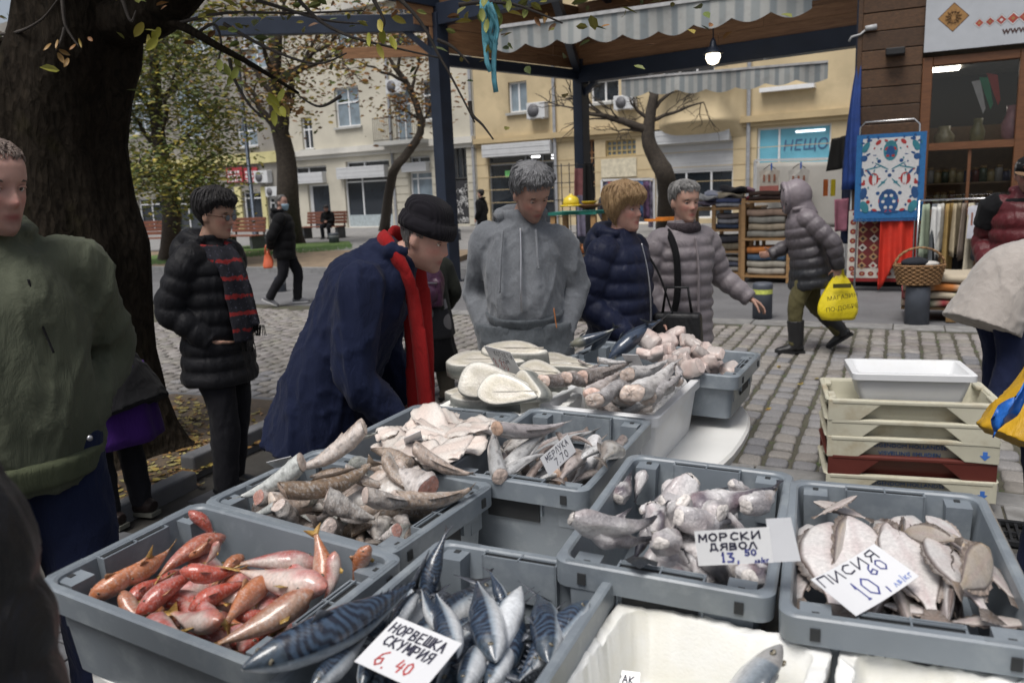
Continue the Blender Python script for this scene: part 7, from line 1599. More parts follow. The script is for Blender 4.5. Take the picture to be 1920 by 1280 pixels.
def remesh(b,vox,sm=2,disp=None):
 me=b.mesh('tmp',[]);o=bpy.data.objects.new('tmp',me);COL.objects.link(o)
 m=o.modifiers.new('r','REMESH');m.mode='VOXEL';m.voxel_size=vox
 if sm:s=o.modifiers.new('s','SMOOTH');s.iterations=sm;s.factor=.5
 bpy.context.view_layer.update();ev=o.evaluated_get(bpy.context.evaluated_depsgraph_get());r=bpy.data.meshes.new_from_object(ev)
 bpy.data.objects.remove(o);bpy.data.meshes.remove(me)
 n=len(r.vertices);V=np.empty(n*3);r.vertices.foreach_get('co',V);V=V.reshape(-1,3)
 if disp is not None:
  N=np.empty(n*3);r.vertices.foreach_get('normal',N);N=N.reshape(-1,3);V=V+N*disp(V,N)[:,None];r.vertices.foreach_set('co',V.ravel())
 r.polygons.foreach_set('use_smooth',np.ones(len(r.polygons),bool));r.update()
 return r,V
def folds_fn(seed,amp=.006,f=9,st=(1,1,.55)):
 def d(V,N):
  n=fbm(V*np.array(st),f,seed,3);r_=1-np.abs(fbm(V*np.array(st),f*.8,seed+5,2))
  r2=1-np.abs(fbm(V*np.array(st),f*2.3,seed+9,2));return amp*(n*.6+(r_**3-.4)*.9+(r2**4-.3)*.45)
 return d
def fabric(name,col,rough=.85,weave=220,bump=.25,sheen=.04,var=.15,spec=.15,mott=3):
 if name in _mc:return _mc[name]
 t=NT(name);v=t.coords(rnd_off=False);c=t.ramp(t.noise(v,mott,5,.6),[(.3,tuple(x*(1-var)for x in col)),(.7,tuple(min(1,x*(1+var))for x in col))])
 n1=t.bump(t.noise(t.coords((1,1,.45),False),11,6,.62,.6),.75,.02);n2=t.bump(t.noise(v,weave,2),bump,.001,n1)
 _mc[name]=t.fin(c,rough,n2,Sheen_Weight=sheen,Specular_IOR_Level=spec);return _mc[name]
_hz=np.array([0,.02,.05,.075,.10,.125,.15,.18,.205,.225,.235])
_hw=np.array([.028,.043,.056,.063,.069,.073,.075,.075,.066,.044,.006]);_hf=np.array([.078,.088,.087,.088,.087,.084,.09,.083,.064,.036,.004]);_hb=np.array([.0,.012,.04,.062,.08,.092,.098,.098,.085,.054,.006])
def headpt(a,z,off=0.0):
 w_,f_,b_=np.interp(z,_hz,_hw)+off,np.interp(z,_hz,_hf)+off,np.interp(z,_hz,_hb)+off
 ca,sa=np.cos(a),np.sin(a);e=np.where(sa>0,.85,.95)
 return np.stack([w_*np.sign(ca)*np.abs(ca)**e,np.where(sa>0,f_,b_)*np.sign(sa)*np.abs(sa)**e,z+0*a],-1)
def head_bm(b,T,fem=False,old=0.0):
 nz,na=56,64;zs_=np.concatenate([np.linspace(0,.2,44),.2+.035*np.sin(np.linspace(.1,math.pi/2,12))]);A=np.linspace(0,2*math.pi,na,endpoint=False)
 rings=[]
 for z in zs_:
  P=headpt(A,np.full(na,z));x,y=P[:,0].copy(),P[:,1].copy();fr=np.clip(np.sin(A)*1.6-.3,0,1)
  g=lambda cx,cz,sx,sz:np.exp(-((x-cx)/sx)**2-((z-cz)/sz)**2)
  nose=np.exp(-(x/(.0085+.006*max(0,1-abs(z-.085)/.02)))**2)*np.interp(z,[.07,.078,.088,.1,.125,.14],[0,.016,.026,.02,.008,0])
  d=nose-.0095*(g(.031,.121,.016,.011)+g(-.031,.121,.016,.011))+.004*(g(.032,.141,.02,.007)+g(-.032,.141,.02,.007))+.005*g(0,.056,.02,.007)+.0045*g(0,.044,.018,.005)-.005*g(0,.0505,.022,.0025)+.006*g(0,.015,.016,.014)+.004*(g(.042,.095,.018,.02)+g(-.042,.095,.018,.02))-.003*old*(g(.03,.065,.006,.02)+g(-.03,.065,.006,.02))
  y=y+d*fr;rings.append(np.column_stack([x,y,np.full(na,z)]))
 V=[np.array([list(T@Vector(p))for p in r])for r in rings]
 b.loft(V,smooth=True)
 for s in(1,-1):
  M3=T.to_3x3()@Matrix.Rotation(R(-12*s),3,'Z')
  b.ball(T@Vector((s*.077,-.012,.112)),(.009,.019,.032),10,8,M=M3);b.ball(T@Vector((s*.074,-.004,.094)),(.008,.011,.014),8,6,M=M3)
def hand_bm(b,W,d,palm_n,side,curl=.5,s=1.0):
 """W wrist, d pointing direction, palm_n palm normal, side +1 right hand / -1 left"""
 d=Vector(d).normalized();n_=Vector(palm_n);n_=(n_-d*n_.dot(d)).normalized();x=d.cross(n_)*side
 W=Vector(W);b.tube([W-d*.03*s,W+d*.02*s,W+d*.06*s,W+d*.092*s],[(.026*s,.02*s),(.034*s,.019*s),(.042*s,.017*s),(.038*s,.013*s)],12,ref=x)
 for k,(o_,L,c)in enumerate(((.03,.075,.9),(.011,.083,1),(-.01,.077,1.05),(-.029,.06,1.1))):
  p=W+d*.084*s+x*o_*s;P=[p];a=0
  for j,f in enumerate((.45,.3,.25)):a+=curl*c*(.7 if j==0 else .9);P.append(P[-1]+(d*math.cos(a)+n_*math.sin(a))*L*f*s)
  b.tube(P,[.0095*s,.009*s,.008*s,.0058*s],8)
 p=W+d*.025*s+x*.03*s;P=[p,p+(d*.5+x*.7+n_*.3)*.035*s,p+(d*.9+x*.75+n_*(.4+curl*.4))*.055*s,p+(d*1.2+x*.7+n_*(.5+curl*.8))*.068*s]
 b.tube(P,[.013*s,.0115*s,.0095*s,.007*s],8)
def skinmat(name,col,pink=.35,rough=.5):
 t=NT(name);v=t.coords(rnd_off=False);c=t.ramp(t.noise(v,22,5,.6),[(.3,tuple(x*.86 for x in col)),(.7,tuple(min(1,x*1.1)for x in col))]);c=t.mix(1.0,c,t.vcol(),'MULTIPLY')
 return t.fin(c,rough,t.bump(t.noise(v,240,3),.25,.0008,t.bump(t.noise(v,55,4),.25,.002)),Subsurface_Weight=.12,Subsurface_Radius=(.01,.004,.002),Subsurface_Scale=.3,Specular_IOR_Level=.35)
hair_cache={}
def hairmat(name,col,c2=None):
 if name in hair_cache:return hair_cache[name]
 t=NT(name);v=t.coords((7,7,1.0),False);f=t.noise(v,26,5,.7);c=t.ramp(f,[(.3,tuple(x*.55 for x in col)),(.7,c2 or tuple(x*1.4 for x in col))])
 hair_cache[name]=t.fin(c,.5,t.bump(f,.9,.006));return hair_cache[name]
leath=fabric('shoe_black',(.012,.012,.013),.45,sheen=0,spec=.5)
class Person:
 def __init__(s,label,x,y,heading,h=1.75,skin=(.4,.24,.18),vox=.0065,group=None,z=0.0):
  s.t=thing('person',label,'person',(x,y,z),R(heading),group);s.k=h/1.75;s.vox=vox;s.skin=skin;s.seed=int(abs(x*131+y*57))%1000;s.b=MB();s.headT=None;s.arms={};s.legs={};s.fem=False
 def S(s,p):return Vector(p)*s.k
 def spine(s,pel=(0,0,.95),waist=(0,.01,1.1),chest=(0,.01,1.3),neck=(0,-.02,1.47),head=(0,.0,1.515),yaw=0,pitch=0,roll=0,old=0.0,bulk=1.0):
  s.sp=[s.S(p)for p in(pel,waist,chest,neck)];s.hp=s.S(head)
  s.headT=Matrix.Translation(s.hp)@(Matrix.Rotation(R(-yaw),4,'Z')@Matrix.Rotation(R(pitch),4,'X')@Matrix.Rotation(R(roll),4,'Y'))
  head_bm(s.b,s.headT,old=old)
  ch=s.headT@Vector((0,-.005,.07));b0=s.sp[3];s.b.tube([b0-Vector((0,0,.08)),b0,b0.lerp(ch,.55),ch],[.062,.056,.052,.05],14)
  P=resample([s.sp[0]-Vector((0,0,.05))]+s.sp,10);s.b.tube(P,[(.14*s.k,.1*s.k)]*8+[(.12*s.k,.08*s.k),(.08*s.k,.06*s.k),(.05,.05)],14,ref=(1,0,0));return s
 def arm(s,side,sh,el,wr,hand=None,curl=.5,palm=(0,0,0)):
  A=[s.S(p)for p in(sh,el,wr)];s.arms[side]=A;s.b.tube([A[0],A[0].lerp(A[1],.5),A[1],A[1].lerp(A[2],.5),A[2]],[.048,.045,.038,.036,.026],10)
  d=(A[2]-A[1]).normalized()if hand is None else Vector(hand).normalized()
  hand_bm(s.b,A[2],d,palm if Vector(palm).length else Vector((-side,0,0)),side,curl,s.k)
 def leg(s,side,hip,kn,an,toe=None):
  Lg=[s.S(p)for p in(hip,kn,an)];toe=Vector(toe or(0,.15,0));s.legs[side]=Lg+[toe]
  s.b.tube([Lg[0],Lg[0].lerp(Lg[1],.5),Lg[1],Lg[1].lerp(Lg[2],.4),Lg[2],Lg[2]+toe.normalized()*.09-Vector((0,0,.045))],[.075,.07,.05,.05,.035,.03],10)
 def stand(s,w=.1,st=0.0):
  for sd in(1,-1):s.leg(sd,(sd*.09,0,.92),(sd*w,.03+st*sd*.5,.5),(sd*w,-.03+st*sd,.085),(sd*.03,.15,0))
 def finish(s):
  sm=skinmat('skin_%d'%s.seed,s.skin)
  me,V=remesh(s.b,s.vox,1);me.materials.append(sm);Ti=np.array(s.headT.inverted());H=V@Ti[:3,:3].T+Ti[:3,3]
  C=np.ones((len(V),4));x,y,z=H.T;near=(np.abs(x)<.12)&(z>-.02)&(z<.26)&(y>-.13)&(y<.14)
  g=lambda cx,cz,sx,sz:np.exp(-((x-cx)/sx)**2-((z-cz)/sz)**2)*(y>.04)*near
  lip=np.clip(g(0,.0505,.021,.0085)*1.3,0,1);C[:,:3]*=1-lip[:,None]*np.array([.2,.58,.52])
  ck=g(.042,.09,.022,.02)+g(-.042,.09,.022,.02)+g(0,.088,.012,.012);C[:,:3]*=1-np.clip(ck,0,1)[:,None]*np.array([.0,.22,.2])
  ey=np.clip(g(.031,.121,.015,.008)+g(-.031,.121,.015,.008),0,1);C[:,:3]*=1-ey[:,None]*np.array([.42,.5,.48])
  if not s.fem:st=np.clip(np.clip((.075-z)/.03,0,1)*np.clip((y-.0)/.05,0,1),0,1)*near*(z>-.01);C[:,:3]*=1-(st*.33)[:,None]
  a=me.color_attributes.new('Col','FLOAT_COLOR','POINT');a.data.foreach_set('color',C.ravel())
  o=bpy.data.objects.new('body',me);COL.objects.link(o);o.parent=s.t;s.body=o;return s
 def obj(s,name,b,m,local_head=False):
  o=b.build(name,m,s.t)
  if local_head:o.matrix_local=s.headT
  return o
 def cloth(s,name,b,m,vox=.012,sm=2,amp=.006,f=9,st=(1,1,.55),seed=0):
  me,V=remesh(b,vox,sm,folds_fn(s.seed+seed,amp,f,st)if amp else None);me.materials.append(m);o=bpy.data.objects.new(name,me);COL.objects.link(o);o.parent=s.t;return o
 def qtube(s,b,P,rad,q,n=22,ref=(1,0,0),ph=0.0,amp=.15):
  """tube with quilted rings every q metres"""
  P=[Vector(p)for p in P];m=90;PP=resample(P,m);ks=np.linspace(0,len(rad)-1,m+1);ra=np.interp(ks,range(len(rad)),[r[0]if hasattr(r,'__len__')else r for r in rad]);rb=np.interp(ks,range(len(rad)),[r[1]if hasattr(r,'__len__')else r for r in rad])
  L=0;rr=[]
  for i in range(m+1):
   if i:L+=(PP[i]-PP[i-1]).length
   f=1.0
   if q:f=1+amp*(abs(math.sin(math.pi*(L/q+ph)))**.55-.6)*(.1/max(ra[i],.05))**.5
   rr.append((ra[i]*f,rb[i]*f))
  b.tube(PP,rr,n,ref=ref)
 def jacket(s,m,hem=.12,q=0,bulk=1.0,hood=0,name='jacket',amp=.007,hemr=(.2,.15),belly=0.0,flare=1.0,cuff=True,vox=.011,collar=.085,hemoff=(0,0,0),sl=1.0):
  k=s.k*bulk;b=MB();p,w_,c,n_=s.sp;dn=(p-w_).normalized();dn=(dn+Vector((0,0,-.6))).normalized();hp=p+dn*hem+Vector(hemoff)
  y=Vector((0,1,0));up_=(n_-c).normalized();fw_=Vector((1,0,0)).cross(up_)*-1
  P=[hp,p,w_+fw_*belly*-.5,c,c.lerp(n_,.62),n_,n_+up_*.05]
  s.qtube(b,P,[(hemr[0]*k*flare,hemr[1]*k*flare),(.2*k,.152*k),(.19*k,.15*k+belly),(.2*k,.15*k),(.165*k,.115*k),(.095*k,.09*k),(collar,collar)],q)
  for sd,A in s.arms.items():
   d2=(A[2]-A[1]).normalized();Pa=[c.lerp(n_,.35)+Vector((sd*.05,0,0)),A[0]+Vector((-sd*.012,0,.0)),A[0].lerp(A[1],.5),A[1],A[1].lerp(A[2],.5),A[2]+d2*.012]
   s.qtube(b,Pa,[.074*k*sl,.08*k*sl,.077*k*sl,.07*k*sl,.064*k*sl,.05*k*sl],q,16,ref=(0,1,0),ph=.3)
   if cuff:b.tube([A[2]-d2*.03,A[2]+d2*.02],.049*k,14)
  if hood:
   hc=n_+up_*.035;P=[]
   for a in np.linspace(R(-35),R(215),15):P.append(hc+Vector((math.cos(a)*.105,0,0))+fw_*0+Vector((0,-math.sin(a)*.1,0))+Vector((0,0,.012*math.sin(a))))
   b.tube(P,[.018+.024*hood*math.sin(math.pi*i/14)for i in range(15)],12)
   b.ball(n_+Vector((0,-.1,-.04)),(.12*hood,.075*hood,.1*hood),14,10)
  return s.cloth(name,b,m,vox if not q else vox*.75,2 if not q else 1,amp)
 def trousers(s,m,amp=.006,r=(.1,.085,.075,.068),name='trousers'):
  b=MB();p=s.sp[0];k=s.k
  b.tube([p+Vector((0,0,.04)),p,p-Vector((0,0,.07))],[(.15*k,.11*k),(.175*k,.135*k),(.15*k,.12*k)],18,ref=(1,0,0))
  for sd,Lg in s.legs.items():b.tube(resample([Lg[0]+Vector((0,0,.06)),Lg[0].lerp(Lg[1],.5),Lg[1],Lg[1].lerp(Lg[2],.5),Lg[2]+Vector((0,0,-.02))],12),np.interp(np.linspace(0,4,13),range(5),[r[0]*1.15*k,r[0]*k,r[1]*k,r[2]*k,r[3]*k]),16)
  return s.cloth(name,b,m,.013,2,amp,11,(1,1,.8),3)
 def shoes(s,m=None,boot=0.0,w=.047,sole=None):
  for sd,Lg in s.legs.items():
   an,toe=Lg[2],Lg[3];d=toe.normalized();pit=d.z;b=MB();dd=d;up_=Vector((0,0,1));up_=(up_-dd*up_.dot(dd)).normalized()
   h0=an-up_*.045-dd*.07
   P=[h0-dd*.01,h0+dd*.03,h0+dd*.1,h0+dd*.17,h0+dd*.23,h0+dd*.255];b.tube([p+up_*o for p,o in zip(P,(.02,.022,.018,.008,.0,-.006))],[(.036,.03),(w*.95,.045),(w,.044),(w*1.05,.032),(w*.85,.022),(.02,.012)],14,ref=dd.cross(up_))
   if boot:b.tube([an-up_*.04,an+up_*.04-dd*.01,an+(Lg[1]-an).normalized()*boot],[.06,.07,.08],14)
   else:b.tube([an-up_*.03,an+up_*.03],[.05,.044],12)
   s.cloth('boot' if boot else 'shoe',b,m or leath,.009,1,.002,20)
   c=MB();w2=dd.cross(up_);pts=[(-.02,.035),(.06,.045),(.17,.05),(.23,.04),(.255,0),(.23,-.04),(.17,-.05),(.06,-.042),(-.02,-.035)]
   V=[h0+dd*a+w2*e-up_*(.028)for a,e in pts]+[h0+dd*a+w2*e-up_*(.006)for a,e in pts];n_=9;c.add(V,[tuple(range(n_)),tuple(range(2*n_-1,n_-1,-1))]+[(i,n_+i,n_+(i+1)%n_,(i+1)%n_)for i in range(n_)]);c.build('sole',sole or leath,s.t)
  return s
 def hair(s,m,fl=.198,sl=.13,bl=.05,th=.02,top=.0,seed=0,part=0,rough=.006,name='hair'):
  b=MB();na,nt=96,22;A=np.linspace(0,2*math.pi,na,endpoint=False);sa=np.sin(A);hl=np.where(sa>.55,fl,np.where(sa>.1,sl+(fl-sl)*np.clip((sa-.1)/.45,0,1)**.6,bl+(sl-bl)*np.clip((sa+.75)/.85,0,1)))
  hl=np.convolve(np.concatenate([hl[-3:],hl,hl[:3]]),np.ones(7)/7,'valid');q=np.random.default_rng(seed);hl=hl+fbm(np.column_stack([np.cos(A),np.sin(A),0*A]),9,seed,3)*rough
  rings=[]
  for t in np.linspace(0,1,nt):
   z=hl+(.2352-hl)*np.sin(t*math.pi/2)**.9;off=th*(min(1,t*5+.12))*(1+.0*t)+top*t;P=headpt(A,z,0);dirv=np.column_stack([np.cos(A)*(1-t**3),np.sin(A)*(1-t**3),np.full(na,.25+t)]);dirv/=np.linalg.norm(dirv,axis=1,keepdims=True)
   st_=.0035*np.sin(A*23+3*np.sin(t*4+seed)+seed)+.0025*np.sin(A*41+t*6);P=P+dirv*(off+(st_+fbm(P,26,seed,2)*.003)*min(1,t*4+.3)*(1-t**2*.6))[:,None];rings.append(P)
  b.loft(rings,caps=(False,True));o=s.obj(name,b,m,True)
  b=MB();q=random.Random(seed)
  for k in range(260):
   a=q.uniform(0,2*math.pi);i=int(a/(2*math.pi)*na)%na;t0=q.uniform(.0,.75);t1=max(-.06,t0-q.uniform(.15,.4));P=[]
   for j in range(5):
    t=t0+(t1-t0)*j/4;tt=max(t,0);z=hl[i]+(.2352-hl[i])*math.sin(tt*math.pi/2)**.9+(t if t<0 else 0)*.25;p=headpt(np.array([a+.12*j/4*q.uniform(-1,1)]),np.array([z]))[0];dv=Vector((math.cos(a),math.sin(a),.4+tt)).normalized();P.append(Vector(p)+dv*(th*min(1,tt*5+.2)+.004+.003*math.sin(j)+top*tt))
   b.tube(P,[.0022,.003,.003,.0024,.0006],4,caps=(False,False))
  tag(s.obj('hair_strands',b,m,True),kind='stuff');return o
 def eyes(s,brow=(.03,.02,.015),iris=(.03,.02,.012)):
  for sd in(1,-1):
   b=MB();b.ball((sd*.031,.066,.121),.0125,12,8);e=s.obj('eye',b,M('eye_white',(.5,.47,.44),.15,bump=0),True);b=MB();b.ball((sd*.031+.001,.0755,.1205),(.0055,.0042,.0055),10,6);b.build('iris',M('iris_%d'%int(iris[0]*100),iris,.1,bump=0),e)
   b=MB();b.tube([(sd*.016,.083,.138),(sd*.03,.085,.1425),(sd*.046,.077,.139)],[(.003,.0022),(.0036,.0026),(.0016,.0014)],6);s.obj('eyebrow',b,M('brow_%d'%int(brow[0]*1000),brow,.8),True)
   b=MB();b.tube([(sd*.018,.0765,.1235),(sd*.031,.0815,.1275),(sd*.045,.0745,.1235)],.0028,6);s.obj('eyelid',b,s.body.data.materials[0],True)
 def strap(s,name,P,r,m,n=12):b=MB();b.tube(resample([s.S(p)for p in P],n*2),[r]*(n*2+1),8,ref=(0,1,0));return s.obj(name,b,m)
def zipline(s,P,m,r=.006,name='zip'):return s.strap(name,P,(r,r*.6),m)
blk=fabric('black_fabric',(.006,.006,.007),.85);blkp=fabric('black_puffer',(.006,.006,.008),.6,spec=.25);navyj=fabric('navy_jacket',(.007,.011,.033),.8);navyp=fabric('navy_puffer',(.007,.011,.036),.55,spec=.3);greyp=fabric('mauve_puffer',(.2,.175,.185),.5,sheen=.1,spec=.4)
greyf=fabric('grey_jersey',(.16,.17,.185),.95,300,.4,.2,.12,mott=90);greyd=fabric('grey_sweatpants',(.085,.095,.105),.95,300,.4,.2,.12,mott=90);olive=fabric('olive_cloth',(.082,.09,.062),.8);jean=fabric('dark_jeans',(.012,.017,.045),.9);dkt=fabric('dark_trousers',(.012,.012,.015),.9);skin1=(.43,.25,.19);skin2=(.47,.29,.22);metal_s=M('zip_metal',(.4,.4,.42),.35,metal=.8)
p=Person('man in an olive green hooded jacket, hand in pocket, at the left edge',-1.38,2.12,-140,1.87,(.46,.27,.22),.006)
p.spine(pel=(0,0,.95),waist=(0,.03,1.1),chest=(0,.02,1.3),neck=(0,.0,1.46),head=(-.01,.06,1.495),yaw=-28,pitch=-10,old=1);p.arm(1,(.2,0,1.39),(.27,-.08,1.12),(.19,.1,.96),(-.5,.1,-.6));p.arm(-1,(-.2,0,1.39),(-.27,-.09,1.13),(-.13,.06,.98),(.8,.0,-.5));p.stand(.11);p.finish();p.eyes((.08,.06,.05))
p.jacket(olive,.1,0,1.04,1.15,amp=.016,hemr=(.19,.145),name='hooded_jacket');p.trousers(jean);p.shoes();p.hair(hairmat('cropped_grey',(.17,.12,.095),(.24,.18,.15)),.207,.15,.06,.0015,rough=.003)
zipline(p,[(-.06,.145,1.38),(-.07,.16,1.28),(-.085,.175,1.2)],blk,.005,'drawstring');b=MB();b.tube([p.S((0,-.02,1.43)),p.S((0,.02,1.5))],[(.09,.085),(.07,.07)],18);p.cloth('blue_shirt_collar',b,fabric('royal_blue',(.01,.03,.3)),.012,1,.003)
b=MB();P0=p.S((-.13,.205,.98));b.ball(P0,(.008,.005,.008),8,6);p.obj('snap_button',b,metal_s);b=MB();b.tube([p.S((0,.01,.86)),p.S((0,.01,.93))],[(.2,.165),(.222,.178)],24);p.cloth('rib_hem',b,fabric('olive_rib',(.075,.085,.05),.95),.012,1,.003)
p=Person('person in a shiny black padded jacket, close to the camera in the lower left corner',-.83,.86,-15,1.72,skin1,.012);p.spine();p.arm(1,(.2,0,1.36),(.27,-.02,1.08),(.22,.12,.86));p.arm(-1,(-.2,0,1.36),(-.26,-.02,1.08),(-.2,.14,.88));p.stand();p.finish();p.eyes()
p.jacket(fabric('black_gloss_puffer',(.004,.004,.006),.45,spec=.3),.15,.09,1.15,.9,amp=.006,name='padded_jacket');p.trousers(dkt);p.shoes();p.hair(hairmat('dark_brown_hair',(.02,.014,.01)))
p=Person('stooping person in a black coat over a purple skirt, behind the green jacket',-2.12,4.02,70,1.6,skin1,.012);p.spine(pel=(0,-.05,.88),waist=(0,.06,1.0),chest=(0,.24,1.1),neck=(0,.4,1.14),head=(0,.46,1.16),pitch=40);p.arm(1,(.19,.34,1.1),(.22,.42,.85),(.16,.5,.65));p.arm(-1,(-.19,.34,1.1),(-.22,.42,.85),(-.16,.5,.65));p.leg(1,(.09,-.05,.85),(.1,-.02,.46),(.1,-.06,.085));p.leg(-1,(-.09,-.05,.85),(-.1,-.0,.46),(-.1,-.02,.085));p.finish();p.eyes()
p.jacket(blk,.22,0,1.05,.8,amp=.008,hemr=(.24,.2),name='coat');p.trousers(dkt,r=(.095,.075,.07,.062));p.shoes(fabric('brown_shoe',(.02,.014,.013),.5),sole=M('sole_grey',(.12,.12,.1),.8));p.hair(hairmat('dark_brown_hair',(.02,.014,.01)))
b=MB();rings=[]
for z,r_ in((.93,.19),(.75,.225),(.55,.255),(.5,.26),(.5,.245),(.8,.2)):rings.append([(r_*math.cos(a)*(1+.05*math.sin(a*7)),-.05+r_*.85*math.sin(a)*(1+.05*math.sin(a*7)),z)for a in np.linspace(0,2*math.pi,48,endpoint=False)])
b.loft([[Vector(q_)*p.k for q_ in r_]for r_ in rings]);p.obj('skirt',b,fabric('purple_cloth',(.045,.012,.12),.8))
p=Person('short haired woman with glasses in a black quilted coat and red black scarf',-1.62,4.33,-108,1.72,(.42,.25,.18));p.fem=True
p.spine(neck=(0,.0,1.45),head=(0,.05,1.49),yaw=-6,pitch=-10,old=.6);p.arm(1,(.19,0,1.38),(.25,-.09,1.12),(.17,.07,.95),(-.5,.1,-.6));p.arm(-1,(-.19,0,1.38),(-.24,-.05,1.12),(-.17,.07,.95),(.5,.1,-.6));p.stand(.09,.05);p.finish();p.eyes((.02,.015,.012))
p.jacket(blkp,.26,.085,1.08,1.25,amp=.005,hemr=(.215,.18),name='quilted_coat');p.trousers(dkt,r=(.1,.08,.075,.07));p.shoes();p.hair(hairmat('black_hair',(.012,.01,.01),(.035,.03,.03)),.178,.13,.06,.03,.012,3,rough=.008)
gl_m=M('spectacle_frame',(.1,.045,.02),.3)
for sd in(1,-1):
 b=MB();b.tube([(sd*.032+.023*math.cos(a),.094-.004*abs(math.cos(a))*1,.117+.016*math.sin(a))for a in np.linspace(0,6.2832,21)],.0022,6,caps=(False,False));b.tube([(sd*.055,.092,.12),(sd*.078,.03,.122),(sd*.08,-.02,.118)],.0022,6);f_=p.obj('spectacle_frame',b,gl_m,True);b=MB();b.add([(sd*.032+.021*math.cos(a),.0935,.117+.0145*math.sin(a))for a in np.linspace(0,6.2832,20,endpoint=False)],[tuple(range(20))]);b.build('lens',gl,f_)
scf=NT('tartan_scarf');v=scf.coords((1,1,1),False);w1=scf.n('TexWave',Scale=3.4,bands_direction='Z',Distortion=1.5);scf.l(v,w1.inputs['Vector']);nn=scf.noise(v,38,3);c=scf.mix(scf.math('GREATER_THAN',scf.math('ADD',w1.outputs[1],scf.math('MULTIPLY',nn,.9)),1.33),(.010,.010,.016),(.2,.012,.012));c=scf.mix(scf.math('GREATER_THAN',scf.noise(v,70,2),.66),c,(.06,.06,.09));scf=scf.fin(c,.95,scf.bump(scf.noise(v,160,2),.6,.003))
b=MB();P=[p.S(q_)for q_ in((.1,.02,1.43),(.085,.12,1.4),(.06,.175,1.3),(.05,.19,1.15),(.05,.2,1.02),(.045,.2,.92))];b.tube(resample(P,20),[(.022,.05)]*3+[(.018,.06)]*18,14,ref=(0,1,0));P=[p.S(q_)for q_ in((-.08,.02,1.43),(-.02,.14,1.4),(.0,.2,1.3),(-.02,.225,1.15),(-.04,.235,1.0))];b.tube(resample(P,20),[(.02,.05)]*21,14,ref=(0,1,0));b.tube([p.S((.11*math.cos(a),.02+.1*math.sin(a),1.425-.02*math.sin(a)))for a in np.linspace(R(-20),R(200),16)],[(.04,.03)]*16,10);p.cloth('scarf',b,scf,.01,1,.006,14)
b=MB();q=random.Random(1)
for k in range(34):f=k/33;s0=p.S((.045-.01+.0*f,.2+.06*(f-.5)*2,.925))if k%2 else p.S((-.04,.235+.05*(f-.5)*2,1.0));b.tube([s0,s0+Vector((q.gauss(0,.006),q.gauss(0,.006),-.06))],.0025,4)
tag(p.obj('scarf_fringe',b,blk),kind='stuff');p.strap('bag_strap',[(.1,.05,1.45),(.07,.17,1.3),(-.05,.2,1.1),(-.15,.16,.95)],(.004,.016),blk)
b=MB();b.box(p.S((.085,.158,1.34)),(.03,.012,.022));p.obj('strap_buckle',b,metal_s)
p=Person('bending man in a navy blue jacket, charcoal beanie and long red scarf',-.80,3.12,-98,1.77,(.42,.25,.2));p.spine(pel=(0,.09,.95),waist=(0,.16,1.1),chest=(0,.25,1.27),neck=(0,.36,1.40),head=(0,.445,1.36),yaw=10,pitch=-22,old=1)
p.arm(1,(.2,.28,1.31),(.25,.26,1.0),(.2,.38,.8),(-.1,.4,-.9),.6);p.arm(-1,(-.2,.28,1.31),(-.25,.22,1.02),(-.2,.32,.78),(.1,.4,-.9));p.leg(1,(.09,.1,.9),(.1,.08,.5),(.1,-.0,.085));p.leg(-1,(-.09,.1,.9),(-.1,.1,.5),(-.1,.1,.085));p.finish();p.eyes((.15,.13,.11))
p.jacket(navyj,.32,0,1.15,.7,amp=.017,hemr=(.215,.215),hemoff=(0,-.0,0),name='jacket',vox=.012);p.trousers(dkt);p.shoes()
kn=NT('beanie_knit');v=kn.coords(rnd_off=False);wv=kn.n('TexWave',Scale=28.0,bands_direction='X');kn.l(v,wv.inputs['Vector']);kn=kn.fin((.012,.011,.014),.95,kn.bump(wv.outputs[1],.7,.004),Sheen_Weight=.03,Specular_IOR_Level=.1)
b=MB();A=np.linspace(0,2*math.pi,48,endpoint=False);b.loft([headpt(A,np.full(48,z),o)+np.array([0,-dy,dz])for z,o,dy,dz in((.14,.006,0,0),(.14,.02,0,0),(.165,.024,0,0),(.19,.022,0,.004),(.192,.014,0,.004),(.2,.02,.004,.012),(.215,.03,.008,.02),(.226,.034,.01,.03),(.233,.03,.012,.036),(.235,.012,.012,.04))]);p.obj('beanie',b,kn,True);p.hair(hairmat('grey_hair',(.14,.135,.13)),.19,.13,.05,.006)
redm=fabric('red_scarf_cloth',(.22,.009,.01),.9);b=MB();P=[p.S(q_)for q_ in((.02,.33,1.47),(.09,.37,1.45),(.105,.43,1.34),(.075,.45,1.2),(.06,.46,.9),(.05,.46,.6),(.05,.46,.42))];b.tube(resample(P,26),[(.026,.034)]*8+[(.018,.043)]*19,14,ref=(1,0,0));P=[p.S(q_)for q_ in((-.02,.33,1.47),(-.08,.38,1.42),(-.06,.42,1.2),(-.04,.42,.8),(-.04,.42,.6))];b.tube(resample(P,20),[(.02,.06)]*21,14,ref=(1,0,0));p.cloth('scarf',b,redm,.011,2,.006,9,(1,1,.3))
b=MB();P=[p.S((.18*math.cos(a),.25+.1*math.sin(a)*0-.03,1.36+.03*math.sin(a)))for a in np.linspace(0,math.pi,12)];b.tube(P,.006,6);p.obj('yoke_seam',b,navyj)
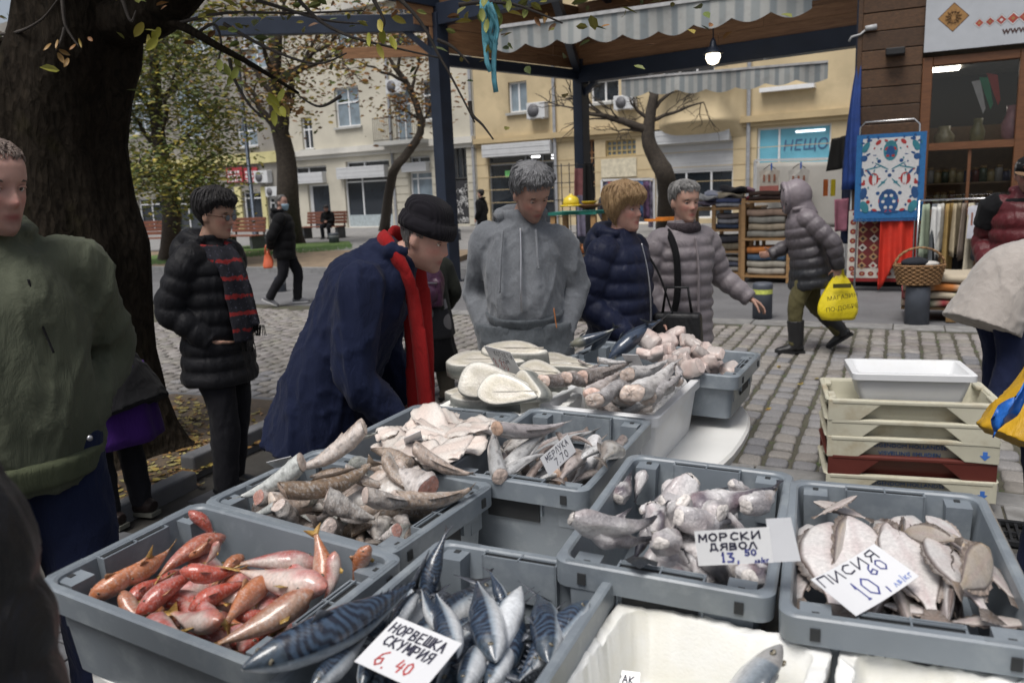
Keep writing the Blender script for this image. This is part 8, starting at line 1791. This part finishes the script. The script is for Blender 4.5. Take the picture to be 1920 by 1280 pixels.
p=Person('hunched woman seen from behind with a shiny plum backpack and long dark skirt',-.66,6.3,8,1.6,skin1,.009);p.spine(pel=(0,0,.85),waist=(0,.03,.98),chest=(0,.1,1.13),neck=(0,.2,1.25),head=(0,.25,1.23),pitch=-20,yaw=-20);p.arm(1,(.18,.13,1.17),(.25,.12,.93),(.2,.25,.8));p.arm(-1,(-.18,.13,1.17),(-.25,.12,.93),(-.18,.26,.85));p.leg(1,(.09,0,.8),(.1,.02,.45),(.13,-.03,.085),(.1,.12,0));p.leg(-1,(-.09,0,.8),(-.1,.02,.45),(-.1,.0,.085));p.finish();p.hair(hairmat('grey_hair',(.14,.135,.13)),.19,.1,.03,.025);p.eyes()
p.jacket(fabric('dark_green_wool',(.018,.02,.016)),.06,0,.98,.4,name='jacket');p.shoes(fabric('suede_boot',(.075,.065,.05),.9),.2);kt=NT('grey_knit');v=kt.coords(rnd_off=False);vo=kt.n('TexVoronoi',Scale=5.0);kt.l(v,vo.inputs['Vector']);kt=kt.fin(kt.mix(kt.math('LESS_THAN',vo.outputs[0],.33),(.02,.02,.023),(.19,.18,.18)),.95,kt.bump(kt.noise(v,120,2),.8,.004))
for nm,zz_,m in(('knit_tunic',((.9,.18),(.75,.205),(.58,.225),(.56,.21)),kt),('skirt',((.75,.18),(.5,.215),(.3,.26),(.285,.24)),blk)):
 b=MB();b.loft([[Vector((r_*math.cos(a)*(1+.05*math.sin(a*6)),r_*.8*math.sin(a)*(1+.06*math.sin(a*9)),z))*p.k for a in np.linspace(0,2*math.pi,54,endpoint=False)]for z,r_ in zz_]);p.obj(nm,b,m)
bp=thing('backpack','shiny plum coloured backpack worn by the hunched woman','backpack',p.t.location+Vector((-.02,-.06,1.06*p.k)),R(8));plum=fabric('plum_nylon',(.06,.018,.045),.35,spec=.5,sheen=0);b=MB();b.ball((0,-.09,-.02),(.165,.1,.2),20,14);b.box((0,-.1,-.08),(.27,.17,.2));me,_=remesh(b,.011,3,folds_fn(4,.008,12));me.materials.append(plum);o=bpy.data.objects.new('pack',me);COL.objects.link(o);o.parent=bp;b=MB();b.ball((0,-.18,-.08),(.11,.05,.085),16,10);b.build('front_pocket',plum,bp);b=MB();b.tube([(-.1,-.19,.0),(0,-.215,.012),(.1,-.19,.0)],.006,6);b.build('zip',metal_s,bp);b=MB();b.tube([(-.04,-.05,.17),(0,-.06,.22),(.04,-.05,.17)],.01,6);b.build('carry_loop',blk,bp)
p=Person('grey haired man in a grey zipped hoodie and sweatpants, hands in his pockets',.07,3.86,176,1.8,(.41,.24,.185));p.spine(waist=(0,.03,1.1),chest=(0,.0,1.3),neck=(0,.0,1.46),head=(-.03,.045,1.485),yaw=-34,pitch=-31,roll=6,old=.7);p.arm(1,(.175,-.01,1.375),(.24,-.08,1.12),(.185,.04,.93),(-.35,.1,-.9),.3);p.arm(-1,(-.175,-.01,1.375),(-.245,-.08,1.13),(-.19,.04,.94),(.35,.1,-.9),.3);p.stand(.11);p.finish();p.eyes((.04,.035,.03))
p.jacket(greyf,-.07,0,.96,.8,amp=.017,hemr=(.19,.168),belly=.035,sl=.95,name='hoodie');p.trousers(greyd,.012,(.13,.11,.1,.085));b=MB();b.tube([p.S((0,0,.8)),p.S((0,0,.92)),p.S((0,.0,1.02))],[(.2,.17),(.212,.18),(.18,.16)],24);p.cloth('trouser_seat',b,greyd,.012,2,.012);p.shoes();p.hair(hairmat('salt_hair',(.1,.1,.105),(.3,.3,.31)),.19,.13,.06,.024,.01,6,rough=.006)
zipline(p,[(0,.13,1.43),(.0,.168,1.3),(.005,.207,1.15),(.005,.2,1.06)],metal_s,.008);zipline(p,[(-.07,.12,1.42),(-.075,.18,1.32),(-.08,.195,1.25)],greyf,.009,'drawcord');zipline(p,[(.08,.12,1.42),(.09,.185,1.3),(.1,.205,1.15)],greyf,.009,'drawcord');zipline(p,[(-.14,.19,1.07),(-.15,.185,.98)],M('zip_orange',(.4,.15,.05),.5),.005,'pocket_zip')
b=MB();b.tube([p.S((0,.0,1.0)),p.S((0,.01,1.05))],[(.19,.172),(.2,.186)],30);p.cloth('rib_hem',b,greyd,.012,1,.004)
p=Person('blonde woman in a dark navy puffer jacket with her mouth open, looking right',.60,4.35,-128,1.65,(.47,.27,.21));p.fem=True;p.spine(neck=(0,.0,1.45),head=(0,.035,1.49),yaw=4,pitch=-3,old=.8);p.arm(1,(.19,0,1.37),(.24,-.07,1.1),(.17,.14,.92),(-.3,.5,-.6));p.arm(-1,(-.19,0,1.37),(-.24,-.06,1.1),(-.2,.12,.92));p.stand(.09);p.finish();p.eyes((.15,.1,.06))
p.jacket(navyp,.2,.09,1.13,1.2,amp=.005,hemr=(.21,.18),belly=.02,name='puffer_jacket');p.trousers(jean);p.shoes();p.hair(hairmat('blonde_hair',(.34,.19,.08),(.56,.37,.19)),.15,.07,.0,.034,.004,5,rough=.006);zipline(p,[(0,.15,1.42),(-.0,.19,1.25),(0,.205,1.05),(0,.19,.8)],metal_s,.005)
p.strap('bag_strap',[(-.12,.06,1.43),(-.1,.2,1.25),(-.2,.24,1.0)],(.004,.012),blk);hb=thing('handbag','black leather handbag carried by the blonde woman','handbag',p.t.matrix_basis@Vector((-.22,.24,.72)),R(-112));b=MB();b.box((0,0,.1),(.1,.26,.24),taper=1.1);bevel(b.build('pouch',leath,hb),.02,3);b=MB();b.tube([(0,-.08,.22),(0,-.06,.36),(0,.06,.36),(0,.08,.22)],.008,8);b.build('handle',leath,hb)
p=Person('grey haired woman in a mauve grey quilted coat holding a blue bag',1.06,4.88,-158,1.66,(.42,.25,.19));p.fem=True;p.spine(neck=(0,.0,1.45),head=(0,.025,1.49),yaw=2,pitch=-4,old=1);p.arm(1,(.185,0,1.37),(.24,-.03,1.1),(.2,.1,.92),(-.1,.3,-.9),.9,(-1,0,0));p.arm(-1,(-.185,0,1.37),(-.31,.0,1.12),(-.42,.14,.98),(-.6,.4,-.45),.45,(.3,0,-1));p.stand(.085,.08);p.finish();p.eyes((.1,.09,.085))
p.jacket(greyp,.24,.075,1.05,0,amp=.003,hemr=(.205,.175),flare=1.02,name='quilted_coat');p.trousers(jean);p.shoes();p.hair(hairmat('grey_hair2',(.16,.155,.15),(.32,.31,.3)),.195,.14,.06,.012,.008,9)
b=MB();b.tube([p.S((.085*math.cos(a),.02+.085*math.sin(a),1.455))for a in np.linspace(0,6.283,20)],[(.035,.025)]*20,10);p.cloth('scarf',b,fabric('speckled_scarf',(.05,.04,.045),.9,var=.6,mott=90),.011,1,.004,16);b=MB();b.tube([p.S((0,0,1.4)),p.S((0,.005,1.47))],[(.105,.1),(.1,.095)],20);p.cloth('collar',b,greyp,.012,1,.003);p.strap('shoulder_strap',[(.13,-.05,1.43),(.14,.05,1.44),(.15,.16,1.3),(.17,.2,1.05),(.2,.16,.85)],(.006,.02),blk);zipline(p,[(-.0,.15,1.4),(-.0,.185,1.2),(0,.185,1.0),(0,.185,.75)],greyp,.01,'placket')
bagm=lambda nm,c:fabric(nm,c,.4,sheen=0,spec=.5,bump=.05)
def plasticbag(name,label,P,w_,h_,m,rz=0,seed=0,text=None,tcol=None):
 t=thing(name,label,'bag',P,rz);b=MB();n_=36;rings=[]
 for k in range(15):
  f=k/14;r_=(.1+.9*math.sin(min(1,f*1.25)*math.pi/2)**.8)if f<.85 else 1-(f-.85)*1.2
  rings.append([(w_/2*r_*math.cos(a)*(1+.05*math.sin(a*3+f*5+seed)),w_*.22*r_*math.sin(a)*(1+.12*math.sin(a*4+seed+f*3))+.02*math.sin(f*4),-h_*f+.012*math.sin(a*5+seed)*(1-f))for a in np.linspace(0,2*math.pi,n_,endpoint=False)])
 b.loft(rings);b.build('sack',m,t);b=MB()
 for s_ in(-1,1):b.tube([(s_*.03,0,-.04),(s_*.02,0,.06),(s_*.006,0,.1)],[(.018,.004),(.012,.004),(.008,.004)],8)
 b.build('handle',m,t)
 return t
wp=p.t.matrix_basis@p.S((.19,.13,.86));plasticbag('blue_bag','bright blue plastic bag hanging from the grey coated woman\'s hand',wp+Vector((.02,-.02,-.1)),.24,.3,bagm('bag_blue',(.01,.07,.42)),R(20),2)
p=Person('hooded woman in a grey to black padded coat walking left with a yellow bag',2.84,7.52,82,1.62,skin1,.009);p.fem=True;p.spine(waist=(0,.03,1.1),chest=(0,.07,1.28),neck=(0,.12,1.44),head=(0,.16,1.46),pitch=-6);p.arm(-1,(-.19,.06,1.37),(-.27,-.16,1.13),(-.25,-.22,.9),(0,0,-1),.9);p.arm(1,(.19,.06,1.37),(.25,.12,1.1),(.2,.34,1.0),(-.2,.9,0));p.leg(1,(.09,0,.92),(.1,-.08,.5),(.1,-.36,.17),(.02,.12,-.08));p.leg(-1,(-.09,0,.92),(-.1,.14,.5),(-.1,.14,.085));p.finish();p.eyes()
om=NT('ombre_puffer');v=om.coords(rnd_off=False);sx_=om.n('SeparateXYZ');om.l(v,sx_.inputs[0]);om=om.fin(om.ramp(om.math('ADD',sx_.outputs[2],om.math('MULTIPLY',om.noise(v,4),.12)),[(.0,(.013,.014,.017)),(.5,(.2,.17,.185))]),.5,om.bump(om.noise(om.coords((1,1,.4),False),16,5),.5,.012));rmp=[n for n in om.node_tree.nodes if n.type=='VALTORGB'][0].color_ramp;rmp.elements[0].position=0;rmp.elements[1].position=1
mr_=om.node_tree.nodes.new('ShaderNodeMapRange');mr_.inputs[1].default_value=.85;mr_.inputs[2].default_value=1.6;lk=[l for l in om.node_tree.links if l.to_node.type=='VALTORGB'][0];fs_=lk.from_socket;om.node_tree.links.remove(lk);om.node_tree.links.new(fs_,mr_.inputs[0]);om.node_tree.links.new(mr_.outputs[0],[n for n in om.node_tree.nodes if n.type=='VALTORGB'][0].inputs[0])
p.jacket(om,.26,.1,1.2,.6,amp=.007,hemr=(.2,.185),flare=1.05,name='padded_coat');b=MB();Th=p.headT;b.ball(Th@Vector((0,-.03,.13)),(.125,.14,.155),20,14,M=Th.to_3x3());b.tube([p.S((0,.06,1.38)),Th@Vector((0,-.05,.05))],[.13,.11],18);b.tube([Th@Vector((.1*math.cos(a),.075,.12+.13*math.sin(a)))for a in np.linspace(0,6.283,20)],.025,8);me=p.cloth('hood',b,om,.012,3,.006);fm=fabric('fur_trim',(.012,.011,.011),1,60,.9);b=MB();b.tube([Th@Vector((.1*math.cos(a),.08,.12+.13*math.sin(a)))for a in np.linspace(0,6.283,24)],.015,8);p.cloth('hood_trim',b,fm,.01,0,.012,60)
p.trousers(fabric('olive_trousers',(.085,.075,.035),.9),.008,(.1,.085,.07,.06));p.shoes(leath,.24,.05);P=p.t.matrix_basis@p.S((-.25,-.24,.86));yb=plasticbag('yellow_bag','yellow plastic bag with dark lettering carried by the hooded walker',P+Vector((0,0,-.03)),.36,.42,bagm('bag_yellow',(.6,.48,.01)),R(-6),1);bi=M('bag_ink',(.06,.055,.01),.5)
for k,s_ in enumerate(('МАГАЗИН','ПО-ДОБРЕ')):tx=text_mesh(s_,.055,bi,yb,'lettering',.001);tx.matrix_basis=Matrix.Translation((0,-.1-.006*k,-.2-.1*k))@Matrix.Rotation(R(90),4,'X')@Matrix.Rotation(R(8),4,'Z')
b=MB();b.box((0,-.08,-.1),(.16,.004,.04));b.build('dark_band',bi,yb)
p=Person('man in a peaked black cap and a red black padded jacket beside the clothes rail',3.72,5.75,140,1.74,(.33,.18,.14),.0075);p.spine(head=(0,.03,1.49),yaw=-8,pitch=-8,old=1);p.arm(1,(.2,0,1.38),(.27,-.05,1.12),(.2,.14,.98));p.arm(-1,(-.2,0,1.38),(-.27,-.05,1.12),(-.2,.14,.98));p.stand();p.finish();p.eyes((.12,.11,.1));p.jacket(fabric('red_puffer',(.075,.006,.009),.5,spec=.4),.12,.1,1.12,.5,name='padded_jacket');p.trousers(dkt);p.shoes();p.hair(hairmat('grey_hair',(.14,.135,.13)),.19,.12,.05,.006)
b=MB();k0_=p.sp;b.tube([p.S((0,0,1.36)),p.S((0,-.01,1.44))],[(.215,.15),(.15,.12)],24)
for sd in(1,-1):A=p.arms[sd];b.tube([A[0]+Vector((-sd*.06,0,.03)),A[0],A[0].lerp(A[1],.55)],[.1,.112,.104],14)
p.cloth('shoulder_yoke',b,blk,.012,2,.005);b=MB();A=np.linspace(0,2*math.pi,40,endpoint=False);b.loft([headpt(A,np.full(40,z),o)+np.array([0,0,dz])for z,o,dz in((.155,.006,0),(.155,.01,0),(.19,.012,.004),(.215,.014,.014),(.23,.01,.02),(.2345,.004,.022))]);cp_=p.obj('cap',b,blk,True);b=MB();V=[]
for s_ in(.0,.006):V+=[(.085*math.cos(a)*1.0,.075+.085*math.sin(a)*r_,.158-.02*r_*math.sin(a)-s_)for r_ in(.1,1.0)for a in np.linspace(0.05,math.pi-.05,14)]
F=[(i,i+1,15+i,14+i)for i in range(13)]+[(28+i,42+i,43+i,29+i)for i in range(13)]+[(14+i,15+i,43+i,42+i)for i in range(13)];b.add(V,F,0,True);b.build('peak',fabric('peak_tan',(.16,.1,.06)),cp_);b=MB();b.box((0,.1,.19),(.06,.004,.015));b.build('badge',M('badge_orange',(.5,.12,.02),.6),cp_)
p=Person('bending person in a beige fleece top and dark jeans at the right edge',3.1,5.0,-80,1.7,skin1,.01);p.spine(pel=(0,0,.92),waist=(0,.1,1.04),chest=(0,.3,1.08),neck=(0,.46,1.0),head=(0,.55,.93),pitch=-60);p.arm(1,(.2,.38,1.02),(.26,.46,.76),(.2,.62,.62));p.arm(-1,(-.2,.38,1.02),(-.26,.46,.76),(-.2,.62,.62));p.leg(1,(.09,0,.9),(.11,.03,.5),(.12,-.08,.085));p.leg(-1,(-.09,0,.9),(-.1,.1,.5),(-.1,.12,.085));p.finish();p.eyes();p.jacket(fabric('beige_fleece',(.33,.3,.275),1,120,.9,.3),.25,0,1.18,.0,amp=.01,hemr=(.215,.2),name='fleece_top');p.trousers(jean);p.shoes();p.hair(hairmat('dark_brown_hair',(.02,.014,.01)))
p=Person('bending person in a yellow jacket, cut off by the right edge',1.77,2.4,-84,1.68,skin1,.012);p.spine(pel=(0,0,.92),waist=(0,.1,1.02),chest=(0,.3,1.06),neck=(0,.46,1.0),head=(0,.55,.93),pitch=-60);p.arm(1,(.2,.38,1.02),(.26,.46,.76),(.2,.62,.62));p.arm(-1,(-.2,.38,1.02),(-.26,.46,.76),(-.2,.62,.62));p.stand();p.finish();p.eyes();p.jacket(fabric('yellow_oilskin',(.55,.31,.012),.45,sheen=0,spec=.5),.16,0,1.22,.4,amp=.01,name='oilskin_jacket',hemr=(.22,.19));p.trousers(jean);p.shoes();p.hair(hairmat('dark_brown_hair',(.02,.014,.01)))
blu=bagm('apron_blue',(.015,.12,.45));P=gy(1893,745,2.2);b=MB();q=random.Random(3);V=[]
for i in range(13):
 for j in range(5):f,g_=i/12,j/4;pt=gy(1862+f*95,778-f*95+g_*42*(1-.2*f),2.2+.02*math.sin(f*9+g_*4));V.append(pt-P+Vector((0,.012*math.sin(g_*6+f*11),0)))
b.add(V,[(5*i+j,5*i+5+j,5*i+6+j,5*i+1+j)for i in range(12)for j in range(4)],0,True);o=b.build('blue_plastic_sheet',blu);o.location=P;sm_=o.modifiers.new('s','SOLIDIFY');sm_.thickness=.004;tag(o,'blue plastic sheet over the yellow jacket at the right edge','plastic sheet')
p=Person('bald man in a black coat and blue face mask walking with his hands behind him',-3.5,12.55,-82,1.72,(.42,.25,.2),.012);p.spine(head=(0,.02,1.5),yaw=18,old=1);p.arm(1,(.2,0,1.38),(.27,-.14,1.12),(.1,-.2,.95),(-.8,-.2,-.4));p.arm(-1,(-.2,0,1.38),(-.27,-.14,1.12),(-.08,-.22,.93),(.8,-.2,-.4));p.leg(1,(.09,0,.92),(.1,-.05,.5),(.1,-.3,.14),(0,.12,-.06));p.leg(-1,(-.09,0,.92),(-.1,.16,.5),(-.1,.12,.085));p.finish();p.eyes((.1,.1,.1));p.jacket(blk,.2,.14,1.15,.7,amp=.005,vox=.016,name='coat');p.trousers(dkt);p.shoes(fabric('trainer_grey',(.14,.14,.15)),sole=M('sole_white',(.5,.5,.5),.7));p.hair(hairmat('grey_hair',(.14,.135,.13)),.22,.15,.06,.004)
A=np.linspace(R(15),R(165),16);b=MB();b.loft([headpt(A,np.full(16,z),o)for z,o in((.0,.006),(.03,.014),(.06,.018),(.085,.022),(.1,.012))],closed=False);p.obj('face_mask',b,fabric('mask_blue',(.3,.42,.5),.8),True);plasticbag('orange_bag','small orange and white plastic bag carried by the masked walker',p.t.matrix_basis@Vector((.06,-.26,.86)),.16,.26,bagm('bag_orange',(.5,.1,.04)),0,5)
P=bbn.location;p=Person('person in dark clothes sitting hunched on the far bench',P.x+.3,P.y-.1,172,1.7,skin1,.016,z=.09);p.spine(pel=(0,0,.53),waist=(0,.03,.68),chest=(0,.08,.86),neck=(0,.14,1.02),head=(0,.18,1.05),pitch=-20);p.arm(1,(.18,.1,.95),(.22,.16,.7),(.06,.34,.66));p.arm(-1,(-.18,.1,.95),(-.22,.16,.7),(-.06,.34,.66));p.leg(1,(.09,.04,.5),(.13,.46,.5),(.13,.44,.085));p.leg(-1,(-.09,.04,.5),(-.13,.46,.5),(-.13,.44,.085));p.finish();p.eyes();p.jacket(blk,.05,0,1.08,.4,vox=.018);p.trousers(dkt);p.shoes();p.hair(hairmat('black_hair',(.012,.01,.01)),.18,.13,.05,.02)
for x,y,D,hd,lab,jm in((903,400,24.0,60,'small figure in black far behind the grey hooded man',blk),(1141,400,20.0,200,'small figure in a dark coat by the scarf rack behind the blonde woman',fabric('dusk_coat',(.05,.05,.06)))):
 P=gy(x,y,D);p=Person(lab,P.x,P.y,hd,1.66,skin2,.016);p.spine();p.arm(1,(.19,0,1.38),(.24,-.03,1.1),(.22,.08,.88));p.arm(-1,(-.19,0,1.38),(-.24,-.03,1.1),(-.22,.08,.88));p.stand();p.finish();p.eyes();p.jacket(jm,.15,0,1.05,.4,vox=.018);p.trousers(dkt);p.shoes();p.hair(hairmat('black_hair',(.012,.01,.01))if x<1000 else hairmat('grey_hair',(.14,.135,.13)))
